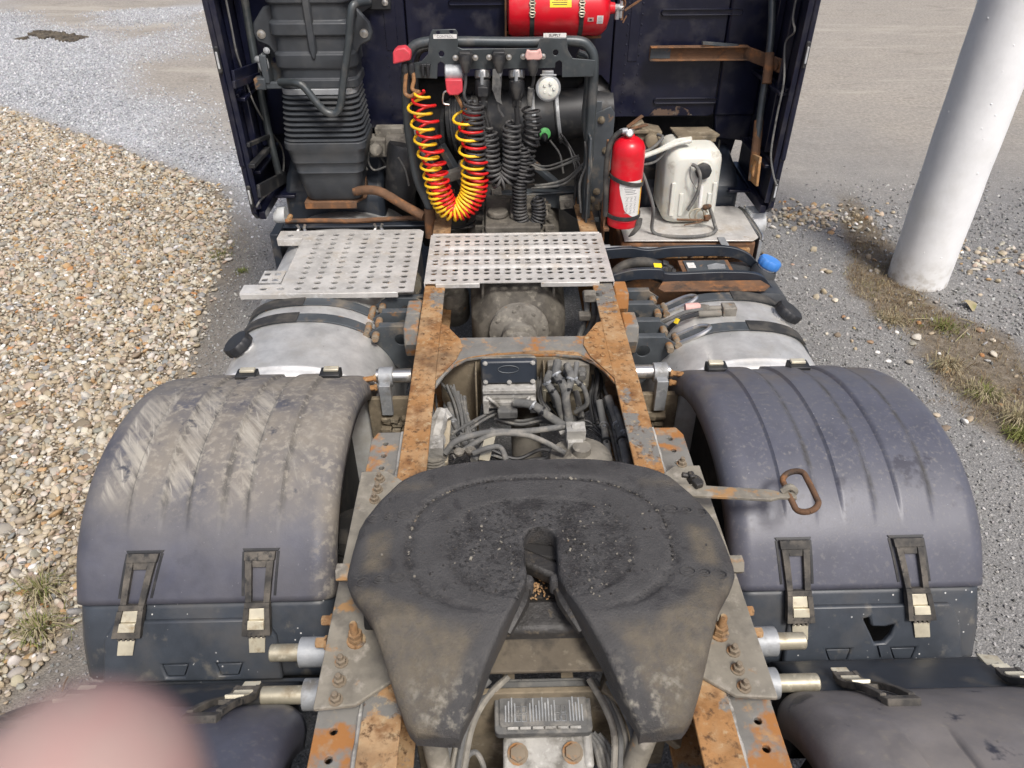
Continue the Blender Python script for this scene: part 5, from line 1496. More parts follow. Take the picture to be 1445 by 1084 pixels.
# --- side deflectors
for s in (-1, 1):
    t = MB()
    pl = [(3.385, 1.03), (3.375, 1.26), (3.365, 1.268), (3.355, 1.9), (3.34, 3.2), (3.90, 3.2), (3.93, 1.9), (3.96, 1.02), (3.90, .985), (3.43, .985)]
    t.prism(pl, *sorted((1.238*s, 1.262*s)), 'x')
    df = obj('side_deflector', t, 'navy', truck, bevel=.006)
    t = MB()
    e = [(1.224, 1.05, 3.388), (1.224, 1.262, 3.378), (1.224, 1.9, 3.358), (1.224, 3.2, 3.343)]
    t.loft([[V((1.237*s, y_+.001, z_)), V((1.215*s, y_+.006, z_)), V((1.215*s, y_+.018, z_)), V((1.237*s, y_+.018, z_))] for x_, z_, y_ in e])
    obj('edge_flange', t, 'navy', df, bevel=.002)
    t = MB().prism([(3.41, .99), (3.41, 1.03), (3.95, 1.06), (3.95, .99)], *sorted((1.205*s, 1.2365*s)), 'x').box(*sorted((1.10*s, 1.2045*s)), 3.60, 3.95, 1.02, 1.035)
    obj('deflector_floor', t, 'navy', df, bevel=.004)
    for z_, y_ in ((1.12, 3.377), (1.73, 3.354)):
        t = MB().loft([[V((x_*s, y_-.002, zz)) for x_, zz in rrect(1.236, 1.256, z_-.055, z_+.055, .0095)], [V((x_*s, y_-.010, zz)) for x_, zz in rrect(1.239, 1.253, z_-.050, z_+.050, .0065)]])
        o_ = obj('edge_lamp', t, 'plastic', df)
        t = MB().loft([[V((x_*s, y_-.0095, zz)) for x_, zz in rrect(1.241, 1.251, z_-.035, z_+.035, .0045)], [V((x_*s, y_-.013, zz)) for x_, zz in rrect(1.243, 1.249, z_-.032, z_+.032, .0028)]])
        obj('lamp_lens', t, 'lens', o_)
    for z_ in (1.22, 1.55, 2.0):
        t = MB().box(*sorted((1.19*s, 1.2365*s)), 3.42, 3.84, z_-.008, z_+.008).box(*sorted((1.215*s, 1.2365*s)), 3.42, 3.80, z_+.009, z_+.024)
        obj('stiffener', t, 'navy', df, bevel=.003)
    for y_ in (3.50, 3.68):
        t = MB().box(*sorted((1.205*s, 1.2365*s)), y_, y_+.02, 1.26, 2.6)
        obj('stiffener', t, 'navy', df, bevel=.004)
# right deflector: strut, rusty arm, foot and cable
obj('deflector_strut', MB().tube([(1.19, 3.775, 1.935), (1.18, 3.634, 1.724), (1.17, 3.56, 1.428), (1.17, 3.49, 1.162)], .017, 12, 8), 'grey_paint', truck)
obj('strut_sleeve', MB().tube([(1.18, 3.617, 1.682), (1.175, 3.564, 1.561)], .022, 12), 'rust_dark', truck)
obj('strut_sleeve', MB().tube([(1.17, 3.561, 1.395), (1.165, 3.476, 1.131)], .022, 12), 'rust_dark', truck)
j = MB(); A_, B_ = V((0.6669, 3.82, 1.649)), V((1.255, 3.62, 1.702))
j.bar(A_, V((1.10, 3.815, A_.z)), .012, .062, (0, 1, 0))
j = MB().box(.66, 1.13, 3.79, 3.80, A_.z-.032, A_.z+.032).box(.66, 1.13, 3.76, 3.79, A_.z+.026, A_.z+.032).box(.66, 1.13, 3.76, 3.79, A_.z-.032, A_.z-.026).bar((1.12, 3.79, A_.z), (1.225, 3.55, A_.z-.01), .010, .060, (0, 0, 1))
arm = obj('deflector_arm', j, 'rust_dark', truck, bevel=.002)
j = MB().box(.665, .76, 3.786, 3.7895, A_.z-.024, A_.z+.024).obox((.99, 3.775, A_.z+.04), (.18, .02, .012), (0, .1, .1))
obj('flaking_rust', j, 'bracket', arm)
ol = MB(); cx_, cz_ = 1.19, A_.z-.01
ol.loft([[V((1.203, 3.60+a*.05, cz_+b_*.03)) for a, b_ in circ(0, 0, 1, 16)], [V((1.212, 3.60+a*.045, cz_+b_*.026)) for a, b_ in circ(0, 0, 1, 16)]])
obj('arm_plate', ol, 'rust_dark', arm)
j = MB(); c_ = V((1.16, 3.418, 1.212))
j.prism([(c_.y-.07, c_.z-.06), (c_.y+.05, c_.z-.07), (c_.y+.06, c_.z+.05), (c_.y-.04, c_.z+.07)], 1.14, 1.152, 'x', [circ(c_.y, c_.z, .022, 12, .04)])
obj('strut_foot', j, 'rust', truck, bevel=.002)
obj('trailing_wire', MB().tube([(1.2, 3.476, 1.949), (1.2, 3.468, 1.855), (1.2, 3.418, 1.809), (1.2, 3.498, 1.745), (1.19, 3.398, 1.611), (1.19, 3.397, 1.459), (1.19, 3.378, 1.303), (1.2, 3.325, 1.222), (1.2, 3.252, 1.192)], .0045, 6, 8), 'hose', truck)
# left deflector: strut, hinge with bracket, cable
obj('deflector_strut', MB().tube([(-1.19, 3.704, 1.96), (-1.19, 3.687, 1.791), (-1.18, 3.637, 1.558), (-1.18, 3.641, 1.327), (-1.18, 3.673, 1.111)], .018, 12, 6), 'grey_paint', truck)
obj('trailing_wire', MB().tube([(-1.2, 3.473, 1.966), (-1.2, 3.47, 1.831), (-1.2, 3.467, 1.733), (-1.2, 3.508, 1.627), (-1.19, 3.532, 1.507), (-1.19, 3.674, 1.351), (-1.18, 3.811, 1.202), (-1.18, 3.765, 1.107), (-1.18, 3.617, 1.081), (-1.19, 3.369, 1.114), (-1.2, 3.295, 1.103)], .0045, 6, 8), 'hose', truck)
j = MB().bar((-1.2, 3.358, 1.652), (-1.17, 3.721, 1.613), .012, .07).bar((-1.2, 3.342, 1.632), (-1.17, 3.655, 1.598), .012, .03)
obj('deflector_arm', j, 'navy', truck, bevel=.002)
j = MB().bar((-1.18, 3.31, 1.172), (-1.17, 3.732, 1.082), .015, .06).bar((-1.2, 3.36, 1.369), (-1.18, 3.636, 1.322), .015, .02).bar((-1.2, 3.346, 1.276), (-1.18, 3.574, 1.281), .03, .02)
obj('strut_foot', j, 'plastic', truck, bevel=.003)
j = MB(); c_ = V((-1.077, 3.55, 1.664))
j.prism([(c_.x-.03, c_.z-.09), (c_.x+.05, c_.z-.09), (c_.x+.055, c_.z+.06), (c_.x+.02, c_.z+.09), (c_.x-.03, c_.z+.085)], 3.60, 3.61, 'y', [circ(c_.x, c_.z+.01, .012, 10)])
j.obox(c_+V((-.03, 0, -.01)), (.03, .08, .12)).obox(c_+V((-.06, -.02, -.07)), (.05, .06, .05)).obox(c_+V((.01, -.02, -.08)), (.10, .03, .03))
hg = obj('pipe_hinge', j, 'bracket', truck, bevel=.005)
for d_ in ((.03, .05), (.04, -.05), (-.01, .065), (-.045, -.06), (.04, 0), (-.055, .03)):
    obj('bolt', MB().bolt((c_.x+d_[0], 3.598 if d_[0] > 0 else 3.53, c_.z+d_[1]), (0, -1, .1), .010, .010), 'galv', hg)
obj('hinge_ring', MB().tube([(c_.x-.035+.018*math.cos(t), 3.53, c_.z+.01+.035*math.sin(t)) for t in np.linspace(0, 2*PI, 17)], .007, 8, cap=False), 'galv', hg)
# front tube of the duct guard
obj('guard_tube', MB().tube([(-0.613, 3.5, 1.923), (-0.6471, 3.43, 1.929), (-0.6714, 3.4, 1.91), (-0.6995, 3.4, 1.785), (-0.7398, 3.4, 1.643), (-0.7717, 3.4, 1.524), (-0.8011, 3.4, 1.493), (-0.8379, 3.4, 1.5), (-0.8724, 3.4, 1.54), (-0.9172, 3.41, 1.601), (-0.9532, 3.42, 1.619), (-1.04, 3.48, 1.608)], .0165, 12, 6), 'grey_paint', truck)
c_ = V((-0.6311, 3.84, 1.87))
j = MB().box(c_.x-.07, c_.x+.07, 3.828, 3.838, c_.z-.03, c_.z+.05).bar((c_.x-.03, 3.833, c_.z), (c_.x-.06, 3.50, c_.z+.01), .03, .03)
gb = obj('guard_bracket', j, 'plastic', truck, bevel=.003)
for d_ in (-.045, .045): obj('bolt', MB().bolt((c_.x+d_, 3.827, c_.z), (0, -1, 0), .010, .008), 'chrome', gb)

# --- air intake duct
def drr(x0, x1, y0, y1, z, r, k=5): return [V((-.880+(a+.880)*.92, b+max(0, b-3.6)*-.35, z)) for a, b in rrect(x0, x1, y0, y1, r, k)]
t = MB()
zt = [(2.6, 0), (1.985, 0), (1.975, .012), (1.925, .012), (1.915, 0), (1.855, 0), (1.845, .014), (1.80, .014), (1.79, 0), (1.73, 0), (1.72, .012), (1.668, .012), (1.655, .002), (1.62, 0), (1.614, .010), (1.58, .010)]
t.loft([drr(-1.055-d, -.690+d, 3.49-d, 3.80, z, .05) for z, d in zt])
duct = obj('intake_duct', t, 'duct', truck, ang=25, bevel=.003)
t = MB().loft([[V((x_, 3.488, z_)) for x_, z_ in ((-.893, 2.6), (-.853, 2.6), (-.853, 1.74), (-.866, 1.69), (-.880, 1.69), (-.893, 1.74))], [V((x_, 3.466, z_)) for x_, z_ in ((-.888, 2.6), (-.858, 2.6), (-.861, 1.75), (-.868, 1.71), (-.878, 1.71), (-.885, 1.75))]])
obj('moulded_rib', t, 'duct', duct, bevel=.004)
for s_ in (-1, 1):
    xc = -.875 + s_*.168
    t = MB().prism([(xc-s_*.02, 1.92), (xc+s_*.03, 1.90), (xc+s_*.082, 1.84), (xc+s_*.092, 1.80), (xc+s_*.082, 1.765), (xc+s_*.035, 1.745), (xc-s_*.02, 1.66)], 3.535, 3.56, 'y')
    er = obj('duct_ear', t, 'duct', duct, bevel=.008)
    obj('bolt', MB().bolt((xc+s_*.055, 3.534, 1.795), (0, -1, 0), .013, .008), 'chrome', er)
obj('clamp_band', MB().loft([drr(-1.062, -.694, 3.475, 3.80, z, .055) for z in (1.552, 1.578)]), 'galv', duct, bevel=.002)
t = MB(); rings = []
for k in range(9):
    z0 = 1.548-k*.0235
    g_ = .004*k
    rings += [drr(-1.062-g_*.6, -.694+g_*.5, 3.47-g_*.6, 3.80, z0, .06), drr(-1.068-g_*.6, -.688+g_*.5, 3.462-g_*.6, 3.80, z0-.006, .064), drr(-1.062-g_*.6, -.694+g_*.5, 3.47-g_*.6, 3.80, z0-.014, .06), drr(-1.048-g_*.6, -.708+g_*.5, 3.488-g_*.6, 3.80, z0-.018, .05)]
t.loft(rings)
obj('rubber_bellows', t, 'duct', truck, ang=60)
t = MB().loft([drr(*q, .045) for q in ((-1.085, -.672, 3.435, 3.80, 1.348), (-1.085, -.672, 3.435, 3.80, 1.318), (-1.075, -.682, 3.445, 3.80, 1.30), (-1.070, -.690, 3.455, 3.79, 1.258), (-1.067, -.694, 3.453, 3.79, 1.247), (-1.066, -.696, 3.466, 3.79, 1.244), (-1.060, -.704, 3.468, 3.785, 1.205), (-1.058, -.706, 3.463, 3.785, 1.195), (-1.055, -.712, 3.478, 3.785, 1.19), (-1.05, -.72, 3.484, 3.78, 1.15), (-1.03, -.735, 3.50, 3.76, 1.06), (-1.025, -.745, 3.51, 3.75, 1.045))])
obj('duct_funnel', t, 'duct', truck, ang=30, bevel=.003)
t = MB().prism([(-1.03, 3.50), (-.775, 3.50), (-.735, 3.56), (-.735, 3.75), (-1.03, 3.75)], 1.030, 1.0415, 'z').box(-1.03, -.775, 3.494, 3.4995, 1.005, 1.041).prism([(3.56, 1.042), (3.70, 1.042), (3.64, 1.12)], -.745, -.737, 'x')
rbk = obj('duct_bracket', t, 'rust_dark', truck, bevel=.003)
obj('bracket_tube', MB().tube([(-0.7789, 3.5, 1.092), (-0.7056, 3.48, 1.106), (-0.6338, 3.45, 1.103), (-0.5308, 3.4, 1.058), (-0.4354, 3.36, 1.019)], .022, 12, 6), 'rust_dark', rbk)

# --- below and beside the duct: front mudguards, tie beam, dusty tank, lamps
for s in (-1, 1):
    t = MB(); rings = []
    for k in range(12):
        a = math.radians(20+ k*9); r_ = .62
        y_, z_ = 4.85-r_*1.35*math.cos(a)*.95, .48+r_*math.sin(a)
        rings.append([V((x_*s, y_, z_-.03*max(0, (x_-1.1)/.12)**2)) for x_ in np.linspace(.72, 1.23, 8)])
    t.loft(rings, cap=False, closed=False)
    o_ = obj('front_mudguard', t, 'black_blue', truck, ang=60)
    md = o_.modifiers.new('thickness', 'SOLIDIFY'); md.thickness = .012
    t = MB().prism([(3.62, .62), (3.62, 1.02), (3.70, 1.10), (3.95, 1.18), (4.10, 1.18), (4.10, .62)], *sorted((.66*s, 1.16*s)), 'x')
    obj('mudguard_rear', t, 'black_blue', o_, bevel=.03, seg=3)
t = MB().box(-1.15, -.42, 3.44, 3.455, .90, .955).box(-1.15, -.42, 3.40, 3.44, .945, .955).box(-1.17, -1.13, 3.30, 3.44, .72, .96)
obj('tie_beam', t, 'black_blue', truck, bevel=.003)
obj('beam_pipe', MB().tube([(-1.12, 3.43, .972), (-.95, 3.44, .968), (-.80, 3.43, .968), (-.55, 3.44, .975), (-.42, 3.42, .98)], .012, 8, 6), 'rust_dark', truck)
t = MB(); rings = []
dt = [(-1.10, .62), (-1.09, .74), (-1.03, .85), (-.92, .91), (-.80, .925), (-.68, .91), (-.56, .85), (-.50, .74), (-.49, .62), (-.8, .40)]
for y_, k in ((3.31, 1), (3.352, 1), (3.375, .99), (3.392, .94), (3.40, .80), (3.405, .4)):
    rings.append([V((-.795+(a+.795)*k, y_, .62+(b_-.62)*k)) for a, b_ in [(p.x, p.y) for p in catmull([V((a, b_, 0)) for a, b_ in dt+dt[:1]], 4)[:-1]]])
obj('side_tank', t.loft(rings), 'tan_tank', truck, ang=60)
for x_ in (-1.04, -.665):
    t = MB()
    for d_ in (-.018, .018): t.tube([(x_+d_, 3.37, .895), (x_+d_*1.2, 3.39, .93), (x_+d_*.7, 3.40, .945), (x_+d_*1.1, 3.40, .965)], .007, 6, 4)
    obj('hold_clip', t, 'chrome', truck)
t = MB().lathe([(.012, 0), (.012, .03)], (-1.076, 3.38, 1.019), (0, -1, 0), 10)
obj('orange_reflector', t, 'rust', truck)
lb = MB().loft([[V((-1.15, 3.56+a, .95+b_)) for a, b_ in circ(0, 0, .042, 14)], [V((-1.185, 3.55+a, .95+b_)) for a, b_ in circ(0, 0, .04, 14)], [V((-1.205, 3.54+a, .945+b_)) for a, b_ in circ(0, 0, .024, 14)]])
obj('side_lamp', lb, 'lens', truck)

# --- machinery behind the coils
t = MB().lathe([(.10, -.36), (.145, -.35), (.152, -.30), (.152, .02), (.155, .03), (.155, .05), (.15, .06), (.13, .10), (.128, .20), (.133, .205), (.133, .225), (.128, .23), (.115, .36), (.09, .50)], (.03, 3.92, 1.30), (1, -.10, .14), 32)
af = obj('air_filter', t, 'plastic', truck)
t = MB()
for k in range(10): t.box(-.36+.0, -.345, 3.74+.02*k, 3.75+.02*k, 1.15, 1.36)
for k in range(7): t.lathe([(.150, 0), (.160, .004), (.160, .012), (.150, .016)], V((.03, 3.92, 1.30))+V((1, -.10, .14)).normalized()*(-.33+.028*k), (1, -.10, .14), 28)
obj('cooling_rib', t, 'plastic', af)
d_ = V((1, -.10, .14)).normalized()
for q in (.09, .21): obj('hose_clamp', MB().lathe([(.137 if q < .1 else .136, 0), (.139, .003), (.139, .016), (.137, .019)], V((.03, 3.92, 1.30))+d_*q, d_, 32, cap=False), 'galv', af)
obj('intake_elbow', MB().tube([(.26, 3.90, 1.33), (.36, 3.90, 1.36), (.44, 3.95, 1.42), (.50, 4.02, 1.5)], .095, 18, 6), 'plastic', truck)
g = V((0.1587, 3.72, 1.295))
gp_ = obj('pressure_port', MB().lathe([(.022, 0), (.028, .004), (.028, .02), (.020, .024)], g, (.2, -1, .2), 14), 'green', truck)
obj('port_plug', MB().lathe([(.014, .02), (.018, .03), (.016, .05), (.006, .07)], g, (.0, -1, -.2), 12), 'plastic', gp_)
t = MB(); t.prism([(-.46, .93), (-.40, .985), (-.10, 1.02), (.12, 1.03), (.40, 1.03), (.46, 1.0), (.47, .86), (.36, .86), (.26, .93), (.10, .965), (-.15, .95), (-.36, .86), (-.46, .84)], 3.62, 3.634, 'y')
t.prism([(-.40, .99), (.42, 1.035), (.42, 1.045), (-.40, 1.0)], 3.60, 3.68, 'y')
obj('front_cross_member', t, 'bracket', truck, bevel=.004)
obj('diagonal_brace', MB().bar((-0.3555, 3.66, 1.26), (-0.2466, 3.62, 1.075), .05, .03).bar((0.0777, 3.7, 1.171), (0.2334, 3.66, 1.047), .05, .03), 'bracket', truck, bevel=.004)
obj('pipe_clamp', MB().obox((-0.2938, 3.55, 1.15), (.10, .05, .05), (0, -.3, 0)).obox((-0.251, 3.55, 1.174), (.03, .05, .09)), 'cast', truck, bevel=.008)
# bracket tower beside the right-hand tube
t = MB().box(.335, .345, 3.30, 3.46, .95, 1.40).box(.345, .40, 3.45, 3.46, .90, 1.52)
t.prism([(.35, 1.46), (.44, 1.50), (.46, 1.47), (.46, 1.06), (.43, .97), (.34, .96)], 3.44, 3.45, 'y')
tw = obj('tower_bracket', t, 'bracket', truck, bevel=.003)
for x_, z_ in ((.37, 1.02), (.41, 1.02), (.40, 1.10), (.38, 1.06), (.43, 1.30), (.40, 1.44)):
    obj('bolt', MB().bolt((x_, 3.439, z_), (0, -1, 0), .012, .012), 'dirt_steel', tw)
for pts, r in (([(0.3249, 3.38, 1.361), (0.337, 3.38, 1.262), (0.308, 3.37, 1.165), (0.3208, 3.36, 1.027)], .006), ([(0.3454, 3.38, 1.345), (0.3588, 3.38, 1.229), (0.3367, 3.37, 1.129), (0.3482, 3.36, 1.027)], .0055),
               ([(0.3419, 3.5, 1.22), (0.2646, 3.55, 1.125), (0.1799, 3.58, 1.086), (0.1102, 3.6, 1.071)], .007), ([(0.3327, 3.5, 1.199), (0.2481, 3.55, 1.096), (0.0925, 3.6, 1.057)], .006),
               ([(0.1864, 3.7, 1.266), (0.235, 3.66, 1.208), (0.2527, 3.62, 1.125)], .005)):
    obj('cable', MB().tube(pts, r, 7, 6), 'hose', truck)
# left of the tube: valve group
t = MB().obox((-0.6298, 3.7, 1.25), (.16, .10, .09)).lathe([(.045, 0), (.05, .01), (.05, .16), (.03, .17)], (-0.6239, 3.66, 1.264), (1, 0, .02), 16)
t.lathe([(.032, 0), (.032, .05), (.02, .06)], (-0.6679, 3.64, 1.253), (0, -1, .2), 14).obox((-0.608, 3.72, 1.314), (.14, .06, .05))
obj('lock_valve', t, 'cast', truck, bevel=.008)
t = MB().lathe([(.07, -.16), (.08, -.1), (.08, .1), (.07, .12)], (-0.5484, 3.62, 1.17), (.15, 0, 1), 18)
obj('strap_canister', t, 'plastic', truck)
for pts in (([(-0.7034, 3.64, 1.246), (-0.7152, 3.63, 1.194), (-0.6904, 3.62, 1.154), (-0.6289, 3.62, 1.171)]), ([(-0.7213, 3.66, 1.264), (-0.7441, 3.65, 1.208), (-0.729, 3.64, 1.147)]), ([(-0.5546, 3.54, 1.244), (-0.5261, 3.54, 1.181), (-0.5155, 3.54, 1.102)])):
    obj('cable', MB().tube(pts, .005, 6, 6), 'hose', truck)

# --- tube frame that carries the connections
YF = 3.40
fr = MB().tube([(-0.3939, 3.36, 0.9269), (-0.407, 3.38, 1.057), (-0.4533, 3.4, 1.18), (-0.4727, 3.4, 1.347), (-0.4772, 3.4, 1.521), (-0.4673, 3.4, 1.67), (-0.4458, 3.4, 1.744), (-0.3948, 3.4, 1.78), (-0.2565, 3.4, 1.785), (0.0442, 3.4, 1.78), (0.2614, 3.4, 1.783), (0.3234, 3.4, 1.755), (0.3456, 3.4, 1.692), (0.3472, 3.4, 1.513), (0.347, 3.4, 1.355), (0.3441, 3.39, 1.156), (0.3454, 3.36, 0.9537)], .0215, 14, 6)
frame = obj('hose_frame', fr, 'grey_paint', truck)
obj('inner_tube', MB().tube([(0.2792, 3.46, 1.723), (0.321, 3.46, 1.696), (0.3334, 3.46, 1.589), (0.3293, 3.46, 1.433), (0.3584, 3.44, 1.292)], .018, 12, 6), 'grey_paint', frame)
obj('inner_tube', MB().tube([(-0.3649, 3.46, 1.748), (-0.4091, 3.46, 1.731), (-0.4336, 3.46, 1.656), (-0.4344, 3.46, 1.566)], .012, 10, 6), 'plastic', frame)
obj('rusty_foot', MB().tube([(-0.4068, 3.37, 1.051), (-0.408, 3.35, 0.9131)], .027, 12), 'rust_dark', frame)
def P2d(lst, Y_):   # photo-plane shapes were measured on the frame's own plane
    return [(a, c_) for a, c_ in lst]
pl = [(-0.3544, 1.816), (-0.3411, 1.838), (-0.2437, 1.84), (-0.2355, 1.826), (-0.2381, 1.771), (-0.2205, 1.763), (0.09722, 1.763), (0.1085, 1.802), (0.2219, 1.801), (0.2267, 1.756), (0.2493, 1.722), (0.347, 1.713), (0.345, 1.647), (0.2067, 1.645), (0.2045, 1.706), (0.192, 1.714), (0.1771, 1.706), (0.1748, 1.683), (-0.2968, 1.681), (-0.3014, 1.707), (-0.3132, 1.713), (-0.3258, 1.704), (-0.3326, 1.644), (-0.4452, 1.648), (-0.4434, 1.705), (-0.3943, 1.716), (-0.3653, 1.744)]
bp_ = MB().prism(pl, 3.366, 3.372, 'y', [circ(*(-0.3083, 1.744), .012), circ(*(0.1759, 1.745), .012), circ(*(-0.3182, 1.827), .009, 10, .007), circ(*(-0.262, 1.829), .009, 10, .007)])
conn = obj('connector_plate', bp_, 'grey_paint', frame, bevel=.002)
# its two stickers
for txt, c_, wd in (('CONTROL', (-0.2892, 3.365, 1.812), .098), ('SUPPLY', (0.1704, 3.365, 1.813), .096)):
    m_ = axes(c_, (1, 0, 0), (0, 0, 1))
    s_ = MB().prism(rrect(-wd/2, wd/2, -.0085, .0085, .001, 1), -.001, 0, 'z').xf(m_)
    so = obj('sticker', s_, 'white', conn)
    mt = m_.copy(); mt.translation = V(c_)+V((0, -.0008, 0))
    obj('lettering', text_mb(txt, .0145, mt), 'grey_ink' if txt == 'CONTROL' else 'ink', so)
# sockets on the plate
def socket(c_, m_='plastic', lid=None):
    c_ = V(c_)
    t = MB().prism([(c_.x-.045, c_.z), (c_.x-.02, c_.z+.026), (c_.x+.02, c_.z+.026), (c_.x+.045, c_.z), (c_.x+.02, c_.z-.028), (c_.x-.02, c_.z-.028)], 3.345, 3.3655, 'y')
    t.obox(c_+V((0, -.03, .012)), (.05, .05, .03))
    o_ = obj('socket', t, m_, conn, bevel=.004)
    for s_ in (-1, 1): obj('bolt', MB().bolt(c_+V((.042*s_, -.022, .0)), (0, -1, 0), .0085, .009), 'chrome', o_)
    if lid: obj('socket_lid', MB().prism([(c_.x-.038, c_.z+.006), (c_.x-.028, c_.z+.036), (c_.x-.012, c_.z+.030), (c_.x+.012, c_.z+.030), (c_.x+.028, c_.z+.038), (c_.x+.038, c_.z+.006), (c_.x+.028, c_.z-.006), (c_.x-.028, c_.z-.006)], 3.298, 3.318, 'y'), lid, o_, bevel=.005)
    return o_
S1, S2, S3 = V((-0.2066, 3.365, 1.733)), V((-0.0652, 3.365, 1.734)), V((0.0793, 3.365, 1.736))
socket(S1); socket(S2); socket(S3, 'plastic', 'pink_plug')
S4, S5 = V((-0.1365, 3.38, 1.657)), V((0.0106, 3.38, 1.656))
for c_ in (S4, S5):
    t = MB().lathe([(.034, .01), (.036, 0), (.034, -.02)], c_+V((0, 0, -.005)), (0, -.35, -1), 20)
    o_ = obj('socket', t, 'chrome', frame)
    obj('hinged_latch', MB().obox(c_+V((-.003, -.04, -.005)), (.016, .012, .06)), 'galv', o_, bevel=.004)
    t = MB().lathe([(.030, .02), (.034, .03), (.036, .075), (.030, .09), (.022, .10), (.020, .13)], c_, (0, -.25, -1), 18)
    t.obox(c_+V((0, -.045, -.06)), (.045, .02, .04)).obox(c_+V((-.012, -.03, -.115)), (.015, .03, .03)).obox(c_+V((.012, -.03, -.115)), (.015, .03, .03))
    obj('plug', t, 'plastic', o_, bevel=.003)
# spring lid turned open below the pink lid
c_ = V((0.1464, 3.37, 1.601))
t = MB().lathe([(.050, 0), (.055, .004), (.055, .016), (.048, .022)], c_, (.1, -1, .15), 28)
ol_ = obj('open_lid', t, 'galv', frame)
t = MB().lathe([(.045, .0215), (.040, .026), (.015, .029), (0, .029)], c_, (.1, -1, .15), 28)
for k in range(5): t.lathe([(.008, .028), (.006, .034)], c_+V((.022*math.cos(k*1.257), 0, .022*math.sin(k*1.257))), (.1, -1, .15), 10)
obj('lid_seal', t, 'canister', ol_)
obj('lid_hinge', MB().obox(c_+V((-.002, .0, .062)), (.05, .02, .02)).tube([c_+V((-.035, -.01, .055)), c_+V((.035, -.01, .055))], .005, 6), 'galv', ol_, bevel=.003)
# palm couplings: bracket clips and the parking coupling
for (px0, py0) in ((0, 0),):
    t = MB()
    for c_ in ((-0.3899, 3.36, 1.684), (-0.3688, 3.36, 1.684)): t.obox(c_, (.012, .03, .05))
    t.obox((-0.3796, 3.36, 1.701), (.045, .02, .014))
obj('hose_clip', t, 'plastic', conn, bevel=.003)
pc = V((-0.2576, 3.36, 1.669))
t = MB().lathe([(.030, -.040), (.034, -.035), (.034, .035), (.030, .04)], pc, (1, 0, 0), 16).obox(pc+V((0, .01, -.02)), (.075, .04, .03))
obj('parking_coupling', t, 'galv', frame, bevel=.003)
obj('coupling_hook', MB().tube([(-0.2846, 3.34, 1.601), (-0.3033, 3.34, 1.595), (-0.3107, 3.34, 1.572), (-0.309, 3.34, 1.548), (-0.2847, 3.34, 1.542)], .004, 6, 4), 'chrome', frame)

# ------------------------------------------------------------------ coiled hoses and cables (they hang from the frame)
def coil(path, rc, rw, pitch, phase=0.0, k=8, n=7, per=14, squash=1.0, lead=None, lead_end=None):
    pts = catmull(path, k)
    L_ = [0]
    for a, b in zip(pts, pts[1:]): L_.append(L_[-1]+(b-a).length)
    tot = L_[-1]
    rcs = rc if callable(rc) else (lambda u: rc)
    pit = pitch if callable(pitch) else (lambda u: pitch)
    out = []; t_ = 0; ang_ = phase
    refy = V((0, 1, 0))
    while t_ < tot:
        u = t_/tot
        i = max(0, min(len(pts)-2, int(np.searchsorted(L_, t_))-1)); f = (t_-L_[i])/max(1e-6, L_[i+1]-L_[i])
        p = pts[i].lerp(pts[i+1], f)
        i0, i1 = max(0, i-3), min(len(pts)-1, i+4)
        d = (pts[i1]-pts[i0]).normalized()
        x = d.cross(refy).normalized(); y = refy
        e = min(1, u/.03, (1-u)/.03) if lead is None else min(1, u/.03, (1-u)/.03)
        r_ = rcs(u)*max(.15, e)
        out.append(p + x*r_*math.cos(ang_) + y*r_*squash*math.sin(ang_))
        ang_ += 2*PI/per; t_ += pit(u)/per
    m = MB()
    full = ([V(q) for q in lead] if lead else []) + out + ([V(q) for q in lead_end] if lead_end else [])
    m.tube(full, rw, n)
    return m
# air hoses: red and yellow wound together
PA = [(-0.418, 3.3, 1.613), (-0.4072, 3.29, 1.506), (-0.3936, 3.28, 1.386), (-0.3739, 3.28, 1.257), (-0.3537, 3.27, 1.161), (-0.3121, 3.27, 1.088), (-0.2527, 3.27, 1.091), (-0.2045, 3.28, 1.155), (-0.1916, 3.29, 1.251), (-0.1981, 3.3, 1.345), (-0.2163, 3.31, 1.452), (-0.2322, 3.33, 1.532)]
pitchA = lambda u: .066-.047*float(sstep(.18, .48, np.array(u)))+.050*float(sstep(.66, .85, np.array(u)))
red = thing('air_hose', 'red coiled air hose hanging from a faded red coupling at the hose frame', 'air hose', (-0.4499, 3.33, 1.728), 'coiled air hoses')
yel = thing('air_hose', 'yellow coiled air hose wound through the red one below the hose frame', 'air hose', (-0.2574, 3.33, 1.65), 'coiled air hoses')
PR = [V(p)+V((.022, 0, 0)) for p in PA]
obj('hose_coil', coil(PR, lambda u: .046+.004*math.sin(u*9), .0063, pitchA, 0.0), 'red_hose', red, ang=80)
obj('hose_coil', coil(PA, lambda u: .046+.004*math.cos(u*8), .0063, pitchA, PI), 'yellow_hose', yel, ang=80)
obj('hose_end', MB().tube([(-0.4347, 3.33, 1.697), (-0.4284, 3.32, 1.654), (-0.4366, 3.31, 1.616), (-0.4054, 3.29, 1.609)], .0085, 8, 6), 'stained_hose', red)
obj('hose_end', MB().tube([(-0.4558, 3.33, 1.695), (-0.4652, 3.32, 1.646), (-0.4683, 3.31, 1.599), (-0.444, 3.3, 1.59), (-0.4174, 3.29, 1.61)], .0085, 8, 6), 'stained_hose', yel)
obj('hose_end', MB().tube([(-0.2542, 3.33, 1.589), (-0.2401, 3.33, 1.562), (-0.226, 3.33, 1.532)], .0085, 8, 6), 'stained_hose', yel)
c_ = V((-0.469, 3.33, 1.748))
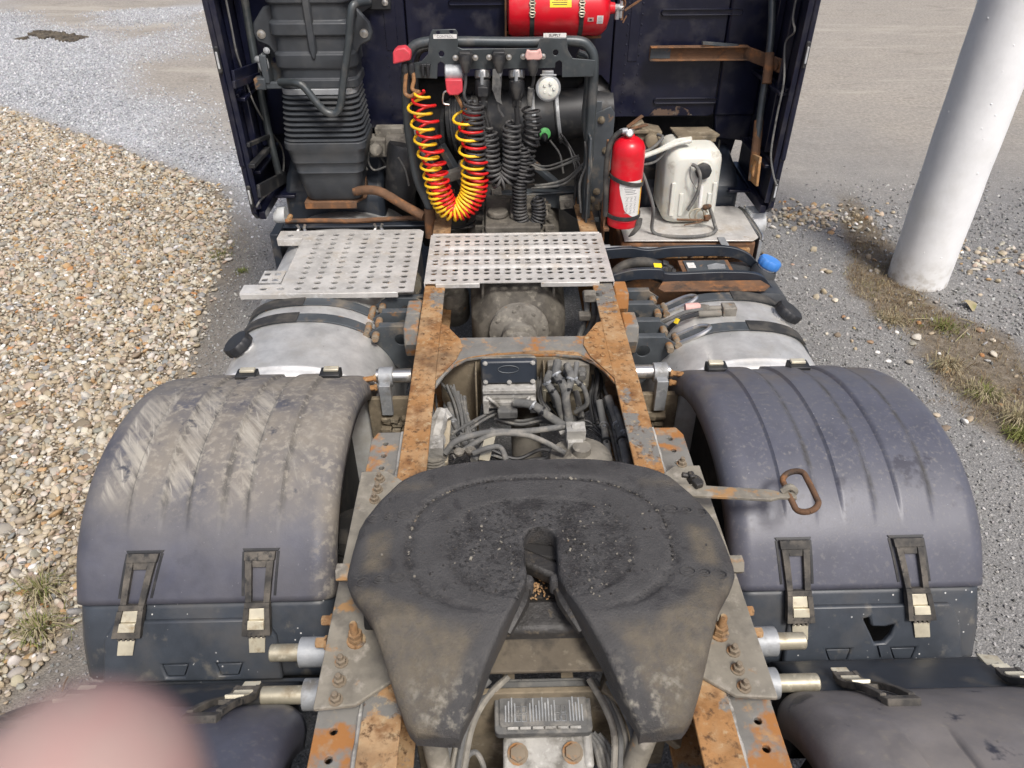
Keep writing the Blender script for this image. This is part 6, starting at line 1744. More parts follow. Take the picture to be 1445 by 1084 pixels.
t = MB().prism([(c_.x-.040, c_.z-.030), (c_.x-.036, c_.z+.018), (c_.x-.018, c_.z+.032), (c_.x+.016, c_.z+.036), (c_.x+.038, c_.z+.014), (c_.x+.036, c_.z-.014)], c_.y-.03, c_.y+.03, 'y')
obj('coupling_head', t, 'red_plug', red, bevel=.006)
t = MB()
for p_ in ((-0.4628, 3.33, 1.717), (-0.436, 3.33, 1.717)): t.lathe([(.013, 0), (.016, .01), (.016, .03), (.010, .05)], p_, (0, 0, -1), 10)
obj('hose_gland', t, 'plastic', red)
c_ = V((-0.2586, 3.33, 1.624))
t = MB().prism([(c_.x-.036, c_.z+.030), (c_.x+.036, c_.z+.030), (c_.x+.036, c_.z-.020), (c_.x+.016, c_.z-.034), (c_.x-.022, c_.z-.034), (c_.x-.034, c_.z-.018)], c_.y-.025, c_.y+.03, 'y')
obj('coupling_head', t, 'red_plug', yel, bevel=.005)
# electric cables
def lead(*p): return [V(q) for q in catmull(p, 5)]
cables = [
 ('grey black coiled cable with a tight straight coil, left of the hanging cables', 'cable_grey', S1,
  [(-0.1782, 3.31, 1.564), (-0.1799, 3.31, 1.513), (-0.1763, 3.31, 1.437), (-0.1759, 3.3, 1.345), (-0.1792, 3.3, 1.241)],   .043, .0064, .0225, [(-0.2063, 3.33, 1.718), (-0.209, 3.32, 1.643), (-0.217, 3.31, 1.588), (-0.2, 3.31, 1.555)]),
 ('coiled cable with a wide loop hanging from the middle white taped plug', 'cable_grey', S2,
  [(-0.0127, 3.33, 1.475), (-0.0132, 3.32, 1.4), (-0.0137, 3.31, 1.308), (-0.0272, 3.3, 1.236), (-0.0599, 3.3, 1.209), (-0.0952, 3.31, 1.233), (-0.1068, 3.32, 1.305), (-0.1116, 3.33, 1.382), (-0.1231, 3.35, 1.439)], .038, .0064, .022, [(-0.0658, 3.33, 1.717), (-0.0608, 3.32, 1.642), (-0.0714, 3.32, 1.539), (-0.0502, 3.32, 1.494)]),
 ('black coiled cable hanging from the pink lidded socket past the air filter', 'cable', S3,
  [(0.0694, 3.36, 1.527), (0.0796, 3.36, 1.465), (0.0775, 3.36, 1.387), (0.0587, 3.36, 1.332), (0.052, 3.34, 1.263), (0.0519, 3.32, 1.18)], .036, .0062, .028, [(0.0781, 3.33, 1.704), (0.0819, 3.33, 1.647), (0.0709, 3.34, 1.592), (0.0689, 3.35, 1.536)]),
 ('black coiled cable forming the lowest loop between the chassis rails', 'cable', S5,
  [(0.0316, 3.33, 1.365), (0.0384, 3.33, 1.3), (0.0254, 3.32, 1.221), (0.0221, 3.31, 1.123), (0.0287, 3.3, 1.039), (0.0591, 3.29, 0.9781), (0.096, 3.29, 0.9957), (0.1157, 3.3, 1.055), (0.1016, 3.31, 1.129)], .030, .0062, .016, [(0.0091, 3.33, 1.61), (0.0123, 3.33, 1.536), (0.0155, 3.33, 1.444), (0.0283, 3.33, 1.387)])]
for lab, m_, s_, path, rc, rw, pt, ld in cables:
    t = thing('coiled_cable', lab, 'cable', ld[0], 'coiled electric cables')
    obj('cable_coil', coil([V(p) for p in path], rc, rw, pt, 0.4), m_, t, ang=80)
    obj('cable_lead', MB().tube(ld, .0068, 8, 6), m_, t)
    q = MB().lathe([(.026, 0), (.028, .02), (.020, .05), (.012, .07)], V(ld[0])+V((0, -.005, .03)), (0, -.1, -1), 14)
    obj('plug', q, 'plastic', t)
    if 'middle' in lab:
        q = MB().prism([(-.014, 0), (.010, .006), (.020, -.06), (.018, -.12), (.026, -.145), (.0, -.13), (-.018, -.08)], -.001, .001, 'y').xf(Matrix.Translation(V((-0.0783, 3.31, 1.693))))
        obj('torn_tape', q, 'hose', t)
        obj('taped_end', MB().lathe([(.016, 0), (.018, .015), (.013, .04), (.010, .05)], V(ld[0])+V((0, -.004, -.005)), (0, -.1, -1), 12), 'galv', t)
    if 'pink' in lab:
        obj('sleeve', MB().tube([(0.0704, 3.335, 1.611), (0.0656, 3.345, 1.537)], .013, 10), 'hose', t)
for pts in ([(-0.1354, 3.35, 1.574), (-0.131, 3.35, 1.501), (-0.114, 3.36, 1.42), (-0.1022, 3.36, 1.373)], [(-0.1293, 3.35, 1.573), (-0.1158, 3.36, 1.483), (-0.092, 3.37, 1.401)]):
    obj('cable', MB().tube(pts, .0055, 7, 6), 'cable_grey', truck)
obj('cable_sleeve', MB().tube([(0.009, 3.325, 1.531), (0.0154, 3.325, 1.452), (0.0187, 3.325, 1.383)], [.012, .012, .009], 10), 'cable', truck)

# loose cables and pipes filling the space below the cab and between the rails
qc = random.Random(21)
BUNDLES = [
 (((-0.7179, 3.75, 1.306), (-0.6719, 3.72, 1.208), (-0.6104, 3.7, 1.087), (-0.5629, 3.66, 0.9694)), .008, 4, 'plastic'),
 (((-0.3919, 3.72, 1.294), (-0.352, 3.7, 1.176), (-0.3317, 3.66, 1.054), (-0.3034, 3.55, 0.9546)), .007, 4, 'cable'),
 (((-0.3533, 3.5, 0.9766), (-0.3288, 3.45, 0.9304), (-0.2662, 3.45, 0.9144), (-0.1892, 3.5, 0.9139)), .008, 3, 'plastic'),
 (((-0.0847, 3.6, 1.154), (0.0391, 3.62, 1.174), (0.1618, 3.6, 1.151), (0.3068, 3.5, 1.238)), .006, 3, 'hose'),
 (((0.2351, 3.7, 1.294), (0.2934, 3.68, 1.211), (0.3226, 3.6, 1.113), (0.3094, 3.5, 0.9677)), .007, 4, 'cable'),
 (((0.4014, 3.6, 1.272), (0.4434, 3.6, 1.166), (0.4232, 3.5, 1.077), (0.4321, 3.4, 0.9719)), .008, 4, 'plastic'),
 (((0.6383, 3.7, 1.324), (0.7326, 3.7, 1.271), (0.7992, 3.7, 1.162), (0.771, 3.65, 1.014)), .009, 3, 'plastic'),
 (((-0.5851, 3.8, 1.271), (-0.4845, 3.8, 1.179), (-0.4074, 3.75, 1.085), (-0.3773, 3.7, 0.9312)), .010, 3, 'hose'),
 (((-0.2214, 2.125, 0.86), (-0.2119, 2.028, 0.84), (-0.1885, 1.937, 0.82), (-0.1539, 1.815, 0.8)), .0055, 6, 'hose'),
 (((0.271, 2.198, 0.86), (0.2959, 2.095, 0.84), (0.3096, 1.96, 0.82), (0.3172, 1.768, 0.8)), .006, 6, 'hose'),
 (((0.0819, 2.153, 0.8), (0.1473, 2.011, 0.82), (0.2297, 2.026, 0.8), (0.2967, 1.951, 0.78)), .006, 3, 'plastic'),
 (((-0.2599, 2.123, 0.9), (-0.2345, 2.064, 0.86), (-0.2225, 1.97, 0.84), (-0.2455, 1.888, 0.8)), .005, 6, 'hose'),
 (((0.0594, 2.263, 0.93), (0.0652, 2.17, 0.9), (0.0469, 2.104, 0.87), (0.079, 2.04, 0.84)), .005, 4, 'hose'),
 (((0.2448, 2.235, 0.93), (0.2646, 2.165, 0.9), (0.2484, 2.091, 0.86), (0.2605, 2, 0.82)), .006, 5, 'cable'),
 (((-0.1008, 2.075, 0.8), (-0.013, 2.04, 0.8), (0.0743, 2.037, 0.82), (0.1585, 1.979, 0.84)), .005, 3, 'hose'),
 (((-0.2444, 1.921, 0.85), (-0.187, 2.001, 0.83), (-0.1257, 2.071, 0.82), (-0.0619, 2.11, 0.82)), .006, 3, 'hose'),
 (((-0.126, 1.885, 0.8), (-0.0308, 1.869, 0.78), (0.0652, 1.879, 0.8), (0.1324, 1.825, 0.8)), .006, 3, 'cable'),
 (((-0.3282, 2.128, 0.86), (-0.3014, 1.992, 0.84), (-0.2451, 1.901, 0.82), (-0.1259, 1.849, 0.8)), .006, 3, 'cable'),
]
for pts, r_, n_, m_ in BUNDLES:
    for k in range(n_):
        off = V((qc.uniform(-1, 1), qc.uniform(-1, 1), qc.uniform(-1, 1)))*r_*2.4
        obj('cable', MB().tube([V(p)+off+V((qc.uniform(-1, 1), qc.uniform(-1, 1), qc.uniform(-1, 1)))*r_*1.3 for p in pts], r_*qc.uniform(.7, 1.1), 7, 6), m_ if qc.random() < .75 else 'hose', truck)
for c_, sz, m_ in (((-0.5033, 3.78, 1.241), (.08, .06, .10), 'cast'), ((-0.4073, 3.7, 1.039), (.10, .08, .07), 'plastic'), ((0.2695, 3.55, 1.004), (.07, .06, .05), 'cast'), ((0.3975, 3.55, 1.131), (.06, .05, .10), 'bracket'), ((-0.0864, 3.62, 1.036), (.05, .03, .04), 'cast'), ((0.7095, 3.72, 1.018), (.10, .1, .22), 'void')):
    obj('mounting_bracket', MB().obox(c_, sz, (0, qc.uniform(-.2, .2), qc.uniform(-.3, .3))).bolt(V(c_)+V((0, -sz[1]/2, 0)), (0, -1, 0), .012, .01), m_, truck, bevel=.006)

# ------------------------------------------------------------------ right side: battery cover, bracket box, AdBlue tank
t = MB(); z_ = .95
t.prism([(.515, 3.205), (1.12, 3.19), (1.155, 3.225), (1.165, 3.56), (1.13, 3.60), (.66, 3.60), (.52, 3.45)], .944, .950, 'z')
bc = obj('battery_cover', t, 'alu', truck, bevel=.002)
t = MB().prism([(3.20, .95), (3.20, .80), (3.58, .80), (3.58, .95)], 1.162, 1.168, 'x').box(1.15, 1.165, 3.19, 3.2, .78, .949)
obj('cover_side', t, 'galv', bc, bevel=.002)
t = MB().box(.50, 1.14, 3.20, 3.58, .60, .935)
obj('battery_box', t, 'rust_dark', bc, bevel=.01)
t = MB().box(.50, 1.10, 3.150, 3.17, .88, .925)
o_ = obj('rusty_beam', t, 'rust', truck, bevel=.003)
for x_ in (.66, .70, .82, .90, 1.03): obj('bolt', MB().bolt((x_, 3.149, .905), (0, -1, 0), .011, .008), 'rust_dark', o_)
obj('cover_clip', MB().box(.955, .99, 3.13, 3.15, .90, .945).box(.955, .99, 3.13, 3.22, .9505, .956), 'galv', bc, bevel=.002)
obj('tube_stub', MB().lathe([(.034, 0), (.034, .03), (.027, .031), (.027, .13)], (.405, 3.13, .93), (1, 0, 0), 18), 'galv', truck)
obj('pale_pad', MB().prism([(.52, 3.10), (.665, 3.10), (.66, 3.135), (.53, 3.14)], .94, .95, 'z'), 'galv', truck, bevel=.002)
for pts, w_, h_ in (([(.395, 3.08, .945), (.52, 3.085, .95), (.60, 3.07, .945), (.72, 3.075, .955), (.95, 3.075, .955), (1.05, 3.06, .93), (1.10, 3.04, .89)], .022, .05),
                    ([(.40, 2.865, .925), (.50, 2.87, .95), (.62, 2.87, .95), (.66, 2.868, .93), (.90, 2.868, .935), (1.05, 2.868, .92), (1.12, 2.86, .86)], .022, .05)):
    t = MB(); pp = catmull(pts, 6); rings = []
    for p in pp: rings.append([p+V((0, a*w_/2, b_*h_/2)) for a, b_ in ((-1, -1), (1, -1), (1, 1), (-1, 1))])
    obj('support_arm', t.loft(rings), 'black_blue', truck, bevel=.003)
obj('arched_hose', MB().tube([(.42, 2.98, .87), (.48, 3.0, .92), (.56, 2.99, .945), (.64, 2.97, .935), (.70, 2.96, .90)], .024, 12, 6), 'rubber', truck)
obj('arched_hose', MB().tube([(.41, 2.93, .86), (.50, 2.93, .905), (.58, 2.935, .915), (.68, 2.93, .88)], .020, 12, 6), 'rubber', truck)
t = MB().box(.735, .965, 2.90, 3.045, .905, .925)
bx = obj('control_plate', t, 'rust_dark', truck, bevel=.002)
t = MB().box(.755, .945, 2.912, 3.030, .9255, .931)
pt_ = obj('plate_panel', t, 'bracket', bx, bevel=.001)
obj('sticker', MB().box(.765, .80, 2.955, 3.005, .9315, .9325), 'white', pt_)
obj('worn_label', MB().prism([(.85, 2.94), (.93, 2.945), (.935, 2.985), (.90, 3.0), (.855, 2.98)], .9315, .932, 'z'), 'galv', pt_)
t = MB(); nz = random.Random(5)
t.prism([(.60, 2.79), (.63, 2.85), (.70, 2.855), (1.06, 2.852), (1.085, 2.80), (1.05, 2.76), (.80, 2.768), (.62, 2.765)], .915, .922, 'z')
obj('rusty_shelf', t, 'rust_dark', truck, bevel=.002)
obj('yellow_tag', MB().obox((0.6156, 2.897, 0.965), (.036, .05, .004), (.35, .1, .1)), 'yellow', truck)
t = MB()
for a, p_ in enumerate(((0.6559, 2.952, 0.95), (0.6681, 2.917, 0.95), (0.6406, 2.905, 0.95))): t.obox(p_, (.03, .03, .03), (.2, .3, a))
obj('cable_plug', t, 'plastic', truck, bevel=.004)
# AdBlue tank with blue cap
t = MB().loft([[V((x_, y_, z_)) for x_, z_ in rrect(.86+d, 1.185-d, .45, .885-d, .07)] for y_, d in ((2.78, .03), (2.80, 0), (3.10, 0), (3.12, .03))])
ad = obj('fluid_tank', t, 'duct', truck, ang=50)
t = MB().lathe([(.058, 0), (.056, .035), (.050, .05)], (1.105, 2.975, .868), (.35, 0, .93), 24)
obj('filler_neck', t, 'duct', ad)
cap_part((1.122, 2.975, .912), (.35, .0, .93), ad, .050, 'blue_cap', 'blue')
# ribbed clear lamp
t = MB(); c_ = V((1.22, 3.5, 0.8983))
t.loft([[c_+V((-.05+.0, 0, 0))+V((0, a*.06, b_*.06)) for a, b_ in circ(0, 0, 1, 18)], [c_+V((.0, a*.07, b_*.07)) for a, b_ in circ(0, 0, 1, 18)], [c_+V((.045, a*.06, b_*.06)) for a, b_ in circ(0, 0, 1, 18)], [c_+V((.06, a*.03, b_*.03)) for a, b_ in circ(0, 0, 1, 18)]])
lm = obj('side_lamp', t, 'lens', truck)
t = MB()
for k in range(9): t.box(c_.x-.04, c_.x+.04, c_.y-.045+.011*k, c_.y-.040+.011*k, c_.z+.045, c_.z+.072)
obj('lens_rib', t, 'lens', lm)
obj('chrome_edge', MB().tube([(1.16, 3.19, .945), (1.172, 3.25, .955), (1.172, 3.50, .955), (1.16, 3.58, .95)], .008, 8, 4), 'chrome', truck)
# frame-side valve by the extinguisher
t = MB().obox((0.636, 3.55, 1.337), (.12, .10, .08), (0, .2, 0)).lathe([(.035, 0), (.035, .05), (.02, .055)], (0.6488, 3.5, 1.326), (0, -1, .1), 14).bar((0.5112, 3.5, 1.36), (0.6064, 3.5, 1.412), .04, .02).bar((0.5174, 3.5, 1.367), (0.6341, 3.5, 1.369), .03, .02)
obj('lock_valve', t, 'dirt_steel', truck, bevel=.006)
obj('cable', MB().tube([(0.5666, 3.3, 1.314), (0.6634, 3.36, 1.325), (0.7449, 3.42, 1.344), (0.8271, 3.45, 1.347)], .011, 8, 6), 'canister', truck)
obj('cable', MB().tube([(0.5702, 3.3, 1.278), (0.6529, 3.36, 1.273), (0.7054, 3.4, 1.311), (0.7365, 3.44, 1.337)], .006, 8, 6), 'hose', truck)
obj('cable', MB().tube([(0.5834, 3.36, 1.31), (0.6444, 3.4, 1.325), (0.6865, 3.42, 1.364), (0.6707, 3.46, 1.365)], .007, 8, 6), 'hose', truck)

# ------------------------------------------------------------------ extinguisher standing by the right rail
ex = thing('fire_extinguisher', 'upright red fire extinguisher strapped beside the white canister, label half peeled', 'fire extinguisher', (.495, 3.20, .965), 'fire extinguishers')
EC = V((.495, 3.20, 0))
t = MB().lathe([(.060, .965), (.070, .972), (.072, .985), (.072, 1.36), (.070, 1.39), (.060, 1.415), (.040, 1.432), (.022, 1.438), (.020, 1.45)], EC, (0, 0, 1), 36)
eb = obj('cylinder', t, 'red', ex)
def wrap(a0, a1, z0, z1, r, n=14): # curved sheet on the cylinder, angle 0 faces the camera
    m = MB(); rows = []
    for z in (z0, z1):
        rows.append([V((EC.x+r*math.sin(a), EC.y-r*math.cos(a), z)) for a in np.linspace(a0, a1, n)])
    return m.loft(rows, cap=False, closed=False)
lab = MB(); rr = .0727; pl2 = [(-.05, 1.235), (-.52, 1.215), (-.42, 1.13), (-.15, 1.09), (.05, 1.05), (.45, 1.035), (.95, 1.03)]
top_ = [(a, 1.235) for a in np.linspace(-.55, .95, 16)]
bot_ = [(a, float(np.interp(a, [-.55, -.42, -.3, -.12, .1, .35, .60, .95], [1.20, 1.15, 1.13, 1.075, 1.06, 1.045, 1.035, 1.04]))) for a in np.linspace(-.55, .95, 16)]
lab.loft([[V((EC.x+rr*math.sin(a), EC.y-rr*math.cos(a), z)) for a, z in top_], [V((EC.x+rr*math.sin(a), EC.y-rr*math.cos(a), z)) for a, z in bot_]], cap=False, closed=False)
lb_ = obj('label_sheet', lab, 'white', eb)
pr = MB()
for k, (a0, a1, z) in enumerate([(-.30, .55, 1.222), (-.2, .62, 1.206), (-.25, .3, 1.196), (-.2, .5, 1.186), (-.15, .45, 1.178), (-.1, .6, 1.168)]): pr.join(wrap(a0, a1, z-.002, z+.002, .0731))
for cx_ in (-.02, .25, .52):
    for cz_ in (1.14, 1.105, 1.075):
        for (a0, a1, z0, z1) in ((cx_-.10, cx_+.10, cz_-.013, cz_-.011), (cx_-.10, cx_+.10, cz_+.011, cz_+.013), (cx_-.06, cx_+.04, cz_-.006, cz_-.002), (cx_-.02, cx_+.07, cz_+.001, cz_+.006)): pr.join(wrap(a0, a1, z0, z1, .0731, 5))
obj('print', pr, 'grey_ink', lb_, kind='stuff')
obj('yellow_strip', wrap(.955, 1.10, 1.03, 1.225, .0729, 4), 'yellow', eb)
obj('seam_ring', MB().lathe([(.0718, 1.005), (.0735, 1.008), (.0735, 1.012), (.0718, 1.015)], EC, (0, 0, 1), 36, cap=False), 'red', eb)
for z_, m_ in ((1.222, 'rubber'), (1.03, 'rubber')):
    t = MB().lathe([(.0745, z_-.011), (.078, z_-.009), (.078, z_+.011), (.0745, z_+.012)], EC, (0, 0, 1), 36, cap=False)
    t.fn(lambda p: V((p.x, p.y, p.z-.018*(p.x-EC.x)/.07*(1 if z_ > 1.1 else 0))))
    obj('holding_strap', t, m_, ex)
obj('strap_tail', MB().tube([(.565, 3.16, 1.02), (.555, 3.125, .99), (.53, 3.115, .955), (.515, 3.12, .935)], [.014, .013, .010, .003], 6, 4, flat=.3), 'rubber', ex)
t = MB().lathe([(.012, 1.45), (.016, 1.455), (.016, 1.475), (.010, 1.48)], EC, (0, 0, 1), 12).lathe([(.016, 0), (.017, .012), (.012, .014)], EC+V((-.008, -.018, 1.462)), (0, -1, .2), 16)
obj('valve', t, 'chrome', ex)
obj('gauge_face', MB().lathe([(.012, .0145), (.011, .016)], EC+V((-.008, -.018, 1.462)), (0, -1, .2), 16), 'white', ex)
t = MB().bar(EC+V((-.015, 0, 1.485)), EC+V((.05, .02, 1.535)), .02, .008).bar(EC+V((-.01, 0, 1.475)), EC+V((.075, .02, 1.49)), .018, .008)
obj('lever', t, 'rust_dark', ex, bevel=.002)
obj('hose', MB().tube([EC+V((-.012, 0, 1.468)), EC+V((-.05, -.005, 1.46)), EC+V((-.085, -.005, 1.40)), EC+V((-.093, -.005, 1.28)), EC+V((-.088, -.01, 1.15)), EC+V((-.082, -.01, 1.02))], .0125, 10, 6), 'rubber', ex)
obj('hose_end', MB().lathe([(.014, 0), (.016, .015), (.012, .035)], EC+V((-.012, -.002, 1.468)), (-1, 0, -.1), 12), 'galv', ex)
t = MB().box(.405, .415, 3.19, 3.27, .87, 1.40).box(.405, .56, 3.25, 3.275, .945, .963).box(.405, .43, 3.16, 3.25, .945, .962)
obj('wall_bracket', t, 'rust_dark', ex, bevel=.002)

ex.location.z = 1.035; ex.scale.z = .855
# extinguisher lying on the cab wall
e2 = thing('fire_extinguisher', 'large red fire extinguisher lying sideways in a strapped bracket on the cab wall', 'fire extinguisher', (.19, 3.74, 1.90), 'fire extinguishers')
HC = V((0.2152, 3.7, 1.86)); HX0, HX1 = V((-0.0218, 3.7, 1.862)).x, V((0.4336, 3.7, 1.859)).x
RH = .112
t = MB().lathe([(RH*.55, HX0), (RH*.93, HX0+.006), (RH, HX0+.022), (RH, HX1-.05), (RH*.96, HX1-.028), (RH*.78, HX1-.008), (RH*.45, HX1+.004), (.026, HX1+.008), (.022, HX1+.03)], (0, HC.y, HC.z), (1, 0, 0), 44)
hb_ = obj('cylinder', t, 'red', e2)
def hwrap(x0, x1, a0, a1, r, n=10): # angle 0 faces the camera side, positive upwards
    m = MB(); return m.loft([[V((x_, HC.y-r*math.cos(a), HC.z+r*math.sin(a))) for a in np.linspace(a0, a1, n)] for x_ in (x0, x1)], cap=False, closed=False)
def hx(px): return HX0+(HX1-HX0)*(px-716)/(858-716)
obj('yellow_label', hwrap(hx(773.5), hx(803), .20, 1.1, RH+.0006), 'yellow', hb_)
pr = MB()
for a in (.30, .38, .46, .56, .68): pr.join(hwrap(hx(776+ (a*40) % 5), hx(800-(a*70) % 6), a-.012, a+.012, RH+.0012, 3))
obj('print', pr, 'ink', hb_, kind='stuff')
obj('white_label', hwrap(hx(839), hx(847.5), -.42, -.10, RH+.0006), 'white', hb_)
pr = MB()
for a in (-.38, -.32, -.26, -.20, -.15): pr.join(hwrap(hx(840), hx(846), a-.008, a+.008, RH+.0012, 3))
obj('print', pr, 'grey_ink', hb_, kind='stuff')
pr = MB().join(hwrap(hx(826), hx(834.5), -.33, -.17, RH+.0006)); obj('pink_label', pr, 'pink_plug', hb_)
obj('print', hwrap(hx(828.5), hx(832), -.28, -.22, RH+.0012, 3), 'ink', hb_)
for px in (749.5, 817.5):
    x_ = hx(px)
    t = MB().loft([[V((x_+dx, HC.y-r_*math.cos(a), HC.z+r_*math.sin(a))) for a in np.linspace(-2.6, 2.6, 36)] for dx, r_ in ((-.010, RH+.001), (-.010, RH+.004), (.010, RH+.004), (.010, RH+.001))], cap=False, closed=False)
    sp = obj('strap', t, 'rubber', e2)
    for a0 in (.02, .34):
        q = MB()
        for off, lw in ((0, .013), (.10, .010), (-.10, .010)):
            a = a0+off
            pts = [V((x_+lw*math.cos(t_), HC.y-(RH+.007)*math.cos(a+.05*math.sin(t_)), HC.z+(RH+.007)*math.sin(a+.05*math.sin(t_)))) for t_ in np.linspace(0, 2*PI, 15)]
            q.tube(pts, .0028, 6, cap=False)
        obj('buckle', q, 'brass', sp)
t = MB().box(HX0-.012, HX0-.004, HC.y-.04, 3.848, HC.z-RH-.01, HC.z+.05).box(HX0-.012, HX1-.02, HC.y+.02, 3.848, HC.z-RH-.018, HC.z-RH-.008)
for px in (749.5,): t.tube([V((hx(px)-.028, HC.y-.05, HC.z-RH+.006)), V((hx(px)-.028, HC.y-.055, HC.z-RH-.016)), V((hx(px)+.028, HC.y-.055, HC.z-RH-.016)), V((hx(px)+.028, HC.y-.05, HC.z-RH+.006))], .004, 6)
obj('cradle', t, 'rust_dark', e2, bevel=.001)
c_ = V((HX1+.03, HC.y, HC.z))
t = MB().lathe([(.017, 0), (.017, .022), (.012, .024), (.012, .04)], c_, (1, 0, 0), 14).lathe([(.011, 0), (.011, .05)], c_+V((.012, -.005, -.045)), (0, 0, 1), 10).tube([c_+V((.03, 0, -.04)), c_+V((.03, 0, .03))], .008, 8)
obj('valve', t, 'galv', e2)
t = MB().bar(c_+V((.045, -.01, -.008)), c_+V((.125, -.02, .045)), .022, .008).bar(c_+V((.036, 0, -.05)), c_+V((.036, 0, .06)), .012, .012).tube([c_+V((.03+.016*math.cos(a), -.01, .02+.02*math.sin(a))) for a in np.linspace(-1.5, 1.8, 10)], .0035, 6).bar(c_+V((.055, -.01, -.03)), c_+V((.04, -.012, -.06)), .006, .006)
obj('lever', t, 'rust_dark', e2, bevel=.001)

# ------------------------------------------------------------------ white canister
cn = thing('water_canister', 'milky white plastic canister with black screw cap standing on the grey battery cover', 'canister', (.85, 3.45, .951))
CX0, CX1, CZ0, CZ1 = .715, .985, .952, 1.31
def coct(y_, d): return [V((x_, y_, z_)) for x_, z_ in rrect(CX0+d, CX1-d, CZ0+d*.6, CZ1-d, max(.03, .06-d*.3), 4)]
t = MB().loft([coct(3.365, .045), coct(3.368, .038), coct(3.395, .008), coct(3.41, 0), coct(3.60, 0), coct(3.625, .008), coct(3.65, .04)])
t.fn(lambda p: V((p.x+.03*(1.3-p.z)*0, p.y+.10*(p.z-.95), p.z)))
cb = obj('body', t, 'canister', cn, ang=40, bevel=.008)
lean = lambda x_, y_, z_: V((x_, y_+.10*(z_-.95), z_))
t = MB()
for x_ in (.758, .80, .935, .955):
    t.loft([[lean(x_-.012, 3.368, z_), lean(x_-.008, 3.358, z_), lean(x_+.008, 3.358, z_), lean(x_+.012, 3.368, z_)] for z_ in (1.0, 1.015, 1.15 if x_ in (.758, .955) else 1.10, 1.16 if x_ in (.758, .955) else 1.11)])
obj('moulded_rib', t, 'canister', cb, bevel=.003)
cp = lean(.888, 3.372, 1.215)
t = MB(); x2, y2, d2 = frame_of((0, -1, .12))
t.loft([[cp+d2*h+(x2*math.cos(2*PI*j_/40)+y2*math.sin(2*PI*j_/40))*r_*(1+.04*(1 if j_ % 5 < 2 else 0)) for j_ in range(40)] for r_, h in ((.034, 0), (.036, .004), (.036, .030), (.030, .034))])
obj('screw_cap', t, 'plastic', cn)
obj('cap_neck', MB().lathe([(.045, -.01), (.047, .004), (.040, .010)], cp, (0, -1, .12), 24), 'canister', cb)
t = MB().loft([drr(.72, .98, 3.44, 3.66, z_, .03) for z_ in (1.36, 1.372)])
t2 = MB().box(.73, .97, 3.46, 3.475, 1.325, 1.358)
obj('lid_tray', MB().prism([(.79, 3.55), (.975, 3.55), (1.0, 3.58), (.97, 3.70), (.78, 3.70)], 1.315, 1.325, 'z').box(.79, .975, 3.545, 3.5495, 1.30, 1.325), 'dirt_steel', cn, bevel=.004)
obj('strap', MB().loft([[V((.985+.004, 3.50, .96)), V((.985+.004, 3.53, .96))], [V((.992, 3.53, 1.31)), V((.992, 3.56, 1.31))]], cap=False, closed=False), 'rubber', cn)
obj('drain_hose', MB().tube([(0.5595, 3.24, 1.287), (0.5982, 3.25, 1.207), (0.6415, 3.24, 1.091), (.66, 3.27, .963), (.76, 3.215, .962), (.88, 3.22, .962), (.955, 3.265, .963), (.965, 3.32, .975), (0.9255, 3.33, 1.06), (0.8936, 3.33, 1.047)], .0085, 10, 8), 'hose', cn)
obj('filler_hose', MB().tube([(0.8271, 3.375, 1.252), (0.8495, 3.365, 1.242), (0.8689, 3.35, 1.2), (0.8675, 3.345, 1.133), (0.8514, 3.345, 1.08), (0.83, 3.345, 1.038)], .0085, 10, 8), 'hose', cn)
obj('wire', MB().tube([(0.8205, 3.37, 1.244), (0.8249, 3.36, 1.196), (0.8481, 3.35, 1.159), (0.8631, 3.345, 1.14)], .003, 6, 4), 'hose', cn)
obj('dip_pipe', MB().bar((0.8831, 3.355, 1.156), (0.8847, 3.34, 1.053), .016, .012).tube([(0.8822, 3.352, 1.157), (0.8841, 3.338, 1.054)], .008, 8), 'white', cn)
t = MB().tube([V((0.8734, 3.33, 1.022))+V((.035*math.cos(a), 0, .03*math.sin(a))) for a in np.linspace(0, 2*PI, 17)], .004, 6).tube([V((0.8984, 3.33, 1.014))+V((.03*math.cos(a), 0, .035*math.sin(a))) for a in np.linspace(0.5, 4.5, 12)], .004, 6)
obj('wire_ring', t, 'brass', cn)
t = MB().lathe([(.010, 0), (.014, .01), (.012, .03), (.006, .04)], (0.8988, 3.33, 1.057), (.8, -.3, .3), 10).obox((0.9239, 3.32, 1.011), (.03, .02, .02), (0, 0, .3)).tube([(0.7809, 3.33, 0.9977), (0.933, 3.32, 0.9963)], .006, 6).tube([(0.8109, 3.3, 0.9814), (0.8968, 3.31, 0.9939)], .003, 6)
obj('tap', t, 'rust_dark', cn, bevel=.002)
obj('white_pipe', MB().tube([(0.559, 3.26, 1.325), (0.6593, 3.34, 1.329), (0.7561, 3.42, 1.334), (0.8258, 3.44, 1.34)], .0105, 10, 6), 'canister', truck)

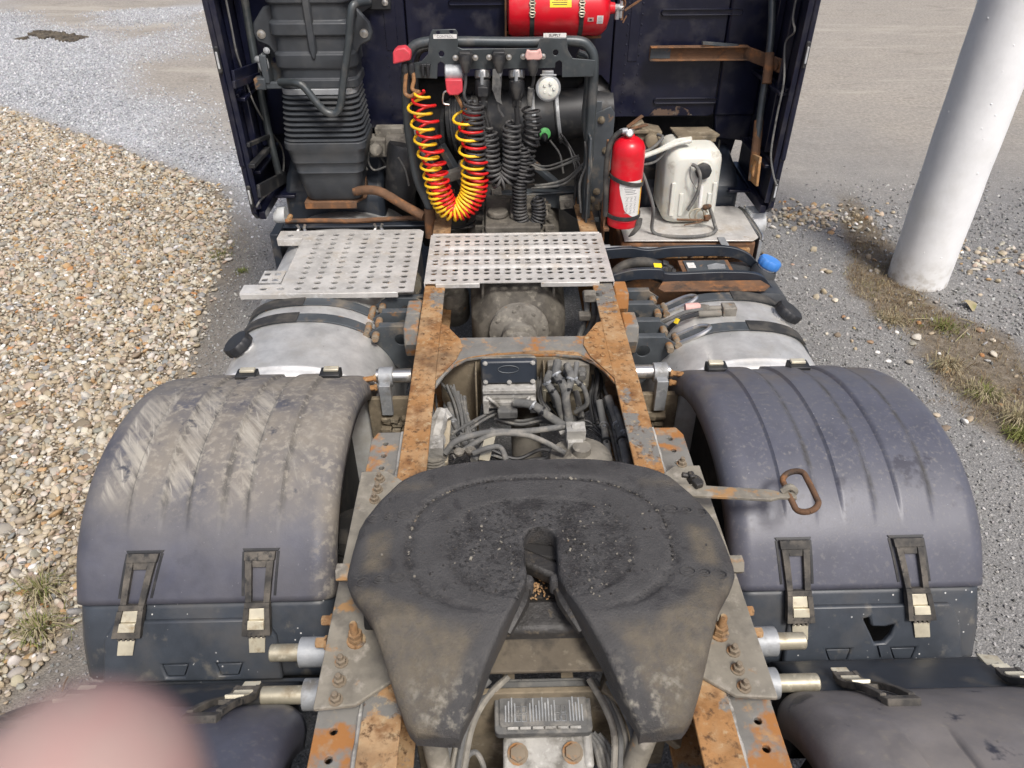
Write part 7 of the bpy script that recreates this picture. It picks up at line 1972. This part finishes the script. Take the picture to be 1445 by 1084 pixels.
# ------------------------------------------------------------------ loose stones, straw, grass
tone = {'pale flat': (.58,.54,.46), 'white': (.70,.68,.64), 'rust brown': (.33,.19,.10), 'cream': (.60,.53,.42), 'orange': (.50,.24,.09), 'pale grey': (.47,.47,.46), 'peach': (.55,.38,.29), 'tan': (.45,.36,.25), 'brown': (.27,.18,.11), 'ochre': (.46,.33,.14)}
smat = {k: mat(k.replace(' ', '_')+'_stone', c, .7, 0, [L(tuple(q*.7 for q in c), .5, .7, 30)], bump=.2) for k, c in tone.items()}
def stone_mb(c_, r, seed):
    q = random.Random(seed); bm = bmesh.new(); bmesh.ops.create_icosphere(bm, subdivisions=2, radius=1)
    sx, sy, sz = q.uniform(.9, 1.4), q.uniform(.8, 1.1), q.uniform(.5, .75); a = q.uniform(0, 3)
    m = MB(); bm.verts.index_update()
    for v in bm.verts:
        k = 1+.22*math.sin(v.co.x*2.3+seed)*math.cos(v.co.y*2.9+seed*2)
        x_, y_ = v.co.x*sx*k, v.co.y*sy*k
        m.v.append(V(c_)+V(((x_*math.cos(a)-y_*math.sin(a))*r, (x_*math.sin(a)+y_*math.cos(a))*r, v.co.z*sz*r*k + r*.38)))
    for f in bm.faces: m.f.append([v.index for v in f.verts]); m.mi.append(0)
    bm.free(); return m
STONES = [((2.478, 3.780, 0), 0.03, 'pale flat', 'largest pale flat stone lying in the dead grass right of the truck'), ((2.385, 3.848, 0), 0.014, 'white', 'white pebble at the lower edge of the yellow grass patch'), ((2.128, 4.043, 0), 0.016, 'rust brown', 'rust brown stone touching a cream one left of the grass'), ((2.148, 4.025, 0), 0.014, 'cream', 'cream stone touching the rust brown one left of the grass'), ((2.572, 3.952, 0), 0.018, 'orange', 'bright orange stone in the dead grass below the white column'), ((2.340, 4.002, 0), 0.013, 'pale grey', 'pale grey stone just right of the rust and cream pair'), ((2.365, 3.975, 0), 0.013, 'cream', 'small cream stone beside the pale grey one at the grass edge'), ((2.194, 3.534, 0), 0.018, 'white', 'clean white stone on the grey grit just above the right fender'), ((2.152, 4.252, 0), 0.02, 'cream', 'cream stone by the dark soil patch left of the column base'), ((2.145, 4.310, 0), 0.015, 'tan', 'tan stone next to the cream one left of the column base'), ((2.301, 3.900, 0), 0.014, 'peach', 'peach stone at the grass edge below the dark soil patch'), ((2.176, 3.741, 0), 0.018, 'brown', 'brown stone lying on the bare earth left of the large pale stone'), ((2.173, 3.632, 0), 0.014, 'white', 'small white stone on the grit above the clean white one'), ((2.070, 3.760, 0), 0.013, 'tan', 'tan stone alone on the grit between fuel cap and grass'), ((2.924, 3.735, 0), 0.02, 'cream', 'big cream stone among the chippings near the right photo edge'), ((2.213, 4.653, 0), 0.014, 'white', 'white stone on the grey strip level with the column foot'), ((1.992, 4.565, 0), 0.017, 'pale grey', 'pale grey stone nearest the black right fuel cap'), ((2.043, 4.779, 0), 0.014, 'peach', 'peach stone above the black right fuel cap on the grit'), ((3.208, 5.862, 0), 0.016, 'tan', 'tan stone on grey gravel farthest back, left of the column'), ((2.207, 5.409, 0), 0.018, 'pale grey', 'pale grey stone beside the patch of stray tan pebbles'), ((2.068, 4.583, 0), 0.012, 'cream', 'small cream stone on the grit right of the black fuel cap'), ((2.142, 3.905, 0), 0.013, 'ochre', 'ochre stone below the rust brown stone on the grit'), ((2.532, 3.606, 0), 0.014, 'white', 'white pebble inside the dead grass right of the large pale stone'), ((2.907, 3.849, 0), 0.026, 'brown', 'dark brown clod on the chippings right of the column foot')]
for k, (p, r, c, lab) in enumerate(STONES):
    o_ = obj('stone', stone_mb(p, r*.9, k*1.7), smat[c], None, loc=p)
    tag(o_, lab, 'stone', 'loose stones right of the truck')

grass_m = mat('dry_grass', (.34, .29, .18), .7, 0, [L((.22, .22, .09), .5, .66, 9), L((.45, .40, .28), .55, .7, 14)], bump=0, spec=.2)
green_m = mat('green_grass', (.17, .19, .055), .6, 0, [L((.24, .25, .08), .5, .7, 14)], bump=0, spec=.2)
dead_m = mat('brown_dead_grass', (.19, .135, .08), .8, 0, [L((.30, .23, .13), .5, .66, 12), L((.14, .15, .06), .58, .7, 7)], bump=0, spec=.1)
def blade(m, x, y, h, a, lean_, w, z0=0.0, mi=0):
    d = V((math.cos(a), math.sin(a), 0)); n = V((-d.y, d.x, 0))
    p0 = V((x, y, z0)); p1 = p0+d*lean_*h*.35+V((0, 0, h*.6)); p2 = p0+d*lean_*h+V((0, 0, max(.004, h*(1-.75*min(1, lean_)))))
    m.add([p0-n*w, p0+n*w, p1+n*w*.8, p1-n*w*.8, p2], [(0, 1, 2, 3), (3, 2, 4)], mi)
g = random.Random(11); gm = MB(); cnt = 0
gx_, gy_ = np.random.RandomState(8).uniform(1.9, 3.9, 60000), np.random.RandomState(9).uniform(1.2, 6.0, 60000)
wgt = strip_w(gx_, gy_)*(.25+1.2*sstep(.40, .62, fbm(gx_, gy_, .22, 88)))
ok = np.random.RandomState(10).rand(60000) < wgt*.85
for x_, y_ in zip(gx_[ok], gy_[ok]):
    blade(gm, x_, y_, g.uniform(.012, .05), g.uniform(0, 6.28), g.uniform(.5, 1.6), g.uniform(.0008, .0018), 0, 0 if g.random() < .25 else 1)
for k in range(900):
    y_ = g.uniform(1.6, 5.6); x_ = float(np.interp(y_, EDGE_Y, EDGE_X)) + g.gauss(.02, .07)
    if math.sin(y_*5)+math.sin(y_*2.3+1) > .3: blade(gm, x_, y_, g.uniform(.015, .05), g.uniform(0, 6.28), g.uniform(.5, 1.5), g.uniform(.001, .002), 0, 0 if g.random() < .5 else 1)
dg_ = obj('dead_grass', gm, [grass_m, dead_m], None, kind='stuff', recalc=False)
dg_['label'] = 'thin brown dead grass matted on the soil strip right of the truck'
def tuft(p, r, h, n, m_, lab, seed, nm='grass_tuft'):
    q = random.Random(seed); b = MB()
    for k in range(n):
        a = q.uniform(0, 6.28); d = abs(q.gauss(0, r*.45))
        blade(b, p[0]+d*math.cos(a), p[1]+d*math.sin(a), q.uniform(.5, 1)*h, a+q.gauss(0, .6), q.uniform(.3, 1.25), q.uniform(.0014, .0028), 0, 0 if q.random() < .7 else 1)
    o_ = obj(nm, b, m_, None, loc=p, recalc=False)
    tag(o_, lab, 'grass tuft', 'grass tufts')
tuft((2.501, 3.46, 0), .11, .10, 240, [grass_m, dead_m], 'spreading straw coloured grass tuft in the middle of the soil strip right of the truck', 1)
tuft((2.572, 3.185, 0), .10, .10, 240, [grass_m, green_m], 'rounded half green grass tuft below the straw coloured one, right edge', 2)
tuft((2.565, 2.837, 0), .08, .09, 200, [green_m, green_m], 'bright green grass tuft at the right edge beside the fender', 3)
tuft((2.609, 2.95, 0), .09, .14, 150, [grass_m, grass_m], 'tall bleached grass tuft just above the bright green one', 4)
tuft((2.41, 3.974, 0), .13, .06, 220, [grass_m, dead_m], 'low yellow grass patch at the foot of the column towards the truck', 5)
tuft((2.699, 3.897, 0), .14, .06, 240, [green_m, dead_m], 'low olive grass patch below the column, beside the orange stone', 6)
tuft((-1.955, 1.982, 0), .09, .12, 190, [grass_m, green_m], 'upper grass tuft growing between pebbles by the left fender', 8)
tuft((-1.877, 1.799, 0), .09, .10, 220, [grass_m, green_m], 'lower yellow green grass tuft at the pebble edge by the left fender', 9)
tuft((-2.139, 5.042, 0), .10, .05, 150, [green_m, dead_m], 'small mossy grass tuft at the pebble edge beside the perforated step', 10)
tuft((-1.907, 4.799, 0), .05, .03, 110, [green_m, green_m], 'tiny moss patch on the hard strip beside the perforated step', 11)
straws = [(((2.843, 3.993, 0.012), (2.922, 3.94, 0.006)), 'short pale straw on the chippings below the column'), (((2.522, 3.989, 0.01), (2.659, 3.99, 0.012)), 'thin straw lying across the grass below the column'),
          (((3.462, 4.761, 0.01), (3.654, 4.803, 0.02)), 'long pale stick behind the column on the right'), (((2.688, 3.726, 0.01), (2.814, 3.829, 0.03)), 'leaning dry stalk in the grass strip'),
          (((-2.691, 3.108, 0.04), (-2.588, 3.153, 0.05)), 'pale dry reed lying on the pebbles at the left edge'), (((-1.673, 1.54, 0.01), (-1.627, 1.544, 0.09)), 'brown and white stalk by the lower left grass tuft')]
for (a, b_), lab in straws:
    mid = (V(a)+V(b_))/2+V((0, 0, .004))
    o_ = obj('straw', MB().tube([a, mid, b_], .0032, 6, 4), grass_m if 'brown' not in lab else dead_m, None, loc=a)
    tag(o_, lab, 'straw', 'loose straws')
husk = MB(); c_ = V((2.988, 4.082, 0.02))
for k in range(6):
    a = .9+.25*k; husk.tube([c_+V((0, 0, -.01)), c_+V((.05*math.cos(a), .07*math.sin(a), .012+.004*k)), c_+V((.07*math.cos(a+.2), .11*math.sin(a+.2), .004))], [.006, .014, .002], 6, 4, flat=.3)
o_ = obj('husk', husk, grass_m, None, loc=c_); tag(o_, 'pale shredded corn husk lying on the chippings right of the column base', 'husk')

mud = MB(); qm = random.Random(2)
pa_, pb_, pc_ = V((-7.478, 13.1, 0)), V((-6.98, 12.97, 0)), V((-6.531, 12.64, 0))
for k in range(60):
    t_ = k/59; p = (pa_.lerp(pb_, t_*2) if t_ < .5 else pb_.lerp(pc_, t_*2-1)) + V((qm.gauss(0, .06), qm.gauss(0, .10), .012))
    mud.obox(p, (qm.uniform(.06, .2), qm.uniform(.05, .12), .05), (qm.uniform(-.3, .3), qm.uniform(-.3, .3), qm.uniform(0, 3)))
o_ = obj('mud_clods', mud, 'dirt_dark', None, loc=(pb_.x, pb_.y, 0), bevel=.012, kind='stuff')
o_['label'] = 'dark row of mud clods on the pale gravel, far upper left'

# ------------------------------------------------------------------ the photographer's fingertip, close to the lens
def campt(px, py, d):
    return CAM + fw*d + r2*((px-722.5)/1046*d) - u2*((py-542)/1046*d)
hm = MB()
ax0 = campt(118, 1146, .068); dirf = (campt(160, 960, .068)-campt(78, 1250, .0675)).normalized()
fin = [(-.110, .0135), (-.085, .0132), (-.062, .0128), (-.052, .0132), (-.040, .0126), (-.022, .0130), (-.014, .0132), (-.004, .0126), (.003, .0110), (.008, .0082), (.0105, .0050), (.0115, .001)]
pts = [ax0+dirf*a for a, r in fin]
hm.tube(pts, [r for a, r in fin], 20)
hand = obj('person', hm, 'skin', None, loc=ax0-dirf*.110, ang=80)
md = hand.modifiers.new('smooth', 'SUBSURF'); md.levels = 1; md.render_levels = 1
tag(hand, 'blurred pink fingertip of a person reaching into the lower left corner of the photo', 'person')
nl = MB(); nd = fw
xn = dirf.cross(nd).normalized()
rings = []
for a in np.linspace(-.010, .006, 8):
    w_ = .0062*math.sqrt(max(.05, 1-((a-(-.003))/.0115)**2))
    r_ = float(np.interp(a, [q[0] for q in fin], [q[1] for q in fin]))
    rings.append([ax0+dirf*a+(xn*math.sin(t)+nd*math.cos(t))*(r_+.0002) for t in np.linspace(-w_/r_, w_/r_, 9)])
nl.loft(rings, cap=False, closed=False)
obj('fingernail', nl, mat('fingernail', (.62, .36, .30), .3, bump=0), hand)
